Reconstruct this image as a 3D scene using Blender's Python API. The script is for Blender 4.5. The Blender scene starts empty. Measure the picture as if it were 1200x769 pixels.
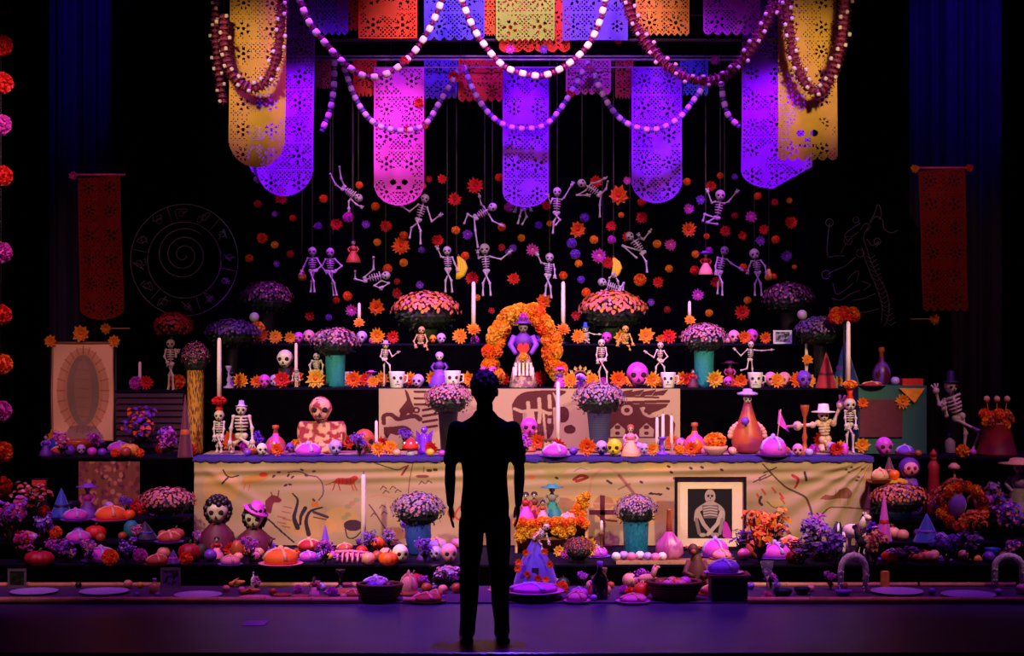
import bpy, math, random
import numpy as np
from mathutils import Vector, Matrix, noise as mnoise

random.seed(11)
PI = math.pi
scn = bpy.context.scene
COL = scn.collection

# ------------------------------------------------------------------ camera, world, lights, exposure
F, CH, CX, CY = 2124.0, 2.07, 600.0, 384.5        # focal length in px of a 1200 px wide frame, camera height
cam = bpy.data.cameras.new('camera'); cam.lens = F * 36 / 1200; cam.sensor_width = 36; cam.sensor_fit = 'HORIZONTAL'
cam.clip_end = 200
camo = bpy.data.objects.new('camera', cam); COL.objects.link(camo)
camo.location = (0, 0, CH); camo.rotation_euler = (PI / 2, 0, 0)
scn.camera = camo
world = bpy.data.worlds.new('dark_theatre'); scn.world = world; world.use_nodes = True
world.node_tree.nodes['Background'].inputs[0].default_value = (0.10, 0.04, 0.25, 1)
world.node_tree.nodes['Background'].inputs[1].default_value = 0.004
scn.view_settings.view_transform = 'Standard'; scn.view_settings.look = 'None'
scn.view_settings.gamma = 1.0; scn.view_settings.use_curve_mapping = False
scn.view_settings.exposure = 0.0

def W(px, py, Y):
    return Vector(((px - CX) * Y / F, Y, CH - (py - CY) * Y / F))
def px2m(n, Y): return n * Y / F

def spot(name, loc, tgt, power, col, deg, blend=0.6, rad=0.12):
    l = bpy.data.lights.new(name, 'SPOT'); l.energy = power; l.color = col
    l.spot_size = math.radians(deg); l.spot_blend = blend; l.shadow_soft_size = rad
    o = bpy.data.objects.new(name, l); COL.objects.link(o); o.location = loc
    o.rotation_euler = (Vector(tgt) - Vector(loc)).to_track_quat('-Z', 'Y').to_euler()
    return o
WARM = (1.0, 0.70, 0.46); VIO = (0.32, 0.03, 1.0); MAG = (0.85, 0.10, 1.0); BLU = (0.10, 0.03, 1.0)
# warm front wash from the house bridge, crossing over both sides of the visitor
spot('warm_wash', (-3.3, 11.0, 4.9), (-0.6, 16.3, 1.0), 1700, WARM, 46, 0.7)
spot('warm_wash', (3.7, 11.0, 4.9), (1.1, 16.3, 1.0), 1700, WARM, 46, 0.7)
spot('field_wash', (0.2, 12.9, 6.4), (0.15, 18.4, 2.75), 620, (1.0, 0.42, 0.42), 50, 0.5)
spot('field_violet', (0.2, 14.6, 6.6), (0.15, 18.5, 2.9), 700, (0.40, 0.08, 1.0), 64, 0.6)
# yellow banners and the upper row of cut paper
spot('amber_special', (-2.6, 12.5, 5.0), (-2.3, 16.0, 4.3), 560, (1.0, 0.72, 0.35), 24, 0.9)
spot('amber_special', (2.9, 12.5, 5.0), (2.6, 16.0, 4.3), 560, (1.0, 0.72, 0.35), 24, 0.9)
spot('row_special', (0.2, 12.5, 5.3), (0.2, 16.4, 4.75), 330, (1.0, 0.6, 0.5), 46, 0.6)
# violet and magenta top light
spot('violet_top', (-1.6, 15.2, 6.6), (-1.4, 16.6, 1.0), 1300, VIO, 48, 0.8)
spot('violet_top', (1.9, 15.2, 6.6), (1.7, 16.6, 1.0), 1300, VIO, 48, 0.8)
spot('magenta_top', (0.2, 14.2, 6.8), (0.2, 16.2, 0.8), 1350, MAG, 60, 0.8)
spot('step_magenta', (-1.7, 13.1, 5.4), (-1.3, 14.6, 0.1), 330, (1.0, 0.22, 0.75), 44, 0.8)
spot('step_magenta', (2.0, 13.1, 5.4), (1.7, 14.6, 0.1), 330, (1.0, 0.22, 0.75), 44, 0.8)
# specials on the hanging paper
spot('magenta_special', (-1.12, 16.8, 5.8), W(467, 172, 18.0), 430, (0.95, 0.20, 0.95), 26, 0.6)
spot('violet_special', (0.13, 16.8, 5.8), W(616, 172, 18.0), 800, (0.44, 0.01, 1.0), 26, 0.6)
spot('violet_special', (1.44, 16.8, 5.8), W(770, 172, 18.0), 800, (0.44, 0.01, 1.0), 26, 0.6)
spot('violet_special', (-2.05, 16.7, 5.8), W(342, 165, 17.8), 800, (0.66, 0.02, 1.0), 26, 0.6)
spot('violet_special', (2.6, 16.7, 5.8), W(903, 160, 17.8), 800, (0.66, 0.02, 1.0), 26, 0.6)
# blue on the masking curtains and violet on the stage floor
spot('blue_curtain', (-3.6, 16.6, 8.2), W(105, 40, 19.3), 420, BLU, 26, 1.0)
spot('blue_curtain', (4.6, 16.6, 8.2), W(1125, 60, 19.3), 620, BLU, 26, 1.0)
spot('violet_floor', (0.0, 12.9, 7.0), (0.1, 13.0, 0.0), 2300, (0.17, 0.01, 1.0), 44, 1.0)
# dim washes on the wings and the side banners
spot('wing_wash', (-4.6, 12.2, 5.0), (-3.7, 15.8, 0.7), 330, (1.0, 0.42, 0.34), 44, 1.0)
spot('wing_wash', (5.0, 12.2, 5.0), (4.1, 15.8, 0.7), 330, (1.0, 0.46, 0.34), 44, 1.0)
spot('wing_violet', (-4.0, 14.2, 6.2), (-3.7, 15.2, 0.2), 520, (0.50, 0.05, 1.0), 50, 1.0)
spot('wing_violet', (4.4, 14.2, 6.2), (4.1, 15.2, 0.2), 520, (0.42, 0.05, 1.0), 50, 1.0)
spot('banner_fill', (-4.2, 14.4, 6.0), W(116, 290, 18.4), 170, (1.0, 0.30, 0.25), 30, 0.8)  # unseen lamps added to brighten the side banners
spot('banner_fill', (4.4, 14.4, 6.0), W(1105, 280, 18.4), 190, (1.0, 0.34, 0.25), 30, 0.8)
spot('strand_fill', (-2.6, 11.2, 4.2), W(0, 250, 13.0), 300, (1.0, 0.40, 0.5), 62, 0.6)  # unseen lamp added to brighten the pompom strand

# ------------------------------------------------------------------ helpers: materials
def lin(c):
    if isinstance(c, str):
        c = [int(c[i:i + 2], 16) / 255 for i in (0, 2, 4)]
        return tuple(x / 12.92 if x <= 0.04045 else ((x + 0.055) / 1.055) ** 2.4 for x in c)
    return tuple(c)
_M = {}
def M(name, col, rough=0.6, metal=0.0, var=0.18, scale=25.0, trans=0.0, bump=0.0, col2=None, sheen=0.0, spec=None):
    if name in _M: return _M[name]
    m = bpy.data.materials.new(name); m.use_nodes = True
    nt = m.node_tree; N = nt.nodes; L = nt.links
    b = N['Principled BSDF']; out = N['Material Output']
    c = lin(col); c2 = lin(col2) if col2 else None
    tc = N.new('ShaderNodeTexCoord'); nz = N.new('ShaderNodeTexNoise'); nz.inputs['Scale'].default_value = scale
    nz.inputs['Detail'].default_value = 3
    L.new(tc.outputs['Object'], nz.inputs['Vector'])
    r = N.new('ShaderNodeValToRGB')
    if c2 is None:
        a0 = [x * (1 - var) for x in c]; a1 = [min(1, x * (1 + var)) for x in c]
        r.color_ramp.elements[0].position = 0.3; r.color_ramp.elements[1].position = 0.7
    else:
        a0, a1 = c, c2
        r.color_ramp.elements[0].position = 0.45; r.color_ramp.elements[1].position = 0.55
    r.color_ramp.elements[0].color = (*a0, 1); r.color_ramp.elements[1].color = (*a1, 1)
    L.new(nz.outputs['Fac'], r.inputs['Fac']); L.new(r.outputs['Color'], b.inputs['Base Color'])
    b.inputs['Roughness'].default_value = rough; b.inputs['Metallic'].default_value = metal
    if spec is not None: b.inputs['Specular IOR Level'].default_value = spec
    if sheen: b.inputs['Sheen Weight'].default_value = sheen
    if bump:
        bp = N.new('ShaderNodeBump'); bp.inputs['Strength'].default_value = bump; bp.inputs['Distance'].default_value = 0.01
        L.new(nz.outputs['Fac'], bp.inputs['Height']); L.new(bp.outputs['Normal'], b.inputs['Normal'])
    if trans:
        t = N.new('ShaderNodeBsdfTranslucent'); L.new(r.outputs['Color'], t.inputs['Color'])
        mx = N.new('ShaderNodeMixShader'); mx.inputs[0].default_value = trans
        L.new(b.outputs[0], mx.inputs[1]); L.new(t.outputs[0], mx.inputs[2]); L.new(mx.outputs[0], out.inputs['Surface'])
    _M[name] = m
    return m
def M_print(name, rough=0.8, weave=300.0):
    if name in _M: return _M[name]
    m = bpy.data.materials.new(name); m.use_nodes = True
    N = m.node_tree.nodes; L = m.node_tree.links; b = N['Principled BSDF']
    a = N.new('ShaderNodeAttribute'); a.attribute_name = 'Print'
    nz = N.new('ShaderNodeTexNoise'); nz.inputs['Scale'].default_value = weave
    tc = N.new('ShaderNodeTexCoord'); L.new(tc.outputs['Object'], nz.inputs['Vector'])
    bp = N.new('ShaderNodeBump'); bp.inputs['Strength'].default_value = 0.15; bp.inputs['Distance'].default_value = 0.004
    L.new(nz.outputs['Fac'], bp.inputs['Height']); L.new(bp.outputs['Normal'], b.inputs['Normal'])
    L.new(a.outputs['Color'], b.inputs['Base Color']); b.inputs['Roughness'].default_value = rough
    _M[name] = m
    return m
def M_checks(name, c1, c2, scale, rough=0.7, kind='wave', dist=0.0, direction='Z'):
    if name in _M: return _M[name]
    m = bpy.data.materials.new(name); m.use_nodes = True
    N = m.node_tree.nodes; L = m.node_tree.links; b = N['Principled BSDF']
    tc = N.new('ShaderNodeTexCoord')
    if kind == 'wave':
        t = N.new('ShaderNodeTexWave'); t.inputs['Scale'].default_value = scale; t.inputs['Distortion'].default_value = dist
        t.bands_direction = direction; fac = t.outputs['Fac']; t.inputs['Detail Scale'].default_value = 1.5
    else:
        t = N.new('ShaderNodeTexVoronoi'); t.inputs['Scale'].default_value = scale; fac = t.outputs['Distance']
    L.new(tc.outputs['Object'], t.inputs['Vector'])
    r = N.new('ShaderNodeValToRGB'); r.color_ramp.elements[0].position = 0.38; r.color_ramp.elements[1].position = 0.5
    r.color_ramp.elements[0].color = (*lin(c1), 1); r.color_ramp.elements[1].color = (*lin(c2), 1)
    L.new(fac, r.inputs['Fac']); L.new(r.outputs['Color'], b.inputs['Base Color']); b.inputs['Roughness'].default_value = rough
    _M[name] = m
    return m

PAL = dict(amber='ff9a1e', orange='ff6a14', red='d8221a', crimson='a81220', magenta='d040c8', violet='7a3cd0', pink='f08ab0',
           gold='f0b830', bone='e8dcc0', cream='f2e4c4', tan='cda06c', brown='6b3c22', black='0c0a0e', navy='141432', teal='1f8a8a',
           blue='2a4cc0', green='2c5a2a', leaf='1e3818', rust='b0502a', lilac='b898e0', white='f0ecec', purple='5a2090',
           clay='b05a3a', peach='f0a888', yellow='f4cc20', grey='8a8890', maroon='5a1430', wood='8a5a38')
def mat(c, **k):
    return M(c + '_' + '_'.join(f'{a}{b}' for a, b in sorted(k.items())) if k else c, PAL[c], **k)
def petal_mat(c): return M('petal_' + c, PAL[c], rough=0.6, trans=0.25, var=0.25, scale=9)

# ------------------------------------------------------------------ helpers: mesh builder
class MB:
    def __init__(s): s.v = []; s.f = []; s.m = []
    def add(s, vs, fs, mi=0):
        o = len(s.v); s.v += [tuple(p) for p in vs]
        for f in fs: s.f.append(tuple(i + o for i in f)); s.m.append(mi)
        return s
    def sphere(s, c, r, seg=10, ring=6, mi=0, mtx=None, fn=None):
        if not hasattr(r, '__len__'): r = (r, r, r)
        vs = [(0, 0, -1)]
        for j in range(1, ring):
            a = -PI / 2 + PI * j / ring
            for i in range(seg):
                b = 2 * PI * i / seg; vs.append((math.cos(a) * math.cos(b), math.cos(a) * math.sin(b), math.sin(a)))
        vs.append((0, 0, 1)); n = len(vs) - 1
        fs = [(0, 1 + (i + 1) % seg, 1 + i) for i in range(seg)]
        for j in range(ring - 2):
            for i in range(seg):
                a0 = 1 + j * seg + i; a1 = 1 + j * seg + (i + 1) % seg
                fs.append((a0, a1, a1 + seg, a0 + seg))
        k = 1 + (ring - 2) * seg
        fs += [(k + i, k + (i + 1) % seg, n) for i in range(seg)]
        out = []
        for p in vs:
            q = Vector(fn(*p)) if fn else Vector(p)
            q = Vector((q.x * r[0], q.y * r[1], q.z * r[2]))
            if mtx: q = mtx @ q
            out.append(q + Vector(c))
        return s.add(out, fs, mi)
    def tube(s, pts, r, seg=6, mi=0, cap=True):
        pts = [Vector(p) for p in pts]; n = len(pts)
        rs = r if hasattr(r, '__len__') else [r] * n
        vs = []; up = None
        for i, p in enumerate(pts):
            d = (pts[min(i + 1, n - 1)] - pts[max(i - 1, 0)])
            d = d.normalized() if d.length > 1e-9 else Vector((0, 0, 1))
            if up is None:
                up = Vector((0, 0, 1)) if abs(d.z) < 0.9 else Vector((1, 0, 0))
            a = d.cross(up)
            if a.length < 1e-5: a = d.cross(Vector((0, 1, 0.2)))
            a.normalize(); b = a.cross(d).normalized(); up = b
            for k in range(seg):
                t = 2 * PI * k / seg; vs.append(p + (a * math.cos(t) + b * math.sin(t)) * rs[i])
        fs = []
        for i in range(n - 1):
            for k in range(seg):
                a0 = i * seg + k; a1 = i * seg + (k + 1) % seg
                fs.append((a0, a0 + seg, a1 + seg, a1))
        if cap:
            fs.append(tuple(range(seg))); fs.append(tuple(reversed(range((n - 1) * seg, n * seg))))
        return s.add(vs, fs, mi)
    def lathe(s, prof, c=(0, 0, 0), seg=14, mi=0, fn=None, cap=True):
        vs = []; n = len(prof)
        for (r, z) in prof:
            for k in range(seg):
                t = 2 * PI * k / seg; rr = r * (fn(t, z) if fn else 1)
                vs.append((c[0] + rr * math.cos(t), c[1] + rr * math.sin(t), c[2] + z))
        fs = []
        for i in range(n - 1):
            for k in range(seg):
                a0 = i * seg + k; a1 = i * seg + (k + 1) % seg
                fs.append((a0, a1, a1 + seg, a0 + seg))
        if cap:
            fs.append(tuple(reversed(range(seg)))); fs.append(tuple(range((n - 1) * seg, n * seg)))
        return s.add(vs, fs, mi)
    def box(s, c, d, mi=0, mtx=None):
        vs = []
        for x in (-.5, .5):
            for y in (-.5, .5):
                for z in (-.5, .5):
                    q = Vector((x * d[0], y * d[1], z * d[2]))
                    if mtx: q = mtx @ q
                    vs.append(q + Vector(c))
        return s.add(vs, [(0, 1, 3, 2), (4, 6, 7, 5), (0, 4, 5, 1), (2, 3, 7, 6), (0, 2, 6, 4), (1, 5, 7, 3)], mi)
    def prism(s, poly, y0, y1, mi=0):                 # outline in x, z
        n = len(poly); vs = [(x, y0, z) for x, z in poly] + [(x, y1, z) for x, z in poly]
        fs = [tuple(range(n)), tuple(reversed(range(n, 2 * n)))]
        fs += [(i, i + n, (i + 1) % n + n, (i + 1) % n) for i in range(n)]
        return s.add(vs, fs, mi)
    def petal(s, c, d, side, nrm, ln, wd, mi=0, cup=0.15, base=0.0):
        c = Vector(c); d = Vector(d); side = Vector(side); nrm = Vector(nrm)
        p0 = c + d * base; tip = c + d * ln + nrm * cup * ln; mid = c + d * (base + (ln - base) * .55) + nrm * cup * ln * .35
        return s.add([p0, mid + side * wd + nrm * wd * .3, tip, mid - side * wd + nrm * wd * .3, mid],
                     [(0, 1, 4), (1, 2, 4), (2, 3, 4), (3, 0, 4)], mi)
    def mesh(s, name, mats, smooth=True):
        me = bpy.data.meshes.new(name); me.from_pydata(s.v, [], s.f)
        mats = mats if isinstance(mats, (list, tuple)) else [mats]
        for m in mats: me.materials.append(m)
        if len(mats) > 1: me.polygons.foreach_set('material_index', s.m)
        if smooth: me.polygons.foreach_set('use_smooth', [True] * len(s.f))
        me.update(); return me

def obj(name, me, parent=None, loc=(0, 0, 0), rot=(0, 0, 0), scale=1.0):
    o = bpy.data.objects.new(name, me); COL.objects.link(o)
    o.location = loc; o.rotation_euler = rot
    o.scale = scale if hasattr(scale, '__len__') else (scale, scale, scale)
    if parent: o.parent = parent
    return o
def tag(o, label, cat, group=None, kind=None):
    o['label'] = label; o['category'] = cat
    if group: o['group'] = group
    if kind: o['kind'] = kind
    return o
def thing(name, label, cat, loc=(0, 0, 0), rot=(0, 0, 0), scale=1.0, group=None):
    return tag(obj(name, None, None, loc, rot, scale), label, cat, group)
def struct(name, me, label, loc=(0, 0, 0)):
    o = obj(name, me, None, loc); o['kind'] = 'structure'; o['label'] = label; o['category'] = 'stage'
    return o
def build(mb, name, mats, parent=None, smooth=True, **k):
    return obj(name, mb.mesh(name, mats, smooth), parent, **k)

# prototypes: list of (name, mesh, parent index or None, label); entry 0 with mesh None is an Empty
PROTO = {}
def proto(key, fn, *a):
    if key not in PROTO: PROTO[key] = fn(*a)
    return PROTO[key]
SURF_OF = {}
def inst(pr, name, label, cat, loc, scale=1.0, rot=(0, 0, 0), group=None):
    os_ = []
    for i, e in enumerate(pr):
        if i == 0:
            o = tag(obj(name, e[1], None, loc, rot, scale), label, cat, group)
        else:
            o = obj(e[0], e[1], os_[e[2] or 0])
            if len(e) > 3: o['label'] = e[3]
            if e[0] == 'blooms': o['kind'] = 'stuff'
        os_.append(o)
    return os_[0]

# ------------------------------------------------------------------ labels that single things out
LM = []                                                # landmarks: px, py, phrase
USED = set()
def lm(px, py, phrase): LM.append((px, py, phrase))
def where(px, py, q):
    dx, dy = px - q[0], py - q[1]
    h = 'right' if dx > 0 else 'left'; v = 'below' if dy > 0 else 'above'
    if abs(dx) > 2.2 * abs(dy): return f'{h} of {q[2]}'
    if abs(dy) > 2.2 * abs(dx): return f'{v} {q[2]}'
    return f'{v} and {h} of {q[2]}'
def auto(desc, px, py, pre='just'):
    near = sorted(LM, key=lambda q: (q[0] - px) ** 2 + (q[1] - py) ** 2)
    near = [q for q in near if (q[0] - px) ** 2 + (q[1] - py) ** 2 > 30]
    for q in near[:9]:
        l = f'{desc} {where(px, py, q)}'
        if l not in USED and len(l.split()) <= 16:
            USED.add(l); return l
    for a in near[:4]:
        for b in near[:9]:
            if a is b: continue
            l = f'{desc} {where(px, py, a)}, toward {b[2]}'
            if l not in USED and len(l.split()) <= 16:
                USED.add(l); return l
    return f'{desc} {where(px, py, near[0])}'

# ------------------------------------------------------------------ surfaces things stand on: z, nearest and farthest depth
SURF = dict(floor=(0.0, 12.4, 14.42), step=(0.175, 14.53, 15.68), table=(0.952, 15.82, 16.64), t2=(1.516, 16.74, 17.26),
            t3=(1.919, 17.34, 17.86), r1=(0.31, 14.9, 15.2), r2=(0.45, 15.28, 15.78), plat=(0.94, 15.86, 16.6), mat=(0.012, 13.66, 14.4),
            crate=(1.50, 16.62, 16.95))
def on(px, s, d=None, py=None):
    z, y0, y1 = SURF[s]
    if d is None: Y = min(max((CH - z) * F / max(py - CY, 1), y0), y1)
    else: Y = y0 + (y1 - y0) * d
    return Vector(((px - CX) * Y / F, Y, z))
# ------------------------------------------------------------------ printed cloth: a small rasteriser writing a colour attribute
class Canvas:
    def __init__(s, w, h, bg):
        s.w, s.h = w, h; s.a = np.zeros((h, w, 3)); s.a[:] = lin(bg)
        s.yy, s.xx = np.mgrid[0:h, 0:w].astype(float)
    def put(s, mask, c, al=1.0):
        s.a[mask] = s.a[mask] * (1 - al) + np.array(lin(c)) * al
    def poly(s, pts, c, al=1.0):
        x, y = s.xx, s.yy; inside = np.zeros(x.shape, bool); n = len(pts)
        for i in range(n):
            x0, y0 = pts[i]; x1, y1 = pts[(i + 1) % n]
            if y0 == y1: continue
            cnd = ((y0 > y) != (y1 > y)) & (x < (x1 - x0) * (y - y0) / (y1 - y0) + x0)
            inside ^= cnd
        s.put(inside, c, al); return s
    def ell(s, cx, cy, rx, ry, c, al=1.0, rot=0.0):
        dx, dy = s.xx - cx, s.yy - cy; ca, sa = math.cos(rot), math.sin(rot)
        u, v = dx * ca + dy * sa, -dx * sa + dy * ca
        s.put((u / rx) ** 2 + (v / ry) ** 2 < 1, c, al); return s
    def line(s, pts, wd, c, al=1.0):
        m = np.zeros(s.xx.shape, bool); n = len(pts) - 1
        for i in range(n):
            x0, y0 = pts[i]; x1, y1 = pts[i + 1]
            dx, dy = x1 - x0, y1 - y0; L2 = dx * dx + dy * dy + 1e-9
            t = np.clip(((s.xx - x0) * dx + (s.yy - y0) * dy) / L2, 0, 1)
            w_ = wd if not hasattr(wd, '__len__') else wd[0] + (wd[1] - wd[0]) * (i + t) / n
            m |= (s.xx - x0 - t * dx) ** 2 + (s.yy - y0 - t * dy) ** 2 < (np.asarray(w_) / 2) ** 2
        s.put(m, c, al); return s
def spline(pts, n=8):
    P = [np.array(p, float) for p in pts]; P = [2 * P[0] - P[1]] + P + [2 * P[-1] - P[-2]]; out = []
    for i in range(1, len(P) - 2):
        p0, p1, p2, p3 = P[i - 1:i + 3]
        for k in range(n):
            t = k / n
            out.append(0.5 * (2 * p1 + (p2 - p0) * t + (2 * p0 - 5 * p1 + 4 * p2 - p3) * t * t + (3 * p1 - p0 - 3 * p2 + p3) * t ** 3))
    out.append(P[-2]); return [tuple(q) for q in out]
def grid_mesh(name, pos, mats, keep=None, colours=None, smooth=True):
    """pos: (h, w, 3) vertex grid; keep: (h-1, w-1) bool of faces kept"""
    h, w = pos.shape[:2]; idx = np.arange(h * w).reshape(h, w)
    q = np.stack([idx[1:, :-1], idx[1:, 1:], idx[:-1, 1:], idx[:-1, :-1]], -1)
    q = q[keep] if keep is not None else q.reshape(-1, 4)
    used = np.unique(q); remap = np.full(h * w, -1); remap[used] = np.arange(len(used)); q = remap[q]
    me = bpy.data.meshes.new(name); V = pos.reshape(-1, 3)[used]
    me.vertices.add(len(V)); me.vertices.foreach_set('co', V.astype(np.float32).ravel())
    me.loops.add(len(q) * 4); me.loops.foreach_set('vertex_index', q.astype(np.int32).ravel())
    me.polygons.add(len(q)); me.polygons.foreach_set('loop_start', np.arange(0, len(q) * 4, 4, dtype=np.int32))
    if smooth: me.polygons.foreach_set('use_smooth', np.ones(len(q), bool))
    for m in (mats if isinstance(mats, (list, tuple)) else [mats]): me.materials.append(m)
    me.update(calc_edges=True); me.validate()
    if colours is not None:
        at_ = me.color_attributes.new('Print', 'FLOAT_COLOR', 'POINT')
        c = np.ones((len(V), 4), np.float32); c[:, :3] = colours.reshape(-1, 3)[used]; at_.data.foreach_set('color', c.ravel())
    return me

# ------------------------------------------------------------------ the stage
BLACKCLOTH = M('black_cloth', '040306', rough=1.0, var=0.2, scale=8, spec=0.0)
NAVYCLOTH = M('navy_velour', '201c48', rough=0.95, var=0.2, scale=6)
b = MB(); b.box((0, 16.0, -0.5), (20, 8.9, 1.0))
struct('floor', b.mesh('floor', M('stage_floor', '3c3a58', rough=0.42, var=0.25, scale=2.2, bump=0.02), False), 'dark painted stage floor washed in violet light')
b = MB(); b.tube([(-10, 11.55, -0.012), (10, 11.55, -0.012)], 0.014, 10)
struct('trim_1', b.mesh('trim_1', M('mirror_strip_metal', 'b0b0b8', rough=0.22, metal=1.0)), 'polished metal strip added along the stage edge to mirror altar colours')  # strip put in so its reflections suggest coloured streaks
b = MB(); b.box((0, 20.4, 4.5), (20, 0.1, 9.0))
struct('wall_back', b.mesh('wall_back', BLACKCLOTH, False), 'black rear wall of the stage')

def curtain(name, label, x0, x1, Y, m, folds, amp, z0=0.0, z1=7.5):
    w, h = 160, 30
    u = np.linspace(0, 1, w)[None, :].repeat(h, 0); v = np.linspace(0, 1, h)[:, None].repeat(w, 1)
    y = Y + amp * np.sin(u * folds * 2 * PI + 0.6 * np.sin(u * 17)) * (0.75 + 0.25 * v) + 0.02 * np.sin(u * 61)
    pos = np.stack([x0 + (x1 - x0) * u, y, z1 + (z0 - z1) * v], -1)
    return tag(obj(name, grid_mesh(name, pos, m)), label, 'curtain')
c0, c1 = W(58, 0, 19.3).x, W(175, 0, 19.3).x
curtain('stage_curtain', 'dark pleated curtain catching blue light behind the left red banner', c0, c1, 19.3, NAVYCLOTH, 5, 0.09)
c0, c1 = W(1045, 0, 19.3).x, W(1172, 0, 19.3).x
curtain('stage_curtain', 'dark pleated curtain catching blue light behind the right red banner', c0, c1, 19.3, NAVYCLOTH, 5, 0.09)
# flat backdrop cloth the flowers are pinned to
w, h = 90, 40
u = np.linspace(0, 1, w)[None, :].repeat(h, 0); v = np.linspace(0, 1, h)[:, None].repeat(w, 1)
bx0, bx1 = W(132, 0, 18.62).x, W(1066, 0, 18.62).x
pos = np.stack([bx0 + (bx1 - bx0) * u, 18.62 + 0.008 * np.sin(u * 40), 7.0 - 7.0 * v], -1)
tag(obj('backdrop_cloth', grid_mesh('backdrop_cloth', pos, M('backdrop_navy', '030207', rough=1.0, var=0.2, scale=4, spec=0.0))),
    'wide black backdrop cloth with paper flowers pinned across it', 'backdrop')

def riser(name, label, px0, px1, Y0, Y1, z0, z1, m, cat='riser'):
    x0, x1 = W(px0, 0, Y0).x, W(px1, 0, Y0).x
    t = thing(name, label, cat, ((x0 + x1) / 2, Y0, z0))
    b = MB(); b.box((0, (Y1 - Y0) / 2 - .002, (z1 - z0) / 2 - 0.008), (x1 - x0, Y1 - Y0 - .006, z1 - z0 - 0.016)); build(b, 'body', m, t, False)
    b = MB(); b.box((0, (Y1 - Y0) / 2 - .004, z1 - z0 - 0.008), (x1 - x0 + 0.004, Y1 - Y0 - 0.002, 0.016)); build(b, 'top', M('riser_top', '0c081c', rough=0.8, spec=.1), t, False)
    return t
riser('low_step', 'long low black step running the whole width of the altar front', -60, 1270, 14.5, 17.2, 0, 0.175, BLACKCLOTH)
riser('display_riser', 'black riser of the middle altar shelf behind the long table', 262, 1004, 16.7, 17.3, 0.175, 1.516, BLACKCLOTH)
riser('display_riser', 'black riser of the topmost altar shelf under the two orange chrysanthemums', 296, 946, 17.3, 17.9, 0.175, 1.919, BLACKCLOTH)
for sgn, (a, c) in (('left', (-40, 214)), ('right', (1040, 1240))):
    riser('display_riser', f'lowest black side riser at the {sgn} end of the altar', a, c, 14.87, 15.25, 0.175, 0.31, BLACKCLOTH)
    riser('display_riser', f'middle black side riser at the {sgn} end of the altar', a, c, 15.25, 15.83, 0.175, 0.45, BLACKCLOTH)
    riser('display_riser', f'tall black side platform at the {sgn} end of the altar', 48 if sgn == 'left' else a, c, 15.83, 16.68, 0.175, 0.94, BLACKCLOTH)
# the long altar table
TX0, TX1 = W(228, 0, 15.75).x, W(1022, 0, 15.75).x
t = thing('altar_table', 'long wooden altar table hidden under the painted tan cloth', 'table', ((TX0 + TX1) / 2, 16.2, 0.175))
b = MB(); b.box((0, 0, 0.752), (TX1 - TX0 - .04, 0.84, 0.03)); build(b, 'tabletop', mat('wood'), t, False)
for sx in (-1, 1):
    for sy in (-1, 1):
        b = MB(); b.box((sx * 2.8, sy * 0.34, 0.37), (0.07, 0.07, 0.74)); build(b, 'leg', mat('wood'), t, False)

# painted tablecloth, canvas in photograph pixels (x - 228, y - 534), two texels per pixel
K = 2
cw, chh = 794 * K, 108 * K
cv = Canvas(cw, chh, 'a89468')
def q(px, py): return ((px - 228) * K, (py - 534) * K)
def qs(pts): return [q(*p) for p in pts]
rs = np.random.RandomState(3)
for _ in range(26):                                    # dye mottling, uneven natural tan
    cv.ell(*[c_ for c_ in (rs.uniform(0, cw), rs.uniform(0, chh))], rs.uniform(60, 160), rs.uniform(20, 60), ['aa8c74', 'a89664', 'ac9c70', '9a865e'][rs.randint(4)], 0.22)
for (x, y, rx, ry) in ((365, 618, 30, 14), (400, 610, 20, 16), (690, 588, 60, 8), (740, 600, 50, 18), (260, 570, 22, 20), (770, 545, 18, 6)):
    cv.ell(*q(x, y), rx * K, ry * K, 'd8a020', 0.30)
INK = '4a2a2a'; REDP = 'a02818'; DK = '241a24'
def beast(x, y, L, c, flip=1, stripes=True):           # a striped running animal in flat paint
    f = flip
    cv.poly(qs(spline([(x - .5 * L * f, y), (x - .3 * L * f, y - .2 * L), (x + .1 * L * f, y - .2 * L), (x + .38 * L * f, y - .3 * L), (x + .5 * L * f, y - .2 * L), (x + .4 * L * f, y - .08 * L), (x + .25 * L * f, y + .08 * L), (x - .2 * L * f, y + .05 * L)], 4)), c)
    for (a, e) in ((-.4, -.5), (-.28, -.2), (.22, .32), (.32, .45)):
        cv.line(qs([(x + a * L * f, y), (x + (a + e) / 2 * L * f, y + .18 * L), (x + e * L * f, y + .3 * L)]), 2.6 * K / 2, c)
    cv.line(qs(spline([(x - .48 * L * f, y - .05 * L), (x - .65 * L * f, y + .05 * L), (x - .8 * L * f, y + .08 * L)])), 2 * K / 2, c)
    if stripes:
        for a in (-.25, -.1, .05, .2): cv.line(qs([(x + a * L * f, y - .2 * L), (x + a * L * f, y + .04 * L)]), 1.2, '301010')
beast(405, 565, 30, REDP)
cv.poly(qs(spline([(285, 558), (300, 555), (315, 553), (310, 562), (292, 566), (284, 566)], 4)), 'b08030'); cv.ell(*q(309, 555), 10, 6, 'c03020')
for a in ((288, 566, 286, 573), (293, 567, 292, 574)): cv.line(qs([a[:2], a[2:]]), 2, 'c05020')
cv.line(qs(spline([(262, 549), (266, 556), (272, 558), (280, 556)])), 3, DK); cv.line(qs([(261, 566), (268, 558)]), 4, DK)
cv.line(qs(spline([(338, 552), (350, 551), (362, 556), (372, 558), (378, 566), (379, 578), (374, 586)])), 3, '5a3a4a')
for (x, y) in ((321, 557), (327, 552), (338, 556), (343, 558), (354, 549), (359, 556), (368, 551), (335, 568), (340, 567), (368, 586)):
    cv.ell(*q(x, y), 5, 2.6, '402434', rot=rs.uniform(-1, 1))
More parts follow.
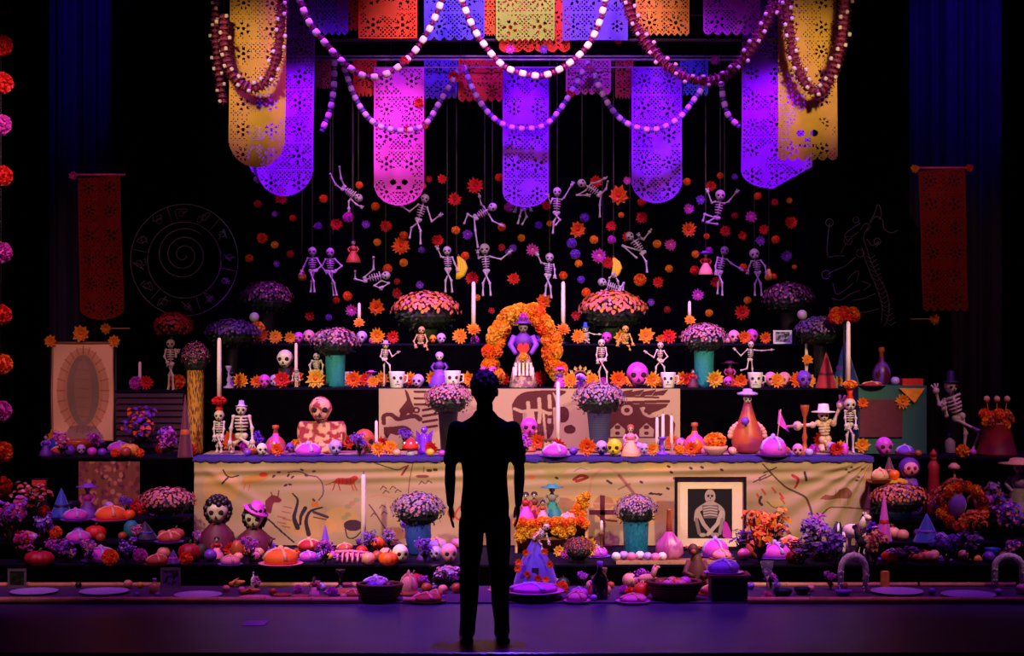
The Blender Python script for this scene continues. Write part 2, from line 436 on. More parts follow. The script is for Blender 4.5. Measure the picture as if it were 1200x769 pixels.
cv.line(qs(spline([(343, 578), (349, 586), (347, 598), (345, 608), (349, 620)])), (3, 12), DK)
cv.line(qs(spline([(358, 596), (353, 606), (352, 616)])), (10, 6), DK)
cv.line(qs(spline([(378, 595), (364, 600), (359, 612), (362, 628)])), (4, 11), DK)
cv.line(qs([(368, 601), (384, 607)]), 7, '383038'); cv.line(qs([(368, 607), (382, 610)]), 3, '383038')
cv.poly(qs([(365, 595), (366, 585), (369, 590), (372, 586), (374, 595)]), 'c07028')
cv.poly(qs(spline([(311, 587), (320, 580), (330, 585), (328, 589), (321, 590), (318, 602), (312, 600)], 4)), '6a1c28')
cv.line(qs([(320, 583), (318, 577)]), 3, '6a1c28'); cv.line(qs([(326, 582), (327, 575)]), 3, '6a1c28')
for (x, y) in ((338, 594), (336, 600), (331, 606), (337, 609), (331, 613), (336, 618)): cv.line(qs([(x - 5, y), (x + 4, y + 2)]), 3, '9a3a2a', 0.8)
for (x, y) in ((326, 620), (332, 626), (318, 612), (341, 634)): cv.line(qs([(x - 4, y - 3), (x + 4, y + 4)]), 4, DK)
cv.ell(*q(414, 617), 22, 14, '3a1a2a'); cv.line(qs(spline([(405, 622), (408, 632), (416, 632), (424, 624)])), 3, DK)
for (x, y) in ((413, 590), (418, 586), (408, 594), (404, 608), (408, 604)): cv.ell(*q(x, y), 8, 6, ['7a8a50', 'b06048'][x % 2], 0.6)
cv.line(qs(spline([(438, 540), (455, 546), (466, 549), (476, 545), (473, 553)])), 3, '4a2a30'); cv.line(qs([(478, 544), (471, 555)]), 5, '7a1a20')
cv.line(qs(spline([(484, 540), (480, 562), (478, 585)])), 2, '6a3a30')
cv.ell(*q(495, 557), 16, 4, '6a3828'); cv.line(qs([(496, 552), (497, 545)]), 2, '6a3828'); cv.ell(*q(503, 550), 7, 4, '402418'); cv.ell(*q(510, 549), 6, 4, '402418')
for (x, y) in ((449, 571), (460, 571), (452, 576), (466, 575), (494, 565), (502, 564), (448, 594), (450, 602), (438, 604)): cv.line(qs([(x - 3, y + 2), (x, y - 2), (x + 4, y + 1)]), 2.4, '603430')
cv.line(qs(spline([(433, 592), (440, 602), (446, 612), (452, 622)])), 3, '503038'); cv.line(qs(spline([(435, 582), (445, 580), (462, 584)])), 3, 'c06a60', 0.6)
cv.poly(qs(spline([(448, 626), (458, 619), (472, 622), (476, 632), (460, 636), (450, 634)], 4)), '9a4a28', 0.6)
for (a, e) in ((525, 601), (533, 604)): cv.line(qs(spline([(a + 6, 594), (a, e), (a + 5, 610), (a + 9, 603)])), 4, 'c02a18')
cv.line(qs(spline([(540, 634), (548, 628), (552, 618)])), 3, INK)
cv.line(qs(spline([(672, 561), (680, 556), (688, 558), (682, 561), (675, 563)])), 7, '8a1818')
cv.line(qs(spline([(672, 551), (680, 547), (688, 549)])), 2, '607060'); cv.ell(*q(622, 558), 9, 6, 'd06038', 0.8)
for y in range(550, 600, 5): cv.ell(*q(662 + 2 * math.sin(y), y), 5, 4, 'b08060', 0.5)
cv.line(qs(spline([(690, 600), (692, 565), (702, 550), (715, 548), (728, 558), (738, 570), (748, 585)])), 6, 'a87060', 0.6)
cv.line(qs(spline([(725, 556), (733, 566), (742, 578)])), 7, '7a4030', 0.8); cv.line(qs([(724, 573), (738, 566)]), 4, '7a4030', 0.7)
cv.poly(qs([(694, 590), (703, 579), (716, 583), (720, 592), (714, 597), (696, 597)]), '8a5a48', 0.6)
cv.line(qs([(690, 590), (720, 591)]), 3, 'c08a68'); cv.line(qs(spline([(700, 604), (708, 610), (722, 612)])), 5, '5a2a20')
for (x, y) in ((652, 559), (751, 564), (783, 545), (786, 552), (809, 547), (822, 546), (845, 549), (763, 578), (772, 579), (712, 563), (715, 565), (790, 560), (782, 572)): cv.ell(*q(x, y), 5, 3, '3a2028', rot=.5)
cv.line(qs([(760, 578), (775, 579)]), 4, '2a1a20')
cv.line(qs(spline([(893, 542), (902, 552), (911, 562), (921, 571), (933, 577), (943, 583), (948, 594), (952, 612), (955, 626)])), (3.5, 6), '4a2c28')
cv.line(qs(spline([(953, 626), (958, 610), (966, 600), (975, 595), (1000, 596), (1018, 597)])), 3.2, '5a3426')
for (x, y) in ((898, 551), (905, 548), (900, 557), (893, 557), (893, 560), (886, 562)): cv.line(qs([(x - 4, y + 2), (x + 4, y - 2)]), 3, '4a3030')
cv.line(qs(spline([(928, 556), (934, 560), (933, 567), (931, 571)])), (8, 5), '9a1818'); cv.line(qs(spline([(942, 552), (943, 557), (944, 562)])), 6, '2a2820')
for (x, y) in ((889, 583), (895, 577), (907, 575), (916, 582), (917, 588)): cv.line(qs([(x - 3, y - 4), (x + 1, y + 2)]), 5, ['b83a20', 'a85030'][x % 2])
cv.line(qs(spline([(891, 582), (889, 588), (892, 592)])), 6, '3a2018'); cv.ell(*q(906, 591), 22, 12, 'a8a040', 0.6); cv.line(qs(spline([(898, 588), (906, 595), (916, 594)])), 3, '606030')
cv.poly(qs(spline([(960, 585), (966, 580), (976, 580), (983, 573), (992, 571), (997, 577), (994, 584), (982, 584), (970, 586)], 4)), '7a4826')
for x in (978, 983, 988, 993): cv.line(qs([(x, 573), (x, 584)]), 2, '3a2010')
for a in ((984, 584, 983, 592), (992, 584, 993, 592)): cv.line(qs([a[:2], a[2:]]), 2, 'a07048')
for (x, y) in ((991, 549), (997, 546), (994, 552), (1005, 558), (1003, 562), (1010, 548)): cv.ell(*q(x, y), 4, 3, '4a3a24')
for y in range(548, 600, 4): cv.ell(*q(1012, y), 5, 3, 'c8884a', 0.6)
colr = cv.a[::1, ::1]
hh, ww = colr.shape[:2]
uu = np.linspace(0, 1, ww)[None, :].repeat(hh, 0); vv = np.linspace(0, 1, hh)[:, None].repeat(ww, 1)
PXg = 228 + 794 * uu; PYg = 534 + 108 * vv
ang = np.arctan2(PYg - 534.0, 1024.0 - PXg)            # folds fan out from the right-hand corner
fan = 0.008 * np.sin(ang * 26 + .5) * np.clip((PXg - 800) / 160, 0, 1) * (PYg > 534)
d1 = (PYg - 548) - (PXg - 240) * 0.62                   # a crease falling from the left corner
crease = 0.02 * np.exp(-(d1 / 7) ** 2) * np.clip((330 - PXg) / 80, 0, 1) * np.clip((PXg - 236) / 14, 0, 1)
top = 0.006 * np.sin(PXg * 0.05 + 1.2 * np.sin(PYg * 0.09)) + 0.007 * np.sin(PYg * .42 + PXg * .012) * np.exp(-((PYg - 553) / 14) ** 2)
ydis = -(fan + crease + top) * np.clip((vv - .05) / .1, 0, 1) - 0.012 * vv
TZ0, TZ1 = 0.945, 0.185
pos = np.stack([TX0 + (TX1 - TX0) * uu, 15.73 + ydis, TZ0 + (TZ1 - TZ0) * vv], -1)
back = pos[0:1].copy(); strips = []
for yb in (16.62, 16.2, 15.9, 15.76):
    s_ = back.copy(); s_[..., 1] = yb; s_[..., 2] = 0.945; strips.append(s_)
allp = np.concatenate(strips + [pos], 0); allc = np.concatenate([colr[0:1]] * 4 + [colr], 0)
tag(obj('painted_tablecloth', grid_mesh('painted_tablecloth', allp, M_print('painted_cloth'), colours=allc)),
    'long tan cloth painted with running animals, draped over the altar table front', 'tablecloth')

# violet runner with a ragged hem along the table edge
rw = 400; ru = np.linspace(0, 1, rw)
hem = 0.932 - 0.006 - 0.014 * (0.5 + 0.5 * np.sin(ru * 260) * np.sin(ru * 47)) - 0.012 * rs.rand(rw)
rows = []
for (yy_, zf) in ((16.05, None), (15.85, None), (15.722, None), (15.716, 0.5), (15.712, 1.0)):
    z_ = np.full(rw, 0.9508) + (0.0006 * np.sin(ru * 300)) if zf is None else 0.949 + (hem - 0.949) * zf
    rows.append(np.stack([TX0 - .01 + (TX1 - TX0 + .02) * ru, np.full(rw, yy_) + .002 * np.sin(ru * 190), z_], -1))
tag(obj('table_runner', grid_mesh('table_runner', np.stack(rows, 0), M('runner_violet', '1e0c66', rough=0.8))),
    'violet cloth runner with a ragged hem along the table front edge', 'cloth')

# brown and cream story cloth pinned to the middle shelf front
kw, kh = 354 * 2, 82 * 2
cv = Canvas(kw, kh, 'ac9870')
def q(px, py): return ((px - 444) * 2, (py - 453) * 2)
def qs(pts): return [q(*p) for p in pts]
BR = '4c150c'
cv.poly(qs(spline([(474, 453), (478, 458), (482, 470), (486, 482), (482, 488), (478, 486), (474, 492), (470, 488), (468, 482), (472, 476), (477, 468)], 5)), BR)
cv.line(qs(spline([(450, 500), (450, 490), (458, 488), (466, 494), (474, 492), (486, 490), (492, 494)])), (10, 13), BR)
cv.line(qs(spline([(470, 494), (472, 486), (478, 484)])), 9, BR); cv.ell(*q(488, 482), 9, 9, BR); cv.ell(*q(488, 482), 4, 4, 'ac9870')
cv.poly(qs(spline([(450, 505), (462, 504), (474, 503), (482, 508), (480, 513), (472, 512), (466, 516), (458, 514), (454, 520), (450, 514)], 5)), BR)
for y in (457, 466, 474): cv.line(qs([(486, y), (512, y + 1)]), 6, BR)
for y in (482, 490, 498, 506): cv.line(qs([(496, y), (512, y - 3)]), 7, BR)
cv.poly(qs(spline([(600, 475), (606, 464), (618, 457), (650, 455), (664, 457), (654, 464), (648, 458), (652, 480), (644, 520), (610, 520), (602, 500)], 5)), BR)
cv.ell(*q(660, 488), 15, 22, BR); cv.ell(*q(668, 508), 14, 12, BR)
for x, y0 in ((619, 472), (632, 467), (644, 463)): cv.line(qs([(x, y0), (x + 1, 484), (x, 498)]), 9, 'ac9870')
cv.line(qs([(603, 480), (612, 484), (622, 482), (634, 482), (642, 486)]), 8, 'ac9870'); cv.poly(qs([(613, 484), (626, 484), (630, 512), (612, 512)]), 'ac9870')
cv.line(qs([(637, 486), (640, 520)]), 6, 'ac9870'); cv.line(qs([(650, 480), (652, 520)]), 8, 'ac9870')
for (x, y) in ((645, 482), (645, 491), (646, 505), (669, 504)): cv.ell(*q(x, y), 6, 5, BR if y < 500 else '3a1410')
for x in (727, 740, 754, 768): cv.poly(qs([(x, 457), (x + 16, 454), (x + 10, 462), (x - 4, 463)]), BR)
cv.line(qs([(728, 463), (772, 465)]), 5, BR); cv.line(qs([(728, 472), (784, 470)]), 8, BR)
cv.poly(qs([(716, 474), (784, 473), (780, 480), (764, 486), (784, 488), (792, 500), (790, 520), (712, 520), (706, 490)]), BR)
cv.ell(*q(735, 482), 14, 14, 'ac9870'); cv.ell(*q(735, 482), 7, 7, BR)
cv.poly(qs(spline([(750, 479), (756, 478), (760, 488), (770, 484), (782, 478), (786, 484), (776, 490), (762, 492), (754, 488)], 4)), 'ac9870'); cv.ell(*q(758, 483), 6, 6, BR)
for x in (724, 758): cv.poly(qs([(x - 8, 508), (x, 499), (x + 9, 508), (x + 8, 518), (x - 8, 518)]), 'ac9870'); cv.ell(*q(x, 505), 7, 6, BR); cv.ell(*q(x, 513), 6, 5, BR)
hh, ww = cv.a.shape[:2]
uu = np.linspace(0, 1, ww)[None, :].repeat(hh, 0); vv = np.linspace(0, 1, hh)[:, None].repeat(ww, 1)
a_, c_ = W(444, 453, 16.68), W(797, 533, 16.68)
pos = np.stack([a_.x + (c_.x - a_.x) * uu, 16.676 + .006 * np.sin(uu * 22), 1.512 + (0.955 - 1.512) * vv], -1)
tag(obj('story_cloth', grid_mesh('story_cloth', pos, M_print('painted_cloth'), colours=cv.a)),
    'cream cloth with bold brown figures hung below the middle shelf', 'cloth')
# ------------------------------------------------------------------ cut-paper banners: the cut-outs are holes in the sheet
def cut_mask(nx, ny, seed, dens=2.3, motif='rosette', band=46, patch=.36):
    r_ = np.random.RandomState(seed)
    Yg, Xg = np.mgrid[0:ny, 0:nx].astype(float); Xg += .5; Yg += .5
    hole = (((Xg + Yg) % 5) < dens) & (((Xg - Yg) % 5) < dens)
    hole &= r_.rand(ny, nx) < 0.9
    g_ = r_.rand(ny // 14 + 3, nx // 14 + 3); fy, fx = Yg / 14, Xg / 14; iy, ix = fy.astype(int), fx.astype(int); ty, tx = fy - iy, fx - ix
    lo = (g_[iy, ix] * (1 - tx) + g_[iy, ix + 1] * tx) * (1 - ty) + (g_[iy + 1, ix] * (1 - tx) + g_[iy + 1, ix + 1] * tx) * ty
    hole &= lo > patch
    nb = max(1, int(round(ny / band))); bh = ny / nb; ncol = max(1, int(round(nx / band)))
    for k in range(nb):
        for cxi in range(ncol):
            cy = (k + .5) * bh; cx = nx * (cxi + .5) / ncol; R = min(nx / ncol, bh) * .42
            dx, dy = Xg - cx, Yg - cy; r = np.hypot(dx, dy); th = np.arctan2(dy, dx); np_ = (6, 8, 5)[(k + seed) % 3]
            body = r < R * (.80 + .22 * np.cos(np_ * th)); hole &= ~body
            hole |= body & (r > R * .36) & (r < R * .66) & (np.cos(np_ * th + PI) > .25)
            hole |= (r < R * .17)
        hole &= ~(np.abs(Yg - (k + 1) * bh) < 1.2)
    if motif == 'skull':                                # one calavera face low on the sheet
        R = nx * .30; dx, dy = Xg - nx / 2, Yg - (ny - R * 1.5)
        body = ((dx / R) ** 2 + ((dy + R * .1) / (R * .95)) ** 2 < 1); hole &= ~body
        for s_ in (-1, 1): hole |= ((dx - s_ * R * .38) / (R * .22)) ** 2 + ((dy + R * .05) / (R * .18)) ** 2 < 1
        hole |= (np.abs(dx) < R * .1 * (1 + dy / R * 2)) & (dy > R * .22) & (dy < R * .42)
        hole |= (np.abs(dy - R * .65) < R * .07) & (np.abs(dx) < R * .5) & ((dx % (R * .22)) < R * .14)
    hole[:, :2] = False; hole[:, -2:] = False; hole[:2, :] = False
    return hole
def banner(name, label, x0, x1, y0, y1, Y, m, shape='round', seed=1, skew=0, motif='fine', dens=2.2, wave=.02, hb=26, group=None, kres=1.0, cat='paper banner', shape_fn=None, top=None):
    nx, ny = max(8, int((x1 - x0) * kres)), max(8, int((y1 - y0) * kres))
    hole = cut_mask(nx, ny, seed, dens, motif, band=30)
    Yc, Xc = np.mgrid[0:ny, 0:nx].astype(float); uc = (Xc + .5) / nx; yc = y0 + (Yc + .5) / kres
    if shape == 'round': edge = y1 - hb * (1 - np.sqrt(np.clip(1 - (2 * uc - 1) ** 2, 0, 1)))
    elif shape == 'scallop': edge = y1 - 5 * (1 - np.abs(np.sin(uc * PI * 6)) ** .7)
    elif shape == 'fringe': edge = y1 - 4 * np.abs(((uc * nx / kres / 7) % 1) - .5) * 2
    elif shape == 'slope': edge = y1 - hb * (1 - np.sqrt(np.clip(1 - (2 * np.clip(uc * 1.0, 0, .5) - 1) ** 2, 0, 1))) - np.clip(uc - .45, 0, 1) * 46
    else: edge = np.full(yc.shape, float(y1))
    inside = yc < edge; hole &= (edge - yc > 2.0)
    keep = inside & ~hole
    uu = np.linspace(0, 1, nx + 1)[None, :].repeat(ny + 1, 0); vv = np.linspace(0, 1, ny + 1)[:, None].repeat(nx + 1, 1)
    px = x0 + (x1 - x0) * uu + skew * vv; py = y0 + (y1 - y0) * vv
    yd = wave * np.sin(uu * PI * 1.3 + vv * 3 + seed) + wave * .4 * np.sin(vv * 9 + seed) + wave * .3 * np.sin(uu * 14 + seed)
    ox, oz = (x0 + x1) / 2, y0
    pos = np.stack([(px - ox) * Y / F, yd, -(py - oz) * Y / F], -1)
    me = grid_mesh(name, pos, m, keep=keep)
    return tag(obj(name, me, None, W(ox, oz, Y)), label, cat, group)
def paper(name, c, trans=.35): return M('paper_' + name, c, rough=.75, var=.1, scale=6, trans=trans)
PY_, PVI, PMA = paper('yellow', 'e8b040'), paper('violet', '9030ff'), paper('pink', 'ff58f0')
banner('hanging_paper_banner', 'long yellow cut-paper banner with rounded end, hanging on the left', 270, 336, -40, 196, 16.0, PY_, 'round', 3, -2, dens=2.0, hb=34)
banner('hanging_paper_banner', 'long yellow cut-paper banner with scalloped end, hanging on the right', 911, 980, -40, 188, 16.0, paper('yellow', 'e8b040'), 'scallop', 4, 1, dens=1.9, motif='skull')
banner('hanging_paper_banner', 'violet-lit cut-paper banner partly behind the left yellow banner', 303, 370, -20, 230, 17.8, PVI, 'round', 5, -3, hb=34, wave=.03)
banner('hanging_paper_banner', 'violet sheet corner peeping out left of the left violet banner', 290, 330, -20, 210, 17.95, PVI, 'round', 15, 0, hb=30)
banner('hanging_paper_banner', 'magenta-lit cut-paper banner with rounded end and a skull face', 438, 497, 79, 241, 18.02, PMA, 'round', 6, 0, dens=2.2, hb=26, motif='skull')
banner('hanging_paper_banner', 'deep violet cut-paper banner hanging straight above the marigold arch', 589, 643, 79, 243, 18.02, PVI, 'round', 8, 0, hb=18)
banner('hanging_paper_banner', 'deep violet cut-paper banner hanging above the right orange chrysanthemum', 740, 799, 79, 238, 18.02, PVI, 'round', 10, 0, hb=26)
banner('hanging_paper_banner', 'wide violet-lit banner bulging behind the right yellow banner', 869, 951, -20, 221, 17.8, PVI, 'slope', 11, 0, hb=22, wave=.05)
# upper row of square sheets
for (x0, x1, yb, c, nm, sh, sd) in ((362, 408, 41, '7a4ad0', 'small purple', 'scallop', 21), (420, 489, 45, 'f05a18', 'orange', 'rect', 22), (497, 568, 47, '5a58e0', 'blue', 'scallop', 23),
        (581, 650, 48, 'a4e040', 'lime green', 'fringe', 24), (659, 736, 47, '6a50d8', 'blue-violet', 'rect', 25), (745, 808, 42, 'f0b030', 'golden', 'fringe', 26), (824, 891, 41, 'e850c0', 'pink', 'scallop', 27)):
    banner('hanging_paper_sheet', f'{nm} square cut-paper sheet in the top row of hanging papers', x0, x1, -50, yb, 16.5, paper(nm.replace(' ', '_'), c), sh, sd, motif='rosette', wave=.012, cat='paper sheet')
for (x0, x1, y0, yb, c, nm, Y, sd) in ((585, 668, -20, 61, 'd8301c', 'red sheet behind the lime green one', 16.58, 31), (395, 424, -20, 36, 'c03020', 'red sheet behind the orange one', 16.58, 32),
        (566, 584, -20, 42, 'f07018', 'narrow orange sheet left of the lime green one', 16.58, 33), (414, 441, 70, 113, 'e03020', 'small red sheet left of the magenta banner', 18.105, 34),
        (497, 536, 70, 116, '6a40ff', 'small violet sheet right of the magenta banner', 18.105, 35), (537, 589, 70, 119, 'ff3050', 'small red sheet left of the centre violet banner', 18.105, 36),
        (663, 716, 70, 111, 'e050e0', 'small magenta sheet right of the centre violet banner', 18.105, 37), (721, 742, 70, 116, 'b02848', 'dim red sheet beside the right-hand deep violet banner', 18.105, 38),
        (797, 830, 70, 112, '5050ff', 'small blue sheet right of the right-hand deep violet banner', 18.105, 39), (371, 388, 70, 104, '9a2850', 'narrow maroon sheet near the left violet banner', 18.105, 40)):
    banner('hanging_paper_sheet', nm + ', cut paper', x0, x1, y0, yb, Y, paper('p%d' % sd, c), 'scallop', sd, motif='rosette', wave=.01, cat='paper sheet')
def rod(px0, px1, py, Y, r, m, label):
    a, c = W(px0, py, Y), W(px1, py, Y)
    t = thing('hanging_rod', label, 'rod', a); b = MB(); b.tube([(0, 0, 0), tuple(c - a)], r, 8); build(b, 'bar', m, t)
    for f_ in (.06, .94):
        q_ = (c - a) * f_; build(MB().tube([q_, q_ + Vector((0, 0, 6.6 - a.z))], .0025, 4), 'cord', mat('black'), t)
    return t
STEEL = M('dull_steel', 'b8a8c8', rough=.4, metal=.3)
rod(330, 912, 70, 18.12, .012, STEEL, 'thin pale rod carrying the upper skeleton threads')
rod(330, 912, 66, 18.34, .010, STEEL, 'rearmost thin rod carrying the lower skeleton threads')
rod(388, 935, 47, 16.62, .014, M('dark_pipe', '3a3040', rough=.5), 'dark pipe along the lower edge of the top paper row')
rod(720, 850, 18, 16.75, .008, M('dark_pipe', '3a3040', rough=.5), 'short thin rod behind the golden paper sheet')
rod(436, 805, 79, 18.035, .007, STEEL, 'second thin pale rod just under the long banner rod')

# side banners
def side_banner(label, x0, x1, y0, y1, Y, shape, seed, side):
    t = thing('hanging_side_banner', label, 'paper banner', W((x0 + x1) / 2, y0, Y))
    o = banner('sheet', '', x0, x1, y0, y1, Y - .02, paper('dark_red', '901010'), shape, seed, 4, dens=1.8, hb=14)
    for k in ('label', 'category'): del o[k]
    o.parent = t; o.location = (0, 0, 0)
    b = MB(); hw = px2m((x1 - x0) / 2 + 6, Y); b.tube([(-hw, 0, .01), (hw, 0, .01)], .012, 8); build(b, 'rod', mat('magenta'), t)
    for s_ in (-1, 1):
        b = MB(); b.tube([(s_ * hw * .8, 0, .01), (s_ * hw * .8, 0, 4.2)], .002, 4); build(b, 'cord', mat('black'), t)
side_banner('dark red cut-paper banner with rounded end, hanging on the far left', 90, 141, 206, 375, 18.4, 'round', 51, -1)
side_banner('dark red cut-paper banner with scalloped end, hanging on the far right', 1077, 1131, 198, 365, 18.4, 'scallop', 52, 1)

# ------------------------------------------------------------------ small prototypes, unit size, front towards -y
def P_star(col, ctr, n=12, layers=3, seed=0):
    r_ = random.Random(seed); b = MB()
    for k in range(layers):
        R = .5 * (1 - .22 * k); tilt = .12 + .3 * k
        for i in range(n):
            a = 2 * PI * (i + .5 * (k % 2)) / n + r_.uniform(-.08, .08); L = R * r_.uniform(.82, 1.05)
            d = Vector((math.cos(a), -tilt, math.sin(a))).normalized(); sd = Vector((-math.sin(a), 0, math.cos(a)))
            b.petal((0, 0.06 - .02 * k, 0), d, sd, (0, -1, 0), L, .5 * (.27 if n < 11 else .2) , 0, .12, .02)
    me = b.mesh('flower_petals', petal_mat(col), False)
    c = MB().sphere((0, -.06, 0), (.12, .1, .12), 7, 4)
    return [('root', me), ('flower_centre', c.mesh('flower_centre', petal_mat(ctr)), 0)]
def fib(n):
    for i in range(n):
        z = 1 - 2 * (i + .5) / n; r = math.sqrt(1 - z * z); a = i * 2.399963
        yield Vector((r * math.cos(a), r * math.sin(a), z))
def P_pom(col, n=90, seed=0, flat=1.0):
    r_ = random.Random(seed); b = MB(); b.sphere((0, 0, 0), (.36, .36, .36 * flat), 8, 6)
    for d in fib(n):
        d = (d + Vector([r_.uniform(-.15, .15) for _ in range(3)])).normalized()
        t = d.cross(Vector((r_.uniform(-1, 1), r_.uniform(-1, 1), r_.uniform(-1, 1)))).normalized(); s = d.cross(t)
        c = d * .33; L = r_.uniform(.13, .18)
        p = [c + t * .07, c + d * L + t * .13 + s * .02, c + d * (L + .02) - s * .04, c + d * L - t * .13 + s * .02, c - t * .07]
        b.add([(q_.x, q_.y, q_.z * flat) for q_ in p], [(0, 1, 2), (0, 2, 4), (2, 3, 4)])
    return [('root', b.mesh('pompom', petal_mat(col), False))]
def skull_fn(x, y, z):
    # x right, y back, z up, on the unit sphere; returns shaped point
    fr = max(0, -y)
    X, Y_, Z = x * .50, y * .58, z * .55
    if z < 0: X *= 1 - .30 * min(1, -z * 1.3); Z = z * .62; Y_ *= 1 - .18 * (-z)
    if z < -.1 and y < 0: Y_ -= .04 * (-z)
    for s in (-1, 1):
        g = math.exp(-(((x - s * .40) / .22) ** 2 + ((z + .02) / .22) ** 2)) * fr; Y_ += .17 * g
        c = math.exp(-(((x - s * .55) / .2) ** 2 + ((z + .38) / .16) ** 2)) * fr; X += s * .04 * c; Y_ -= .04 * c
    g = math.exp(-((x / .12) ** 2 + ((z + .36) / .12) ** 2)) * fr; Y_ += .09 * g
    return X, Y_, Z
def skull_parts(mcol, dark='1a0a14', face=None, off=(0, 0, .6), k=1.0, smallteeth=True):
    o = Vector(off)
    b = MB(); b.sphere(o, k, 20, 14, fn=skull_fn)
    res = [('root', b.mesh('skull', mcol))]
    dk = M('socket_' + dark, dark, rough=.9)
    for s in (-1, 1):
        e = MB(); e.sphere(o + Vector((s * .195, -.405, -.02)) * k, (.15 * k, .085 * k, .15 * k), 12, 7); res.append(('eye_socket', e.mesh('eye_socket', dk), 0))
    e = MB(); e.prism([(o.x - .075 * k, o.z - .30 * k), (o.x + .075 * k, o.z - .30 * k), (o.x, o.z - .13 * k)], o.y - .52 * k, o.y - .38 * k); res.append(('nose_cavity', e.mesh('nose_cavity', dk, False), 0))
    e = MB(); e.box(o + Vector((0, -.45, -.43)) * k, (.38 * k, .10 * k, .035 * k))
    for i in range(6): e.box(o + Vector((-.15 + i * .06, -.455, -.43)) * k, (.008 * k, .08 * k, .12 * k))
    res.append(('teeth_line', e.mesh('teeth_line', dk, False), 0))
    return res
def skull_mat(c):
    if c in ('bone', 'white', 'cream'): return M('skull_' + c, PAL[c], rough=.55, var=.12, scale=5)
    return M('skull_' + c, PAL[c], rough=.5, var=.3, scale=3)
def P_skull(c): return skull_parts(skull_mat(c))
def P_mug(c):
    b = MB(); b.lathe([(.36, 0), (.38, .03), (.44, .5), (.5, .95), (.5, 1.0), (.45, 1.0), (.42, .9), (.36, .12), (.0, .1)], seg=18)
    res = [('root', b.mesh('mug', M('ceramic_' + c, PAL[c], rough=.3, var=.06)))]
    dk = M('socket_3a1420', '3a1420', rough=.8)
    for s in (-1, 1): e = MB().sphere((s * .19, -.40, .62), (.11, .07, .11), 8, 5); res.append(('painted_eye', e.mesh('painted_eye', dk), 0))
    e = MB().prism([(-.06, .36), (.06, .36), (0, .47)], -.47, -.36); res.append(('painted_nose', e.mesh('painted_nose', dk, False), 0))
    e = MB().box((0, -.39, .22), (.3, .05, .03)); res.append(('painted_mouth', e.mesh('painted_mouth', dk, False), 0))
    e = MB().tube([(.44, .05, .8), (.66, .1, .75), (.66, .1, .4), (.42, .05, .28)], .05, 6); res.append(('handle', e.mesh('handle', M('ceramic_' + c, PAL[c])), 0))
    return res

STARN = {}
def star_label(col, dia, pointed=True):
    cn = dict(amber='golden orange', orange='bright orange', red='red', crimson='dark red', magenta='magenta', violet='violet', gold='golden yellow', pink='pink')[col]
    sz = 'large ' if dia > 22 else ('small ' if dia < 12 else '')
    return f'{sz}{cn} paper {"starburst flower" if pointed else "puff flower"}'
def reg(s, f_):
    def g_(*a, **k):
        o = f_(*a, **k); SURF_OF[o.name] = s; return o
    return g_
def star(px, py, dia, col, s=None, d=.1, Y=18.52, ctr=None, n=None, tail=''):
    if n is None: n = random.choice((9, 12, 14))
    pr = proto(('star', col, n), P_star, col, ctr or {'amber': 'orange', 'orange': 'red', 'red': 'crimson', 'magenta': 'pink', 'violet': 'magenta', 'crimson': 'red', 'gold': 'orange', 'pink': 'magenta'}[col], n)
    a = random.uniform(0, 2 * PI)
    if s is None:
        sc = px2m(dia, Y); Y = Y if Y < 18.4 else 18.615 - .09 * sc; loc = W(px, py, Y); nm = 'hanging_paper_flower'; rot = (random.uniform(-.15, .15), a, 0)
        return inst(pr, nm, auto(star_label(col, dia), px, py), 'flower', loc, sc, rot, 'paper flowers scattered on the backdrop')
    p = on(px, s, d, py); sc = px2m(dia * 1.16, p.y); p.z += sc * .44
    return reg(s, inst)(pr, 'paper_flower', auto(star_label(col, dia) + tail, px, py), 'flower', p, sc, (random.uniform(-.25, -.05), a, random.uniform(-.3, .3)), 'paper flowers set along the shelves')
def pom(px, py, dia, col, s=None, d=.2, Y=18.54, label=None):
    pr = proto(('pom', col), P_pom, col)
    if s is None:
        return inst(pr, 'hanging_paper_puff', label or auto(star_label(col, dia, False), px, py), 'flower', W(px, py, 18.61 - px2m(dia * .42, Y)), px2m(dia, Y), (0, random.uniform(0, 6), 0), 'paper flowers scattered on the backdrop')
    p = on(px, s, d, py); sc = px2m(dia, p.y); p.z += sc * .42
    return reg(s, inst)(pr, 'marigold_flower', label or auto(star_label(col, dia, False), px, py), 'flower', p, sc, (0, 0, random.uniform(0, 6)), 'loose marigold heads')
def skull(px, py, w_, col, s, d=.3, label=None, yaw=None):
    p = on(px, s, d, py)
    cn = dict(bone='bone white', white='white', cream='cream', magenta='magenta', pink='pink', lilac='lilac', amber='golden', rust='rust red', red='red', violet='violet', yellow='yellow', orange='orange')[col]
    return reg(s, inst)(proto(('skull', col), P_skull, col), 'sugar_skull', label or auto(f'{"small " if w_ < 14 else ""}{cn} sugar skull', px, py), 'skull', p, px2m(w_, p.y), (0, 0, random.uniform(-.35, .35) if yaw is None else yaw), 'sugar skulls')
def mug(px, py, w_, s, d=.25, label=None):
    p = on(px, s, d, py)
    return reg(s, inst)(proto(('mug', 'white'), P_mug, 'white'), 'skull_mug', label or auto('white skull-faced mug', px, py), 'mug', p, px2m(w_, p.y), (0, 0, random.uniform(-.2, .2)), 'white skull mugs')

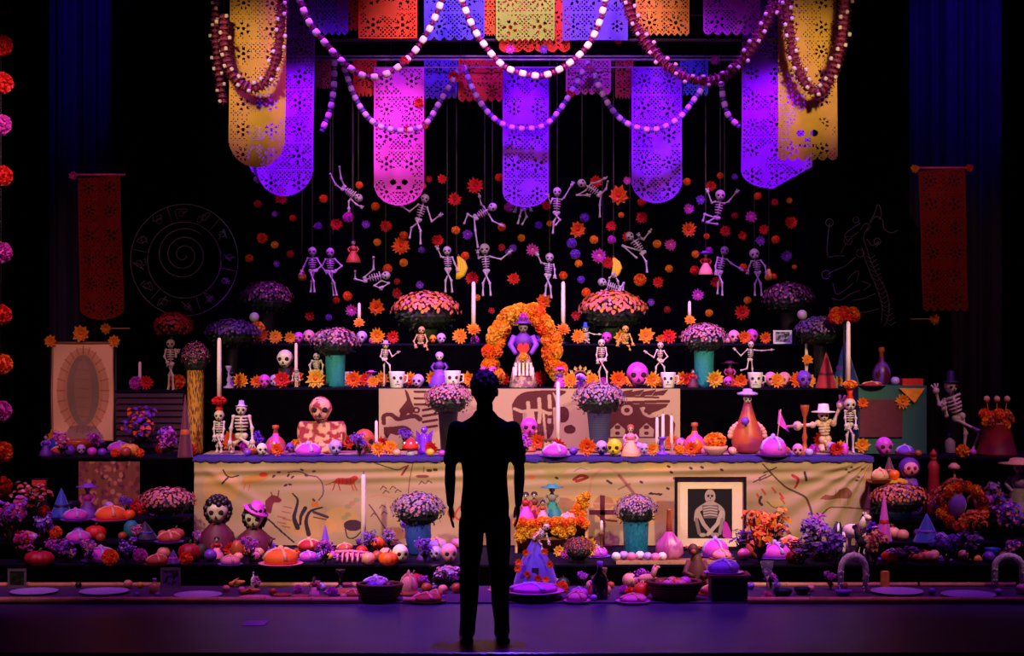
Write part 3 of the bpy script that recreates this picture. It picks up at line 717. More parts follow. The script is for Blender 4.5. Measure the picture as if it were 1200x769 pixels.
# landmarks used to tell look-alikes apart
for l in ((612, 405, 'the marigold arch'), (467, 190, 'the magenta hanging banner'), (616, 190, 'the centre violet banner'), (770, 190, 'the right-hand deep violet banner'),
          (300, 150, 'the left yellow banner'), (945, 140, 'the right yellow banner'), (498, 362, 'the left orange chrysanthemum'), (718, 358, 'the right orange chrysanthemum'),
          (555, 350, 'the tall candle left of the arch'), (660, 350, 'the tall candle right of the arch'), (312, 348, 'the upper left plum chrysanthemum'), (923, 348, 'the upper right plum chrysanthemum'),
          (393, 400, 'the left lilac chrysanthemum'), (825, 395, 'the right lilac chrysanthemum'), (270, 390, 'the left purple flower mound'), (962, 390, 'the right purple flower mound'),
          (832, 600, 'the framed portrait'), (525, 470, 'the flower pot behind the man'), (702, 475, 'the flower pot on the story cloth'), (375, 490, 'the patterned clay bust'),
          (875, 490, 'the gourd doll'), (965, 495, 'the sombrero figure'), (568, 455, "the standing man's head"), (257, 480, 'the left tall candle'), (994, 450, 'the right tall candle'),
          (917, 394, 'the small white picture frame'), (216, 305, 'the chalk disc'), (1010, 310, 'the chalk serpent'), (366, 310, 'the leftmost hanging skeleton'), (387, 312, 'the skeleton with hands on hips'),
          (409, 222, 'the diving skeleton'), (494, 255, 'the running skeleton'), (436, 325, 'the tumbling skeleton'), (560, 258, 'the leaping skeleton'), (524, 312, 'the skeleton with bananas'),
          (570, 312, 'the skeleton with outstretched arm'), (652, 240, 'the skeleton reaching up'), (698, 226, 'the swooping skeleton'), (643, 318, 'the waving skeleton'), (748, 292, 'the reclining skeleton'),
          (842, 245, 'the cheering skeleton'), (846, 315, 'the skeleton offering a flower'), (888, 318, 'the skeleton standing stiffly'), (716, 336, 'the skeleton lying on blooms'),
          (98, 460, 'the tan cloth banner'), (175, 480, 'the ribbed crate'), (230, 460, 'the tall sunflower vase'), (1045, 490, 'the green cloth crate'), (1122, 490, 'the leaning skeleton'),
          (195, 590, 'the low left chrysanthemum'), (1055, 585, 'the low right chrysanthemum'), (490, 600, 'the chrysanthemum in the blue vase'), (745, 610, 'the chrysanthemum in the turquoise pot'),
          (255, 605, 'the dark-haired skull bust'), (298, 605, 'the skull bust in a hat'), (645, 605, 'the marigold shelf'), (1000, 670, 'the white bone arch'), (445, 705, 'the dark basket'), (785, 700, 'the wicker basket'), (853, 705, 'the black box'),
          (40, 694, 'the leftmost charger plate'), (1135, 690, 'the rightmost charger plate'), (128, 575, 'the small painted cloth'), (1125, 590, 'the marigold wreath'), (200, 683, 'the small silver frame')):
    lm(*l)

# ------------------------------------------------------------------ paper flowers pinned to the backdrop
A_, O_, R_, C_, G_, V_ = 'amber', 'orange', 'red', 'crimson', 'magenta', 'violet'
for (x, y, d_, c) in ((329, 232, 17, R_), (322, 251, 9, V_), (372, 266, 11, G_), (394, 263, 16, R_), (429, 263, 12, V_), (307, 279, 15, R_), (324, 309, 9, V_), (452, 265, 16, R_), (470, 288, 24, O_),
        (518, 210, 13, R_), (533, 234, 18, R_), (513, 282, 16, R_), (465, 344, 14, C_), (412, 364, 16, G_), (441, 360, 22, O_), (363, 371, 13, C_), (553, 326, 18, R_), (557, 218, 22, R_), (588, 290, 10, C_),
        (602, 327, 17, R_), (624, 293, 17, G_), (637, 353, 21, O_), (677, 269, 22, O_), (698, 213, 17, R_), (725, 229, 26, O_), (716, 265, 14, R_), (702, 300, 20, G_), (712, 308, 16, R_), (752, 255, 16, R_),
        (735, 277, 14, R_), (735, 212, 11, G_), (675, 370, 13, C_), (833, 218, 14, R_), (821, 234, 13, V_), (807, 245, 14, G_), (880, 254, 16, G_), (927, 261, 17, R_), (807, 269, 20, O_), (850, 271, 15, R_),
        (870, 276, 12, R_), (895, 269, 14, R_), (891, 282, 14, V_), (786, 287, 16, G_), (771, 331, 15, R_), (839, 331, 15, R_), (922, 300, 15, V_), (818, 346, 16, G_), (870, 366, 21, R_), (548, 275, 14, V_),
        (640, 241, 13, R_), (861, 207, 9, V_), (330, 222, 12, C_), (492, 334, 11, V_), (503, 210, 9, C_), (576, 364, 9, C_), (763, 354, 10, V_), (302, 210, 12, V_), (908, 237, 10, R_), (465, 330, 9, C_)):
    star(x, y, d_, c)
for (x, y, d_, c) in ((302, 239, 9, C_), (379, 233, 10, O_), (408, 255, 13, G_), (373, 265, 9, V_), (343, 256, 8, R_), (322, 287, 9, A_), (292, 303, 10, O_), (340, 298, 9, C_), (421, 217, 9, O_), (440, 242, 10, O_),
        (473, 276, 10, O_), (442, 284, 9, A_), (473, 308, 10, A_), (494, 293, 8, V_), (496, 218, 7, O_), (534, 270, 10, A_), (545, 300, 10, O_), (407, 347, 11, O_), (394, 352, 8, R_), (385, 372, 8, V_), (454, 315, 11, O_),
        (585, 208, 10, O_), (596, 243, 11, G_), (588, 266, 10, O_), (601, 291, 9, V_), (611, 279, 9, A_), (559, 349, 8, A_), (631, 264, 9, V_), (644, 262, 7, A_), (670, 285, 12, V_), (674, 298, 12, V_), (678, 309, 9, A_),
        (660, 323, 10, O_), (685, 255, 11, V_), (717, 281, 10, G_), (696, 281, 10, A_), (728, 252, 7, A_), (752, 237, 10, O_), (750, 328, 15, O_), (681, 328, 9, V_), (687, 343, 11, O_), (805, 213, 9, O_), (844, 206, 8, O_),
        (861, 253, 8, C_), (888, 230, 9, O_), (925, 235, 7, A_), (909, 281, 10, O_), (770, 286, 10, A_), (828, 277, 7, A_), (815, 298, 9, A_), (784, 315, 9, A_), (814, 317, 11, R_), (871, 314, 10, O_), (931, 313, 6, A_), (907, 324, 7, O_),
        (782, 363, 8, C_), (831, 367, 9, A_), (876, 352, 9, A_), (596, 296, 8, V_), (831, 294, 9, G_)):
    pom(x, y, d_, c)

# ------------------------------------------------------------------ bead garlands
def P_bead_white(c='ece4d4'):
    b = MB(); b.sphere((0, 0, 0), (.46, .46, .5), 12, 8, fn=lambda x, y, z: tuple(math.copysign(abs(c_) ** .6, c_) for c_ in (x, y, z))); return b.mesh('bead', M('bead_' + c, c, rough=.5))
def P_ruffle(c):
    b = MB()
    for k in range(14):
        a = 2 * PI * k / 14; d = Vector((math.cos(a), math.sin(a), .12 * (-1) ** k)); s = Vector((-math.sin(a), math.cos(a), 0))
        b.petal((0, 0, 0), d, s, (0, 0, 1), .5, .13, 0, .2 * (-1) ** k, .0)
    b.sphere((0, 0, 0), (.3, .3, .22), 8, 5); return b.mesh('ruffle', petal_mat(c), False)
PAL['plum'] = '8a2a5c'
BEADS = {}
def garland(label, pts, Y, step, wb, wr, ruffle='plum', side_beads=False):
    P = spline(pts, 10); o = W(*pts[0], Y); t = thing('hanging_garland', label, 'garland', o)
    V = [W(x, y, Y) - o for x, y in P]
    b = MB(); b.tube(V, .004, 5); build(b, 'string', mat('black'), t)
    if ruffle not in BEADS: BEADS[ruffle] = P_ruffle(ruffle)
    wk = 'c890ff' if Y > 17 else ('c0a8a8' if side_beads else 'ece4d4')  # rear beads are white ones with violet light put into their colour
    if wk not in BEADS: BEADS[wk] = P_bead_white(wk)
    for e_ in (0, -1):
        if pts[e_][1] > -5: build(MB().tube([V[e_], V[e_] + Vector((0, 0, 6.6 - W(*pts[e_], Y).z))], .002, 4), 'cord', mat('black'), t)
    st = px2m(step, Y); acc = 0; k = 0
    for i in range(len(V) - 1):
        seg = (V[i + 1] - V[i]); L = seg.length
        while acc <= L:
            p = V[i] + seg * (acc / L); dirq = seg.to_track_quat('Z', 'Y'); eu = dirq.to_euler()
            if side_beads:
                obj('ruffle', BEADS[ruffle], t, p, eu, px2m(wr, Y) * random.uniform(.9, 1.1))
                n_ = seg.cross(Vector((0, 1, 0))).normalized(); sg = (-1) ** k
                if k % 3 != 2: obj('bead', BEADS[wk], t, p + n_ * sg * px2m(wr * random.uniform(.1, .42), Y) + Vector((0, -px2m(wr * .34, Y), 0)), eu, px2m(wb, Y))
            elif k % 2: obj('ruffle', BEADS[ruffle], t, p, eu, px2m(wr, Y))
            else: obj('bead', BEADS[wk], t, p, eu, px2m(wb, Y))
            acc += st; k += 1
        acc -= L
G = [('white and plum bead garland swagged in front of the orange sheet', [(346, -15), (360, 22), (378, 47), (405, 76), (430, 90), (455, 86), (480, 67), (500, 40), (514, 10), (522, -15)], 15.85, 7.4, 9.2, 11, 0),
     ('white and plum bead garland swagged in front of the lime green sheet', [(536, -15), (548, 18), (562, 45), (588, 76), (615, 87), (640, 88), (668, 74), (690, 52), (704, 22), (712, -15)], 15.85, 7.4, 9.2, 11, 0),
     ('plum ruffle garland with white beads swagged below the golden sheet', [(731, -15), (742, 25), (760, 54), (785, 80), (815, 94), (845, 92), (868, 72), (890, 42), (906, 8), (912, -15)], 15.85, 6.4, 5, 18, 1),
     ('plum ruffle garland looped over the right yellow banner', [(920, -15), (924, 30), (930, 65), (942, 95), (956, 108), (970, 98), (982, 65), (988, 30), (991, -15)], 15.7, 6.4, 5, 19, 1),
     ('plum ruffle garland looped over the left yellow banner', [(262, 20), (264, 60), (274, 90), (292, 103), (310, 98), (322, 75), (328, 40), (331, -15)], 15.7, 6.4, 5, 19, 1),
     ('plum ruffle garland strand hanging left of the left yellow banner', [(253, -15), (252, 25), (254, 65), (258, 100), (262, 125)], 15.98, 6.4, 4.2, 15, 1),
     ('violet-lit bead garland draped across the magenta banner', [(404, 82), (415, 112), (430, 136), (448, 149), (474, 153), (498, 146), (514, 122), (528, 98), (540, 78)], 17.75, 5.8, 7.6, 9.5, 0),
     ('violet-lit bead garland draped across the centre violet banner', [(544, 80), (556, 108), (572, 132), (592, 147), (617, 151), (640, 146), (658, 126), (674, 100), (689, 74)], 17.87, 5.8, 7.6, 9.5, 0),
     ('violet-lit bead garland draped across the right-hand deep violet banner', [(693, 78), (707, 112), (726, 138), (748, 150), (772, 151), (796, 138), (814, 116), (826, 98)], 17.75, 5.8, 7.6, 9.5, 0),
     ('short violet-lit bead strand hanging beside the left violet banner', [(392, 74), (391, 105), (386, 132), (376, 156)], 17.75, 6.2, 8, 8, 0),
     ('short violet-lit bead strand hanging beside the wide violet banner', [(845, 98), (848, 118), (854, 136), (868, 150)], 17.75, 6.2, 8, 8, 0)]
PAL['plum_violet_lit'] = '8a5ad0'  # violet stage light put into the rear garlands' ruffle colour
for (l, p_, Y_, st, wb, wr, sb) in G: garland(l, p_, Y_, st, wb, wr, 'plum' if Y_ < 17 else 'plum_violet_lit', bool(sb))
for (x, y, dia, c, Y_) in ((491, 120, 14, R_, 17.995), (478, 152, 12, R_, 17.74), (498, 146, 12, R_, 17.742), (532, 90, 17, R_, 17.74), (669, 109, 13, R_, 17.86), (541, 80, 12, G_, 17.72), (690, 79, 13, G_, 17.72), (838, 70, 14, G_, 18.1), (474, 71, 13, C_, 15.82), (598, 58, 13, G_, 16.56), (637, 58, 12, V_, 16.56), (724, 48, 10, R_, 16.6)):
    star(x, y, dia, c, Y=Y_)
# pompom strand at the left edge of the picture
t = thing('hanging_pompom_strand', 'vertical strand of red, magenta and orange pompoms at the left picture edge', 'garland', W(1, -20, 13.0))
b = MB(); b.tube([(0, 0, .3), (0, 0, -(600) * 13.0 / F)], .004, 5); build(b, 'cord', mat('black'), t)
for (x, y, c) in ((1, 8, 'maroon'), (2, 53, R_), (3, 97, R_), (1, 146, G_), (2, 206, 'red'), (2, 296, G_), (1, 369, R_), (2, 427, O_), (1, 482, G_), (3, 530, O_), (2, 571, R_)):
    pr = proto(('pom', c), P_pom, c); o = obj('pompom', pr[0][1], t, W(x, y, 13.0) - W(1, -20, 13.0), (0, random.uniform(0, 6), 0), px2m(25, 13.0))

# ------------------------------------------------------------------ skeletons
BONE = M('bone_white', 'cabfa8', rough=.5, var=.12, scale=30)
BONE_DIM = M('bone_grey', 'aca4b4', rough=.6, var=.12, scale=30)  # bone of the hanging puppets, dim violet light put into its colour
def bone(b, p, q_, r):
    p, q_ = Vector(p), Vector(q_); d = q_ - p
    b.tube([p, p + d * .12, p + d * .5, p + d * .88, q_], [r * 1.5, r * 1.1, r * .8, r * 1.1, r * 1.5], 6)
    b.sphere(p, r * 1.6, 6, 4); b.sphere(q_, r * 1.5, 6, 4)
def skeleton(label, Y, head, chest, hip, arms, legs, hr=5.0, rw=7, bt=1.1, thread=None, name='hanging_skeleton', m=None, group='hanging skeleton puppets', base=None, yaw=0.0, hat=None):
    """joints in photograph pixels at depth Y; arms and legs are lists of joint chains"""
    m = m or (BONE_DIM if name == 'hanging_skeleton' else BONE); o = W(*hip, Y); s = Y / F
    t = thing(name, label, 'skeleton', o, group=group)
    v = lambda p, dy=0.0: Vector(((p[0] - hip[0]) * s, dy, -(p[1] - hip[1]) * s))
    H, Cc = v(head), v(chest); r = bt * s
    ax = (Cc.normalized() if Cc.length > 1e-6 else Vector((0, 0, 1)))
    key = ('skhead', m.name)
    if key not in PROTO: PROTO[key] = skull_parts(m, off=(0, 0, 0))
    rot = Vector((0, 0, 1)).rotation_difference((H - Cc).normalized()).to_euler(); rot.z += yaw
    sk = obj('skull', PROTO[key][0][1], t, H, rot, hr * 2 * s)
    for e in PROTO[key][1:]: obj(e[0], e[1], sk)
    b = MB(); b.tube([Vector((0, 0, 0)), Cc * .5 + Vector((0, .01, 0)), Cc, H * .85 + Cc * .15], r * 1.0, 6); build(b, 'spine', m, t)
    b = MB(); side = ax.cross(Vector((0, 1, 0))).normalized(); ln = rw * s
    up = Cc + (H - Cc) * .35
    for k in range(5):
        c = up + (Cc * .45 - up) * (k / 4.0); wk = ln * (.62, .9, 1.0, .92, .72)[k]
        ring = [c + side * (wk * .62 * math.cos(a)) + Vector((0, wk * .5 * math.sin(a), 0)) for a in [2 * PI * i / 10 for i in range(11)]]
        b.tube(ring, r * .62, 5, cap=False)
    b.tube([up + side * ln * .75, up + side * ln * .2 + Vector((0, -ln * .3, 0)), up - side * ln * .2 + Vector((0, -ln * .3, 0)), up - side * ln * .75], r * .75, 5)
    b.tube([up + Vector((0, -ln * .36, 0)), Cc * .6 + Vector((0, -ln * .42, 0))], r * .8, 5)
    build(b, 'rib_cage', m, t)
    b = MB()
    for sg in (-1, 1): b.sphere(side * sg * ln * .3 + ax * ln * .12, (ln * .36, ln * .28, ln * .3), 8, 5)
    b.sphere((0, 0, 0), (ln * .25, ln * .22, ln * .3), 8, 5); build(b, 'pelvis', m, t)
    for i, ch in enumerate(arms):
        b = MB(); sd = side if (v(ch[0]) - up).dot(side) > 0 else -side
        p = up + sd * ln * .78
        for j, k in enumerate(ch):
            w_ = v(k, -.035 * (j + 1) * (1 if i % 2 else .4)); bone(b, p, w_, r * .85); p = w_
        b.sphere(p, r * 1.9, 6, 5)
        for f_ in range(3):
            dq = (p - v(ch[0])).normalized() if len(ch) > 1 else (p - up).normalized()
            b.tube([p, p + (dq + side * .5 * (f_ - 1)).normalized() * r * 4.2], r * .5, 4)
        build(b, 'arm', m, t)
    for i, ch in enumerate(legs):
        b = MB(); sd = side if (v(ch[-1])).dot(side) > 0 else -side
        p = side * ln * .34 * (1 if i % 2 else -1)
        for j, k in enumerate(ch):
            w_ = v(k, -.03 * (1 if i % 2 else -.6)); bone(b, p, w_, r); p = w_
        b.sphere(p + Vector((0, -r * 1.5, -r * .3)), (r * 1.3, r * 3.2, r * 1.1), 6, 4)
        build(b, 'leg', m, t)
    if thread is not None:
        b = MB(); tp = W(0, thread, Y).z - o.z; b.tube([H + Vector((0, 0, hr * s * .5)), Vector((H.x, H.y, tp))], .0022, 4); build(b, 'thread', M('thread', '6a6f60', rough=.6), t)
    if hat:
        hc, hw, hh = hat
        b = MB(); b.lathe([(hw * s, 0), (hw * s * 1.02, hh * s * .12), (hw * s * .5, hh * s * .2), (hw * s * .42, hh * s), (0.001, hh * s * 1.05)], H + Vector((0, 0, hr * s * .55)), 14); build(b, 'hat', mat(hc), t)
    return t
SY = 18.12; SL = 18.34
skeleton('small skeleton puppet diving head down near the left violet banner', SY, (420, 232), (411, 227), (402, 220), [[(409, 236), (409, 245)], [(418, 240), (424, 243)]], [[(393, 216), (387, 204)], [(400, 210), (398, 196)]], thread=70)
skeleton('skeleton puppet running, hanging just below the magenta banner', SY, (498, 233), (494, 246), (490, 258), [[(480, 248), (471, 242)], [(506, 260), (516, 253)]], [[(482, 267), (480, 279)], [(493, 271), (493, 286)]], thread=70)
skeleton('leftmost hanging skeleton puppet, arms bent out, beside a yellow pear', SY, (366, 295), (366, 307), (366, 318), [[(356, 313), (354, 319)], [(377, 312), (372, 317)]], [[(365, 330), (364, 342)], [(368, 330), (369, 342)]], thread=66)
skeleton('skeleton puppet with hands on hips, second from the left', SL, (387, 296), (387, 308), (387, 319), [[(377, 313), (382, 318)], [(401, 312), (394, 318)]], [[(389, 332), (391, 346)], [(392, 332), (395, 346)]], thread=66)
skeleton('skeleton puppet tumbling sideways with one leg straight up', SL, (452, 323), (442, 324), (427, 328), [[(456, 332), (448, 337)], [(439, 335), (446, 338)]], [[(416, 327), (416, 318)], [(438, 316), (438, 302)]], thread=66)
skeleton('skeleton puppet leaping with torso level left of the centre violet banner', SY, (577, 243), (566, 249), (557, 255), [[(577, 259), (587, 264)], [(564, 240), (562, 231)]], [[(548, 251), (544, 262)], [(557, 270), (560, 290)]], thread=70)
skeleton('skeleton puppet waving one arm with a bunch of bananas at its side', SL, (524, 294), (525, 306), (525, 316), [[(517, 301), (513, 292)], [(533, 309), (536, 316)]], [[(522, 329), (522, 342)], [(529, 329), (530, 342)]], thread=66)
skeleton('skeleton puppet standing with its right-hand arm stretched out, left of the arch', SL, (568, 292), (569, 306), (570, 318), [[(587, 304), (597, 296)], [(561, 303), (560, 296)]], [[(566, 332), (566, 346)], [(574, 332), (575, 346)]], hr=6, thread=66)
skeleton('small skeleton puppet half hidden by the centre violet banner', SY + .12, (613, 229), (613, 237), (613, 246), [[(606, 240), (604, 246)], [(620, 240), (622, 246)]], [[(617, 254), (612, 263)], [(609, 254), (607, 262)]], thread=70, hr=4.5, rw=5.5)
skeleton('skeleton puppet reaching one arm up right of the centre violet banner', SY, (653, 225), (653, 238), (652, 250), [[(661, 232), (670, 217)], [(645, 238), (642, 231)]], [[(649, 260), (648, 273)], [(656, 258), (651, 264)]], thread=70)
skeleton('skeleton puppet swooping with head to the left near the violet banners', SY, (682, 215), (694, 221), (703, 228), [[(676, 229), (688, 229)], [(700, 214), (708, 210)]], [[(703, 240), (703, 254)], [(710, 222), (712, 213)]], thread=70)
skeleton('skeleton puppet waving, hanging right of the marigold arch', SL, (644, 302), (643, 314), (642, 323), [[(634, 308), (630, 299)], [(650, 316), (650, 324)]], [[(640, 335), (639, 347)], [(645, 336), (646, 349)]], thread=66)
skeleton('skeleton puppet reclining with knees drawn up and one arm raised', SL, (738, 277), (747, 286), (754, 297), [[(754, 281), (761, 272)], [(752, 280), (748, 276)]], [[(730, 288), (746, 302)], [(757, 307), (758, 319)]], thread=66)
skeleton('skeleton puppet cheering with both arms up, upper right of the backdrop', SY, (844, 229), (843, 242), (840, 256), [[(834, 238), (829, 225)], [(853, 237), (862, 226)]], [[(826, 251), (824, 259)], [(828, 261), (840, 263)]], hr=6, thread=70)
skeleton('skeleton puppet holding a flower out to its right', SL, (849, 294), (845, 308), (843, 319), [[(857, 309), (867, 315)], [(838, 312), (838, 320)]], [[(842, 332), (841, 344)], [(846, 332), (846, 346)]], thread=66)
skeleton('rightmost hanging skeleton puppet standing stiffly beside a yellow pear', SL, (884, 298), (887, 310), (888, 320), [[(878, 312), (876, 318)], [(896, 312), (897, 320)]], [[(885, 333), (885, 346)], [(891, 333), (892, 346)]], hr=6, thread=66)
skeleton('skeleton puppet lying back above the right orange chrysanthemum', SL, (706, 331), (716, 336), (727, 339), [[(714, 326), (718, 322)], [(710, 340), (705, 342)]], [[(731, 332), (730, 340)], [(724, 330), (721, 324)]], thread=66)
# fruit hung with them
def P_banana():
    b = MB()
    for k in range(3):
        a = (k - 1) * .3
        b.tube([(.0 + .1 * a, 0, .5), (.14 + a * .3, -.05 * k, .25), (.18 + a * .4, -.06 * k, 0), (.1 + a * .35, -.05 * k, -.3), (-.02 + a * .2, -.03 * k, -.5)], [.03, .1, .13, .1, .03], 7)
    return [('root', b.mesh('banana_bunch', mat('yellow'))), ('stalk', MB().tube([(0, 0, .47), (0, 0, .6)], .04, 6).mesh('stalk', mat('brown')), 0)]
inst(proto('ban', P_banana), 'hanging_banana_bunch', 'yellow banana bunch beside the skeleton left of the arch', 'banana', W(537, 314, SL - .06), px2m(27, SY))
inst(proto('ban', P_banana), 'hanging_banana_bunch', 'yellow banana bunch above the right orange chrysanthemum', 'banana', W(719, 314, SL), px2m(24, SY))
def P_pear(c):
    b = MB(); b.lathe([(.001, -.5), (.2, -.46), (.3, -.28), (.26, -.05), (.14, .15), (.11, .3), (.001, .36)], seg=10)
    return [('root', b.mesh('pear', mat(c))), ('stalk', MB().tube([(0, 0, .34), (.03, 0, .5)], .03, 5).mesh('stalk', mat('brown')), 0)]
for (x, y, l) in ((354, 321, 'yellow pear hanging left of the leftmost skeleton'), (901, 321, 'yellow pear hanging right of the rightmost hanging skeleton')):
    inst(proto('pear', P_pear, 'yellow'), 'hanging_pear', l, 'pear', W(x, y, SL), px2m(17, SL))
for (x, y0, y1) in ((413, 70, 283), (354, 70, 314), (901, 70, 313), (719, 70, 302), (535, 70, 298), (390, 70, 275)):
    a = W(x, 64, SL); b = MB(); b.tube([(0, 0, 0), (0, 0, -px2m(y1 - 64, SL))], .0028, 4)
    tag(obj('hanging_thread', b.mesh('hanging_thread', M('thread', '6a6f60', rough=.6)), None, a), auto('thin greenish thread hanging from the rod', x, y1), 'thread')
# two small dressed dolls hanging among the skeletons
# ------------------------------------------------------------------ potted chrysanthemums
LEAF = M('leaf_dark', '10200c', rough=.6, var=.35, scale=14)
def bloom_dome(c1, c2, c3, n=380, flat=.78, seed=0, low=-.15, size=.028):
    r_ = random.Random(seed); b = MB()
    for d in fib(int(n * 1.9)):
        if d.z < low: continue
        if d.z < .15 and r_.random() < .55: continue
        d = (d + Vector([r_.uniform(-.05, .05) for _ in range(3)])).normalized()
        R = .5 * r_.uniform(.90, 1.07); c = Vector((d.x * R, d.y * R, d.z * R * flat)); t = d.cross(Vector((.3, .2, 1))).normalized(); s = d.cross(t)
        k = size * r_.uniform(.8, 1.25); mi = 0 if r_.random() < .62 else r_.choice((1, 2)); a0 = r_.uniform(0, 1)
        ring = [c + (t * math.cos(a0 + i * PI / 3) + s * math.sin(a0 + i * PI / 3)) * k * (1.0 if i % 2 else .8) + d * k * .55 for i in range(6)]
        b.add([c] + ring + [c + d * k * .5], [(0, 1 + i, 1 + (i + 1) % 6) for i in range(6)] + [(7, 1 + (i + 1) % 6, 1 + i) for i in range(6)], mi)
    return b.mesh('blooms', [petal_mat(c1), petal_mat(c2), petal_mat(c3)], False)
def foliage(flat=.7, n=240, seed=0, zlow=-.75):
    r_ = random.Random(seed); b = MB(); b.sphere((0, 0, -.06), (.40, .40, .36 * flat), 12, 8)
    for d in fib(n):
        if d.z < zlow: continue
        R = r_.uniform(.34, .47); c = Vector((d.x * R, d.y * R, d.z * R * flat - .03)); t = d.cross(Vector((r_.uniform(-1, 1), r_.uniform(-1, 1), 1))).normalized(); s = d.cross(t)
        b.petal(c, (t + d * .5).normalized(), s, d, r_.uniform(.06, .1), .022, 0, .1)
    return b.mesh('foliage', LEAF, False)
def pot_mesh(kind, m):
    b = MB()
    if kind == 'flare': b.lathe([(.30, 0), (.32, .02), (.40, .55), (.46, .9), (.50, .92), (.50, 1), (.44, 1), (.40, .85), (0.001, .8)], seg=18)
    elif kind == 'urn': b.lathe([(.3, 0), (.36, .05), (.5, .5), (.48, .8), (.42, .95), (.46, 1), (.4, .97), (.001, .85)], seg=18)
    else: b.lathe([(.42, 0), (.45, .05), (.47, .5), (.5, .95), (.5, 1), (.44, 1), (.42, .85), (.001, .8)], seg=18)
    return b.mesh('pot', m)
PAL.update(plum2='8a4460', salmon='f08058', dusk='6a3070', lav='a888b8', rose='d88a9c', mauve='8a68a0')
def mum(label, px, top, w_, s, d, cols, pot, potw, kind='flare', flat=.78, seed=0, size=.030, low=-.15, name='potted_chrysanthemum', pmat=None):
    p = on(px, s, d); k = px2m(1, p.y); t = thing(name, label, 'plant', p)
    SURF_OF[t.name] = s
    sc = w_ * k; ztop = CH - (top - CY) * p.y / F - p.z; zc = ztop - .5 * flat * sc
    o = obj('foliage', proto(('fol', flat), foliage, flat), t, (0, 0, zc), (0, 0, seed), sc)
    o = obj('blooms', bloom_dome(*cols, seed=seed, flat=flat, size=size, low=low), t, (0, 0, zc), (0, 0, 0), sc); o['kind'] = 'stuff'
    ph = max(.04, zc - .12 * sc); obj('pot', pot_mesh(kind, pmat or mat(pot, rough=.45)), t, (0, 0, 0), (0, 0, 0), (potw * k, potw * k, ph))
    return t
mum('plum chrysanthemum mound at the left end of the top shelf', 312, 331, 60, 't3', .75, ('plum2', 'dusk', 'rose'), 'black', 26, seed=1, flat=.66)
mum('plum chrysanthemum mound at the right end of the top shelf', 924, 332, 58, 't3', .75, ('plum2', 'dusk', 'rose'), 'black', 26, seed=2, flat=.66)
mum('left bright orange chrysanthemum mound on the top shelf', 499, 343, 76, 't3', .6, ('salmon', 'amber', 'pink'), 'leaf', 34, seed=3, flat=.62, low=-.02, size=.033)
mum('right bright orange chrysanthemum mound on the top shelf', 718, 342, 76, 't3', .6, ('salmon', 'amber', 'rose'), 'leaf', 34, seed=4, flat=.62, low=-.02, size=.033)
mum('left lilac chrysanthemum in a teal pot on the middle shelf', 393, 385, 56, 't2', .45, ('rose', 'lav', 'dusk'), 'teal', 24, 'straight', seed=5, flat=.62)
mum('right lilac chrysanthemum in a teal pot on the middle shelf', 825, 380, 54, 't2', .45, ('rose', 'pink', 'lav'), 'teal', 24, 'straight', seed=6, flat=.66)
mum('purple flower mound at the left end of the middle shelf', 272, 375, 62, 't2', .6, ('violet', 'dusk', 'purple'), 'black', 18, seed=7, flat=.55, low=0)
mum('purple flower mound at the right end of the middle shelf', 961, 372, 58, 't2', .6, ('mauve', 'violet', 'dusk'), 'black', 18, seed=8, flat=.6, low=0)
mum('pink and lilac chrysanthemum in a black wire stand behind the man', 525, 450, 54, 'table', .55, ('rose', 'lav', 'pink'), 'black', 26, seed=9, flat=.7)
mum('pink and lilac chrysanthemum in a ribbed grey-blue pot before the story cloth', 702, 449, 60, 'table', .6, ('lav', 'pink', 'rose'), 'navy', 31, seed=10, flat=.66,
    pmat=M_checks('ribbed_slate', '2a2850', '4a4878', 9, kind='wave'))
mum('dusky pink chrysanthemum mound low on the left riser', 196, 572, 66, 'r2', .08, ('rose', 'salmon', 'plum2'), 'teal', 30, seed=11, flat=.5)
mum('small violet chrysanthemum in a round blue vase left of the man', 490, 578, 62, 'step', .55, ('lav', 'rose', 'mauve'), 'blue', 31, 'urn', seed=12, flat=.66)
mum('small violet chrysanthemum in a turquoise glazed pot left of the framed portrait', 745, 580, 50, 'step', .62, ('lav', 'rose', 'mauve'), 'teal', 31, 'straight', seed=13, flat=.78,
    pmat=M('turquoise_glaze', '1f78a0', rough=.3, var=.35, scale=12))
mum('dusky pink chrysanthemum mound low on the right riser', 1055, 568, 68, 'r2', .08, ('salmon', 'rose', 'plum2'), 'teal', 34, seed=14, flat=.5)

# ------------------------------------------------------------------ more prototypes
WAX = M('candle_wax', 'f0dcd4', rough=.45, var=.05)
def candle(label, px, ybot, ytop, Y, w_=5, z0=None):
    z1 = CH - (ytop - CY) * Y / F; zb = CH - (ybot - CY) * Y / F if z0 is None else z0; r = px2m(w_ / 2, Y)
    t = thing('taper_candle', label, 'candle', ((px - CX) * Y / F, Y, zb), group='taper candles'); h = z1 - zb
    b = MB(); b.lathe([(r, 0), (r, h * .5), (r * .9, h - r), (r * .5, h), (.001, h - r * .2)], seg=10); build(b, 'wax', WAX, t)
    b = MB(); b.tube([(0, 0, h - r * .4), (r * .1, 0, h + r * 1.5)], r * .14, 4); build(b, 'wick', mat('black'), t)
    return t
def P_candlestick(c):
    b = MB(); b.lathe([(.5, 0), (.5, .05), (.2, .12), (.12, .25), (.2, .35), (.1, .45), (.1, .75), (.22, .85), (.3, .95), (.3, 1), (.001, .97)], seg=12)
    return [('root', b.mesh('candlestick', mat(c, rough=.4)))]
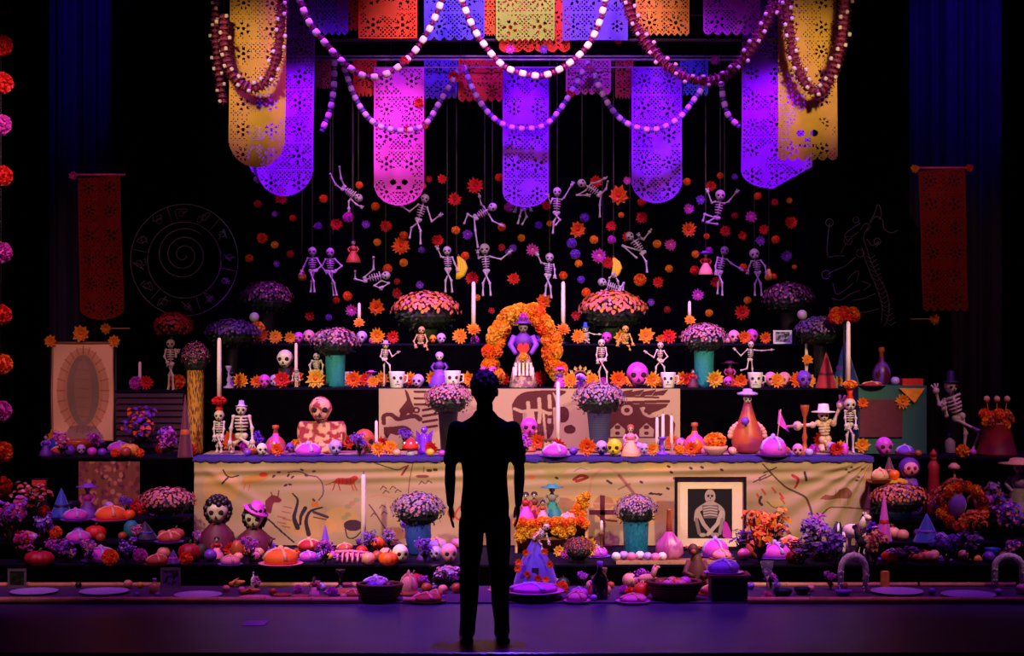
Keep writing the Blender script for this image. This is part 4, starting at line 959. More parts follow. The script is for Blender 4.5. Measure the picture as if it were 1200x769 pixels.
def P_jug(c1, c2):
    b = MB(); b.lathe([(.3, 0), (.42, .05), (.5, .2), (.47, .38), (.34, .52), (.16, .62), (.12, .72)], seg=16); b2 = MB(); b2.lathe([(.12, .72), (.1, .85), (.17, .88), (.16, .98), (.001, 1)], seg=12)
    return [('root', None), ('body', b.mesh('body', M('jug_' + c1, PAL[c1], rough=.35, col2=PAL[c2], scale=3)), 0), ('stopper', b2.mesh('stopper', mat('rust')), 0)]
def P_bottle(c):
    b = MB(); b.lathe([(.34, 0), (.36, .03), (.36, .5), (.28, .62), (.12, .72), (.11, .88)], seg=12)
    return [('root', None), ('body', b.mesh('body', M('bottle_' + c, PAL[c], rough=.15)), 0), ('cap', MB().lathe([(.13, .86), (.14, 1), (.001, 1.01)], seg=10).mesh('cap', mat('lilac')), 0)]
def P_bread(c, pl):
    b = MB(); b.lathe([(.5, 0), (.56, .03), (.58, .05), (.5, .04), (.001, .03)], seg=20)
    l = MB(); l.lathe([(.40, .04), (.45, .12), (.42, .24), (.3, .33), (.15, .37), (.001, .38)], seg=16)
    k = MB()
    for i in range(4):
        a = i * PI / 4 * 2 + .4
        k.tube([(math.cos(a) * r_, math.sin(a) * r_, z) for r_, z in ((.05, .40), (.2, .385), (.34, .31), (.45, .16))], [.05, .035, .055, .06], 6)
    k.sphere((0, 0, .41), .09, 8, 5)
    return [('root', None), ('plate', b.mesh('plate', mat(pl, rough=.3)), 0), ('loaf', l.mesh('loaf', M('crust_' + c, PAL[c], rough=.7, bump=.2)), 0), ('crust_bones', k.mesh('crust_bones', M('sugar_' + c, PAL['lilac' if c in ('magenta', 'violet', 'purple') else 'peach'], rough=.6)), 2)]
def P_bowl(c):
    b = MB(); b.lathe([(.25, 0), (.28, .02), (.44, .2), (.5, .36), (.48, .37), (.4, .2), (.001, .08)], seg=18); return [('root', b.mesh('bowl', mat(c, rough=.35)))]
def P_plate(c):
    b = MB(); b.lathe([(.3, 0), (.36, .008), (.46, .03), (.5, .045), (.495, .05), (.4, .028), (.3, .018), (.001, .016)], seg=32)
    return [('root', b.mesh('plate', M('charger_' + c, PAL[c], rough=.3)))]
def P_basket(c):
    b = MB()
    for k in range(7): z = .05 + k * .075; R = .36 + .14 * math.sin(k / 6 * 1.4); b.tube([(R * math.cos(a), R * math.sin(a), z + .012 * (-1) ** i) for i, a in enumerate([2 * PI * j / 24 for j in range(25)])], .04, 5, cap=False)
    b.lathe([(.001, .02), (.34, .02), (.36, .06)], seg=16, cap=False)
    s = MB()
    for j in range(16): a = 2 * PI * j / 16; s.tube([(.36 * math.cos(a), .36 * math.sin(a), .0), (.44 * math.cos(a), .44 * math.sin(a), .25), (.49 * math.cos(a), .49 * math.sin(a), .52)], .025, 4)
    r = MB(); r.tube([(.5 * math.cos(a), .5 * math.sin(a), .54) for a in [2 * PI * j / 24 for j in range(25)]], .045, 6, cap=False)
    return [('root', None), ('weave', b.mesh('weave', mat(c, bump=.3)), 0), ('stakes', s.mesh('stakes', mat(c, bump=.3)), 0), ('rim', r.mesh('rim', mat(c, bump=.3)), 0)]
def P_fruit(c):
    b = MB(); b.sphere((0, 0, .46), (.5, .5, .47), 10, 7, fn=lambda x, y, z: (x, y, z - .12 * math.exp(-(x * x + y * y) / .08) * (1 if z > 0 else -1)))
    return [('root', b.mesh('fruit', mat(c, rough=.4))), ('stalk', MB().tube([(0, 0, .8), (.03, .02, 1.0)], .03, 4).mesh('stalk', mat('brown')), 0)]
def P_pumpkin(c):
    b = MB(); b.lathe([(.001, .02), (.3, 0), (.47, .16), (.5, .35), (.42, .55), (.2, .66), (.001, .62)], seg=30, fn=lambda t, z: 1 + .07 * math.cos(10 * t))
    return [('root', b.mesh('pumpkin', mat(c, rough=.5))), ('stalk', MB().tube([(0, 0, .6), (.02, 0, .72), (.08, .02, .82)], [.06, .05, .05], 6).mesh('stalk', mat('green')), 0)]
def P_doll(dress, top, hat, hair='black', hatw=.34, skull_=True):
    r = [('root', None)]
    b = MB(); b.lathe([(.30, 0), (.31, .02), (.25, .2), (.16, .38), (.09, .5), (.001, .5)], seg=16, fn=lambda t, z: 1 + .05 * math.cos(9 * t) * (1 - z)); r.append(('dress', b.mesh('dress', mat(dress)), 0))
    b = MB(); b.lathe([(.09, .48), (.13, .58), (.14, .66), (.06, .71), (.04, .76)], seg=12); r.append(('bodice', b.mesh('bodice', mat(top)), 0))
    for s in (-1, 1):
        b = MB(); b.tube([(s * .13, 0, .67), (s * .22, -.02, .56), (s * .16, -.12, .47)], [.04, .035, .03], 6); b.sphere((s * .16, -.13, .465), .035, 6, 4); r.append(('arm', b.mesh('arm', mat(top)), 0))
    if skull_:
        sp = skull_parts(BONE, off=(0, 0, .84), k=.19); i = len(r); r.append(('head', sp[0][1], 0))
        for e in sp[1:]: r.append((e[0], e[1], i))
    else: r.append(('head', MB().sphere((0, 0, .83), (.09, .09, .11), 10, 7).mesh('head', mat('peach')), 0))
    if hat:
        b = MB(); b.lathe([(hatw, .90), (hatw * 1.02, .915), (hatw * .5, .93), (hatw * .42, .99), (hatw * .3, 1.0), (.001, 1.0)], seg=16); r.append(('hat', b.mesh('hat', mat(hat)), 0))
    else:
        b = MB(); b.sphere((0, .02, .88), (.12, .12, .11), 10, 6); r.append(('hair', b.mesh('hair', mat(hair)), 0))
    return r
def P_horse(c, mane):
    b = MB(); b.sphere((0, 0, .52), (.34, .15, .17), 12, 8); b.tube([(.24, 0, .58), (.36, 0, .78), (.40, 0, .88)], [.13, .09, .07], 8); b.sphere((.46, 0, .88), (.13, .06, .07), 8, 6)
    for s in (-1, 1): b.tube([(.38, s * .03, .94), (.37, s * .04, 1.0)], [.03, .005], 5)
    r = [('root', None), ('body', b.mesh('body', mat(c)), 0)]
    for sx in (-1, 1):
        for sy in (-1, 1):
            l = MB(); l.tube([(sx * .22, sy * .08, .48), (sx * .24 + .03, sy * .08, .25), (sx * .23, sy * .08, .05), (sx * .25, sy * .08, 0)], [.08, .045, .035, .05], 6); r.append(('leg', l.mesh('leg', mat(c)), 0))
    t = MB(); t.tube([(-.32, 0, .58), (-.42, 0, .5), (-.45, 0, .3)], [.03, .04, .02], 5); r.append(('tail', t.mesh('tail', mat(mane)), 0))
    m_ = MB(); m_.tube([(.22, 0, .68), (.28, 0, .82), (.34, 0, .95)], [.03, .04, .03], 5); r.append(('mane', m_.mesh('mane', mat(mane)), 0))
    return r
def P_cone(c, c2):
    b = MB(); b.lathe([(.5, 0), (.48, .04), (.3, .4), (.14, .75), (.03, .97), (.001, 1)], seg=14, fn=lambda t, z: 1 + .08 * math.cos(5 * t))
    return [('root', None), ('drape', b.mesh('drape', mat(c, sheen=.3)), 0), ('band', MB().lathe([(.335, .36), (.34, .38), (.3, .44), (.29, .44)], seg=14, cap=False).mesh('band', mat(c2)), 0)]
def P_bunch(c1, c2, seed=0):
    r_ = random.Random(seed); st = MB(); bl = MB()
    for k in range(16):
        a = r_.uniform(0, 2 * PI); ln = r_.uniform(.5, .95); lean = r_.uniform(.04, .34); e = Vector((math.cos(a) * lean, math.sin(a) * lean, ln))
        st.tube([(0, 0, 0), e * .5 + Vector((0, 0, .05)), e], .012, 4)
        for j in range(10):
            o_ = Vector([r_.uniform(-.11, .11) for _ in range(3)]); c = e + o_; s_ = r_.uniform(.045, .075); mi_ = r_.choice((0, 0, 1)); dn = (o_ + Vector((0, -.05, .06))).normalized(); ta = dn.cross(Vector((.3, 1, .2))).normalized(); tb = dn.cross(ta); bl.add([c] + [c + (ta * math.cos(i_ * PI / 3) + tb * math.sin(i_ * PI / 3)) * s_ * (1 if i_ % 2 else .7) + dn * s_ * .45 for i_ in range(6)] + [c + dn * s_ * .35], [(0, 1 + i_, 1 + (i_ + 1) % 6) for i_ in range(6)] + [(7, 1 + (i_ + 1) % 6, 1 + i_) for i_ in range(6)], mi_)
        d = Vector((math.cos(a), math.sin(a), .8)).normalized(); st.petal(e * .3, d, d.cross(Vector((0, 0, 1))).normalized(), (0, 0, 1), .22, .05, 0, .1)
    return [('root', None), ('stems', st.mesh('stems', LEAF, False), 0), ('blooms', bl.mesh('blooms', [petal_mat(c1), petal_mat(c2)], False), 0)]
def P_corn(c):
    b = MB(); b.lathe([(.001, .0), (.12, .04), (.17, .3), (.15, .65), (.08, .92), (.001, 1)], seg=14, fn=lambda t, z: 1 + .06 * math.cos(7 * t))
    h = MB()
    for k in range(5): a = 2 * PI * k / 5; d = Vector((math.cos(a) * .35, math.sin(a) * .35, 1)).normalized(); h.petal((0, 0, 0), d, d.cross(Vector((0, 0, 1))).normalized(), (math.cos(a), math.sin(a), 0), .75, .12, 0, .15)
    return [('root', None), ('cob', b.mesh('cob', M('cob_' + c, PAL[c], col2=PAL['gold'], scale=30, rough=.5)), 0), ('husk', h.mesh('husk', mat('tan'), False), 0)]
def P_frame(c, c2):
    b = MB()
    for (x, z, dx, dz) in ((0, .06, 1, .12), (0, .94, 1, .12), (-.44, .5, .12, .78), (.44, .5, .12, .78)): b.box((x, 0, z), (dx, .1, dz))
    return [('root', None), ('frame', b.mesh('frame', M('metalframe_' + c, PAL[c], rough=.3, metal=.4), False), 0), ('picture', MB().box((0, .02, .5), (.78, .04, .78)).mesh('picture', M('snapshot_' + c2, PAL[c2], col2=PAL['black'], scale=4), False), 0),
            ('back_stand', MB().box((0, .16, .35), (.3, .02, .74), mtx=Matrix.Rotation(.35, 3, 'X')).mesh('back_stand', mat('black'), False), 0)]
def P_cross(c):
    b = MB(); b.box((0, 0, .5), (.09, .07, 1)); b.box((0, 0, .68), (.5, .07, .09)); f = MB().box((0, 0, .03), (.34, .26, .06))
    return [('root', None), ('crossbars', b.mesh('crossbars', mat(c), False), 0), ('foot', f.mesh('foot', mat(c), False), 0)]
def P_arch(c):
    b = MB(); b.tube([(-.4, 0, 0), (-.4, 0, .55)] + [(-.4 * math.cos(a), 0, .6 + .35 * math.sin(a)) for a in [PI * k / 8 for k in range(9)]] + [(.4, 0, .55), (.4, 0, 0)], .1, 8)
    k = MB()
    for i in range(26):
        a = random.uniform(0, 2 * PI); s = random.choice((-1, 1)); k.sphere((s * .4 + .08 * math.cos(a), .08 * math.sin(a) - .02, random.uniform(.05, .6)), .035, 5, 4)
    return [('root', None), ('arch', b.mesh('arch', M('speckle_' + c, PAL[c], col2='c8c0c0', scale=18, rough=.6)), 0), ('studs', k.mesh('studs', mat('white')), 0)]
def P_star_stand(c): return P_star(c, 'gold')
def P_cactus(c):
    b = MB(); b.lathe([(.001, 0), (.2, .02), (.26, .2), (.24, .45), (.12, .6), (.001, .62)], seg=20, fn=lambda t, z: 1 + .1 * math.cos(10 * t)); return [('root', b.mesh('cactus', mat(c)))]
def P_ribs(c):
    b = MB(); 
    for k in range(6): x = -.4 + .15 * k; R = .3 * (1 - abs(k - 2.5) * .08); b.tube([(x, R * math.cos(a), R * .9 * math.sin(a) + .02) for a in [PI * j / 8 for j in range(9)]], .035, 5)
    s = MB(); s.tube([(-.5, 0, .3), (0, 0, .32), (.5, 0, .26)], .05, 6)
    return [('root', None), ('ribs', b.mesh('ribs', mat(c)), 0), ('backbone', s.mesh('backbone', mat(c)), 0)]
FN = dict(candlestick=P_candlestick, jug=P_jug, bottle=P_bottle, bread=P_bread, bowl=P_bowl, charger_plate=P_plate, basket=P_basket, fruit=P_fruit, pumpkin=P_pumpkin, doll=P_doll, horse=P_horse, cone=P_cone, bunch=P_bunch,
          corn=P_corn, picture_frame=P_frame, cross=P_cross, arch=P_arch, cactus=P_cactus, ribs=P_ribs, pear=P_pear)
NAME = dict(fruit='fruit', doll='skeleton_doll', horse='toy_horse', cone='draped_figure', bunch='flower_bunch', bread='bread_of_the_dead', ribs='toy_rib_cage', arch='bone_arch', jug='clay_jug', cross='wooden_cross', corn='corn_cob')
def put(kind, args, px, py, size, s, d=None, label=None, desc=None, yaw=0.0, cat=None, name=None, tilt=0.0, sc3=None, dz=0.0):
    p = on(px, s, d, py); p.z += dz
    k = px2m(size, p.y); sc = k if sc3 is None else tuple(k * c for c in sc3)
    return reg(s, inst)(proto((kind,) + tuple(args), FN[kind], *args), name or NAME.get(kind, kind), label or auto(desc, px, py), cat or {'charger_plate': 'plate', 'bunch': 'flowers', 'bread': 'bread', 'cone': 'figurine', 'picture_frame': 'frame', 'horse': 'figurine', 'doll': 'doll', 'jug': 'jug', 'ribs': 'ornament'}.get(kind, kind.split('_')[0]), p, sc, (0, tilt, yaw))

# ------------------------------------------------------------------ top shelf
A, O, R = 'amber', 'orange', 'red'
for (x, dia, c) in ((305, 20, A), (323, 16, A), (340, 14, A), (442, 18, A), (460, 15, R), (539, 18, A), (678, 17, A), (728, 16, 'gold'), (757, 19, A), (784, 17, R), (873, 15, O), (897, 14, O)): star(x, 397, dia, c, 't3', .12)
for (x, w_, c) in ((350, 12, 'magenta'), (362, 14, 'pink'), (374, 12, 'lilac'), (424, 13, 'lilac'), (711, 12, 'magenta'), (860, 14, 'pink'), (881, 15, 'magenta'), (517, 11, 'lilac'), (507, 9, 'amber')): skull(x, 402, w_, c, 't3', .25)
skull(297, 402, 10, 'bone', 't3', .5); 
for (x, yt, lab) in ((555, 330, 'tall white candle on a golden flower left of the marigold arch'), (660, 330, 'tall white candle on a golden flower right of the marigold arch')):
    p = on(x, 't3', .3); inst(proto(('candlestick', 'navy'), P_candlestick, 'navy'), 'candlestick', auto('dark candlestick under a golden flower', x, 396), 'candlestick', p, tuple(px2m(k, p.y) for k in (16, 16, 16)))
    candle(lab, x, 0, yt, p.y, 5, z0=p.z + px2m(16, p.y))
    inst(proto(('star', A, 12), P_star, A, O, 12), 'paper_flower', f'golden paper flower at the foot of the tall candle {"left" if x < 600 else "right"} of the arch', 'flower', (p.x, p.y - .03, p.z + px2m(17, p.y)), px2m(19, p.y), (-.6, .3, 0))
for (x, yt, yb, side) in ((421, 355, 373, 'left'), (808, 353, 370, 'right')):
    p = on(x, 't3', .45); h_ = CH - (yb + 4 - CY) * p.y / F - p.z
    inst(proto(('candlestick', 'black'), P_candlestick, 'black'), 'candlestick', f'thin black candlestick with a golden flower on the {side} of the top shelf', 'candlestick', p, (px2m(10, p.y), px2m(10, p.y), h_))
    candle(f'short white candle standing on a golden flower, {side} of the orange chrysanthemums', x, 0, yt, p.y, 4, z0=p.z + h_)
    inst(proto(('star', A, 9), P_star, A, O, 9), 'paper_flower', f'golden paper flower under the short candle, {side} of the orange chrysanthemums', 'flower', (p.x, p.y - .04, p.z + h_ - .01), px2m(15, p.y), (-.5, 0, 0))
skeleton('seated skeleton in a brown poncho with legs dangling from the top shelf', 17.32, (494, 387), (493, 396), (493, 403), [[(485, 400), (487, 405)], [(501, 400), (499, 405)]], [[(492, 408), (491, 418)], [(500, 405), (501, 410)]], hr=4, rw=6, bt=1.0, name='skeleton_figurine', group='skeleton figurines', m=M('bone_tan', 'c09a68', rough=.6))
skeleton('seated golden skeleton with legs dangling below the right orange chrysanthemum', 17.32, (733, 386), (733, 395), (733, 403), [[(726, 398), (724, 403)], [(740, 398), (741, 403)]], [[(730, 406), (731, 411)], [(737, 406), (738, 410)]], hr=4, rw=6, bt=1.0, name='skeleton_figurine', group='skeleton figurines', m=M('bone_gold', 'c8a040', rough=.6))
skeleton('blue-hatted skeleton stretching an arm along the top shelf', 17.5, (686, 386), (687, 393), (688, 399), [[(696, 392), (702, 392)], [(681, 396), (680, 400)]], [[(686, 402), (686, 404)], [(690, 402), (691, 404)]], hr=3.6, rw=5, bt=.8, name='skeleton_figurine', group='skeleton figurines', hat=('blue', 5, 6))
put('picture_frame', ('white', 'grey'), 917, 403, 22, 't3', .2, 'small silver-white picture frame on the top shelf', sc3=(1, .6, .72))
p = on(940, 't3', .05); t = thing('knobbed_stand', 'pale round knob on a thin stem above the right purple flowers', 'ornament', p)
build(MB().tube([(0, 0, 0), (0, 0, px2m(28, p.y))], .008, 6), 'stem', mat('tan'), t); build(MB().sphere((0, 0, px2m(34, p.y)), px2m(6, p.y), 10, 7), 'knob', BONE, t)
p = on(298, 't3', .05); t = thing('knobbed_stand', 'pale round knob with an orange ruff below the upper left plum chrysanthemum', 'ornament', p)
build(MB().tube([(0, 0, 0), (0, 0, px2m(24, p.y))], .008, 6), 'stem', mat('tan'), t); build(MB().sphere((0, 0, px2m(31, p.y)), px2m(6, p.y), 10, 7), 'knob', BONE, t)
obj('ruff', proto(('pom', A), P_pom, A)[0][1], t, (.03, 0, px2m(18, p.y)), (0, 0, 0), px2m(17, p.y))

# ------------------------------------------------------------------ marigold arch with the crowned doll
AY = 17.1
p0 = Vector(((613 - CX) * AY / F, AY, 1.516)); k = AY / F
t = thing('marigold_arch', 'arch of orange marigolds framing the purple doll at the altar centre', 'flower arch', p0)
path = spline([(580, 442), (577, 428), (580, 408), (585, 388), (596, 373), (612, 367), (630, 371), (641, 384), (646, 402), (649, 420), (654, 436)], 6)
V = [W(x, y, AY) - p0 for x, y in path]; V[0].z = max(V[0].z, 0.02)
build(MB().tube(V, .03, 6), 'frame', mat('green'), t)
rr = random.Random(5); n_ = len(path)
for i in range(0, n_, 2):
    for j in range(2):
        c = ('amber', 'orange', 'amber', 'gold')[rr.randint(0, 3)]; off = Vector((rr.uniform(-1, 1) * 6 * k, rr.uniform(-.05, .0) - .02, rr.uniform(-1, 1) * 5 * k))
        q_ = V[i] + off; q_.z = max(q_.z, .09); obj('marigold', proto(('pom', c), P_pom, c)[0][1], t, q_, (rr.uniform(0, 6), rr.uniform(0, 6), 0), rr.uniform(15, 20) * k)
t = thing('crowned_doll', 'purple robed skeleton doll with a plumed hat standing inside the marigold arch', 'doll', (p0.x, AY - .25, 1.516)); kk = (AY - .25) / F
b = MB(); b.lathe([(15 * kk, 0), (15.5 * kk, .01), (12 * kk, 22 * kk), (9 * kk, 32 * kk), (5 * kk, 42 * kk), (.001, 43 * kk)], seg=18, fn=lambda a, z: 1 + .06 * math.cos(8 * a)); build(b, 'dress', M('doll_skirt', 'c8a890', rough=.7, col2='8a5a7a', scale=25), t)
b = MB(); b.lathe([(5 * kk, 40 * kk), (10 * kk, 50 * kk), (11 * kk, 58 * kk), (5 * kk, 63 * kk), (3 * kk, 66 * kk)], seg=14); build(b, 'bodice', mat('purple'), t)
build(MB().prism([(x * kk, (z + 46) * kk) for x, z in ((0, -9), (7, -1), (6, 5), (2, 6), (0, 3), (-2, 6), (-6, 5), (-7, -1))], -.10, -.075), 'heart_apron', mat('red'), t, False)
for s_ in (-1, 1):
    build(MB().tube([(s_ * 10 * kk, 0, 60 * kk), (s_ * 15 * kk, -.02, 50 * kk), (s_ * 9 * kk, -.1, 40 * kk)], [4 * kk, 3.5 * kk, 2.5 * kk], 7), 'sleeve', mat('violet'), t)
    build(MB().tube([(s_ * 11 * kk, -.06, 2 * kk), (s_ * 11 * kk, -.06, 24 * kk)], 1.6 * kk, 6), 'cream_pillar', mat('cream'), t)
obj('corsage', proto(('pom', 'gold'), P_pom, 'gold')[0][1], t, (0, -.13, 36 * kk), (0, 0, 0), 11 * kk)
for i in range(5): build(MB().box(((i - 2) * 4.4 * kk, -.115, 22 * kk), (2.4 * kk, .02, 15 * kk)), 'skirt_panel', mat('cream'), t, False)
sp = skull_parts(M('skull_dark', '8a7a70', rough=.5), off=(0, 0, 70 * kk), k=11 * kk); h = obj('head', sp[0][1], t)
for e in sp[1:]: obj(e[0], e[1], h)
b = MB(); b.lathe([(11 * kk, 75 * kk), (11 * kk, 76 * kk), (5.5 * kk, 77.5 * kk), (6 * kk, 82 * kk), (.001, 84 * kk)], seg=16); build(b, 'hat', mat('purple'), t)
obj('hat_flower', proto(('pom', 'magenta'), P_pom, 'magenta')[0][1], t, (0, -.03, 83 * kk), (0, 0, 0), 9 * kk)
skull(612, 452, 15, 'magenta', 't2', .02, 'magenta sugar skull at the feet of the doll in the arch')
put('bunch', ('magenta', 'pink', 1), 572, 452, 24, 't2', .25, desc='magenta flower bunch')
put('doll', ('magenta', 'violet', 'magenta'), 656, 452, 24, 't2', .25, 'small magenta doll at the right foot of the marigold arch')
# ------------------------------------------------------------------ middle shelf
for (x, dia, c, d_) in ((282, 18, A, .1), (301, 15, O, .05), (330, 20, R, .08), (345, 22, O, .6), (370, 22, 'gold', .15), (383, 14, A, .06), (414, 20, O, .6), (428, 16, R, .08), (448, 18, A, .08), (480, 18, A, .1), (508, 19, A, .1), (549, 17, A, .1),
                        (590, 16, R, .06), (633, 18, R, .08), (668, 18, A, .08), (694, 18, A, .1), (725, 20, O, .1), (765, 19, A, .1), (798, 17, A, .1), (809, 18, R, .6), (822, 12, R, .08), (838, 21, 'gold', .1), (868, 17, O, .08), (911, 18, A, .6), (935, 20, O, .08), (948, 17, A, .1), (983, 13, 'gold', .1), (327, 16, O, .7)):
    star(x, 445, dia, c, 't2', d_)
for (x, w_, c, d_) in ((310, 14, 'magenta', .3), (322, 13, 'lilac', .35), (490, 14, 'lilac', .15), (680, 14, 'lilac', .12), (747, 26, 'magenta', .35), (755, 11, 'pink', .02), (903, 15, 'pink', .2), (919, 16, 'pink', .15), (853, 11, 'magenta', .3), (942, 18, 'violet', .5), (465, 10, 'white', .6)):
    skull(x, 452, w_, c, 't2', d_)
skull(334, 452, 19, 'bone', 't2', .55, 'bone white skull raised among orange flowers on the left of the middle shelf').location.z += px2m(22, 17)
p = on(334, 't2', .55); build(MB().box((0, 0, px2m(11, p.y)), (px2m(14, p.y), px2m(14, p.y), px2m(22, p.y))), 'x', mat('black'), None)
o = [q_ for q_ in bpy.data.objects if q_.name == 'x'][0]; o.name = 'plinth_block'; o.location = p; tag(o, 'small black block under the raised bone white skull', 'block')
mug(405, 453, 17, 't2', .1, 'white skull mug beside the left teal pot'); mug(465, 453, 19, 't2', .12, 'white skull mug below the dancer left of the arch'); mug(530, 453, 20, 't2', .1, 'white skull mug just above the man\'s shoulder flowers')
mug(783, 453, 18, 't2', .12, 'white skull mug below the dancer right of the arch'); mug(885, 453, 18, 't2', .1, 'white skull mug below the high-kicking dancer')
mug_top = 1.516 + px2m(18, 16.8)
def dancer(label, pts, hat=None, m=None, Y=17.05, hr=3.6, rw=5.2, bt=.85, **k):
    return skeleton(label, Y, *pts, hr=hr, rw=rw, bt=bt, name='skeleton_figurine', group='skeleton figurines', hat=hat, m=m, **k)
ZB = CY + (CH - 1.516) * F / 17.05
dancer('skeleton dancer with hand on hip standing over a skull mug left of the arch', ((452, 405), (452, 413), (451, 421), [[(446, 418), (449, 421)], [(460, 418), (467, 413)]], [[(450, 428), (450, 452)], [(457, 428), (459, 452)]]), hat=('lilac', 6, 4))
dancer('skeleton dancer with pointing arm standing over a skull mug right of the arch', ((774, 405), (774, 414), (773, 422), [[(766, 419), (757, 413)], [(782, 418), (776, 423)]], [[(769, 430), (768, 452)], [(778, 430), (780, 452)]]))
dancer('high-kicking skeleton dancer with arms flung wide on the right of the middle shelf', ((880, 404), (880, 413), (879, 422), [[(868, 417), (861, 410)], [(892, 411), (903, 410)]], [[(882, 432), (883, 452)], [(875, 432), (868, 434)]]))
dancer('pink-flowered skeleton standing on the shelf right of the marigold arch', ((705, 402), (705, 411), (705, 422), [[(699, 416), (700, 423)], [(711, 416), (709, 421)]], [[(702, 436), (704, 452)], [(711, 436), (711, 452)]]), hr=4.2, rw=6, bt=1.0)
dancer('small grey bone figure seated among golden flowers beside the left teal pot', ((371, 418), (371, 426), (371, 435), [[(363, 428), (365, 436)], [(379, 428), (378, 436)]], [[(364, 438), (366, 452)], [(377, 438), (376, 452)]]), hr=4, rw=6.5, bt=1.3)
dancer('tiny skeleton by the red flower on the left of the middle shelf', ((347, 434), (347, 439), (347, 444), [[(343, 441), (343, 445)], [(351, 441), (352, 445)]], [[(346, 448), (346, 453)], [(349, 448), (349, 453)]]), Y=16.8, hr=2.6, rw=3.6, bt=.7)
put('doll', ('violet', 'purple', None, 'lilac'), 515, 452, 42, 't2', .45, 'violet doll with a pale skull head left of the marigold arch')
put('doll', ('purple', 'violet', 'magenta'), 435, 452, 20, 't2', .35, 'little doll under a purple sombrero by the left dancer')
put('doll', ('maroon', 'crimson', None), 812, 452, 22, 't2', .25, 'little crimson doll left of the right teal pot')
put('doll', ('crimson', 'magenta', 'maroon'), 855, 452, 30, 't2', .5, 'dark crimson doll in a wide hat right of the right teal pot')
put('doll', ('violet', 'lilac', 'purple'), 270, 452, 18, 't2', .4, 'small violet doll at the left end of the middle shelf')
put('candlestick', ('lilac',), 268, 452, 26, 't2', .7, 'slender pale candlestick at the left end of the middle shelf', sc3=(.5, .5, 1))
put('cone', ('crimson', 'maroon'), 968, 452, 42, 't2', .5, 'dark figure draped in a crimson cloth under the right purple flowers', sc3=(.62, .5, 1))
put('cone', ('blue', 'violet'), 990, 452, 54, 't2', .75, 'tall blue draped cloth figure at the right end of the middle shelf', sc3=(.62, .5, 1))
p = on(347, 't2', .4); candle('thin lilac candle behind the raised skull on the middle shelf', 347, 0, 402, p.y, 4, z0=1.516)
p = on(945, 't2', .7); candle('white candle on a golden flower under the right purple flowers', 945, 0, 402, p.y, 4, z0=1.516); 
inst(proto(('star', A, 9), P_star, A, O, 9), 'paper_flower', 'golden flower partway up the candle under the right purple mound', 'flower', (p.x, p.y - .05, 1.516 + px2m(32, p.y)), px2m(15, p.y), (-.3, 0, 0))
t = thing('leafy_halo', 'small gold leaf halo around the lilac skull right of the arch', 'ornament', on(680, 't2', .3))
for i in range(9):
    a = PI * i / 8; q_ = Vector((.085 * math.cos(a), 0, .05 + .105 * math.sin(a)))
    build(MB().petal(q_, (math.cos(a), 0, math.sin(a)), (-math.sin(a), 0, math.cos(a)), (0, -1, 0), .055, .018), 'gilded_leaf', M('gilt', 'c8b060', rough=.4, metal=.3), t, False)
build(MB().tube([(.085 * math.cos(a), .01, .05 + .105 * math.sin(a)) for a in [PI * i / 10 for i in range(11)]] , .01, 5), 'hoop', mat('wood'), t)
build(MB().box((0, .01, .025), (.2, .03, .05)), 'foot', mat('wood'), t, False)
# ------------------------------------------------------------------ the table top
for (x, dia, c, d_) in ((270, 22, O, .08), (325, 16, O, .08), (408, 18, O, .1), (443, 18, A, .5), (458, 18, A, .1), (505, 17, R, .08), (630, 19, O, .4), (654, 19, R, .35), (688, 22, O, .1), (765, 16, A, .05), (788, 18, O, .4), (810, 18, O, .06), (881, 16, O, .06), (963, 22, O, .08), (1010, 18, A, .2), (981, 16, R, .3)):
    star(x, 530, dia, c, 'table', d_)
for (x, w_, c, d_) in ((307, 13, 'bone', .05), (393, 16, 'lilac', .1), (705, 15, 'lilac', .05), (720, 18, 'yellow', .25), (620, 20, 'magenta', .75), (798, 14, 'pink', .06), (935, 13, 'pink', .08), (755, 11, 'lilac', .3), (340, 10, 'violet', .03)):
    skull(x, 530, w_, c, 'table', d_)
o = [q_ for q_ in bpy.data.objects if q_.get('category') == 'skull' and abs(q_.location.x - on(620, 'table', .75).x) < .01 and abs(q_.location.z - .952) < .01][0]
o['label'] = 'magenta sugar skull on a stand just right of the man\'s shoulder'; o.location.z += .13
p = on(620, 'table', .75); o = build(MB().lathe([(.06, 0), (.06, .02), (.03, .05), (.03, .11), (.05, .13)], seg=12), 'pedestal', mat('clay')); o.location = p; tag(o, 'small clay pedestal under the magenta skull by the man\'s shoulder', 'pedestal')
put('jug', ('rust', 'magenta'), 323, 530, 34, 'table', .35, 'round orange and magenta jug with stopper left of the clay bust', sc3=(.72, .72, 1))
put('jug', ('magenta', 'orange'), 814, 530, 36, 'table', .35, 'round magenta and orange jug with a rust stopper right of the story cloth', sc3=(.7, .7, 1))
put('bread', ('magenta', 'violet'), 361, 530, 34, 'table', .12, 'magenta sugared bread on a plate before the clay bust')
put('bread', ('purple', 'violet'), 434, 530, 30, 'table', .06, 'purple sugared bread on a plate right of the clay bust')
put('bread', ('magenta', 'violet'), 650, 530, 34, 'table', .05, 'purple bread on a plate right beside the man')
put('bread', ('purple', 'violet'), 740, 530, 26, 'table', .06, 'purple bread below the story cloth, right of the yellow skull')
put('bread', ('magenta', 'purple'), 906, 530, 36, 'table', .25, 'tall magenta sugared bread right of the gourd doll', sc3=(1, 1, 1.5))
put('bowl', ('rust',), 297, 530, 20, 'table', .2, 'small rust bowl before the seated skeleton')
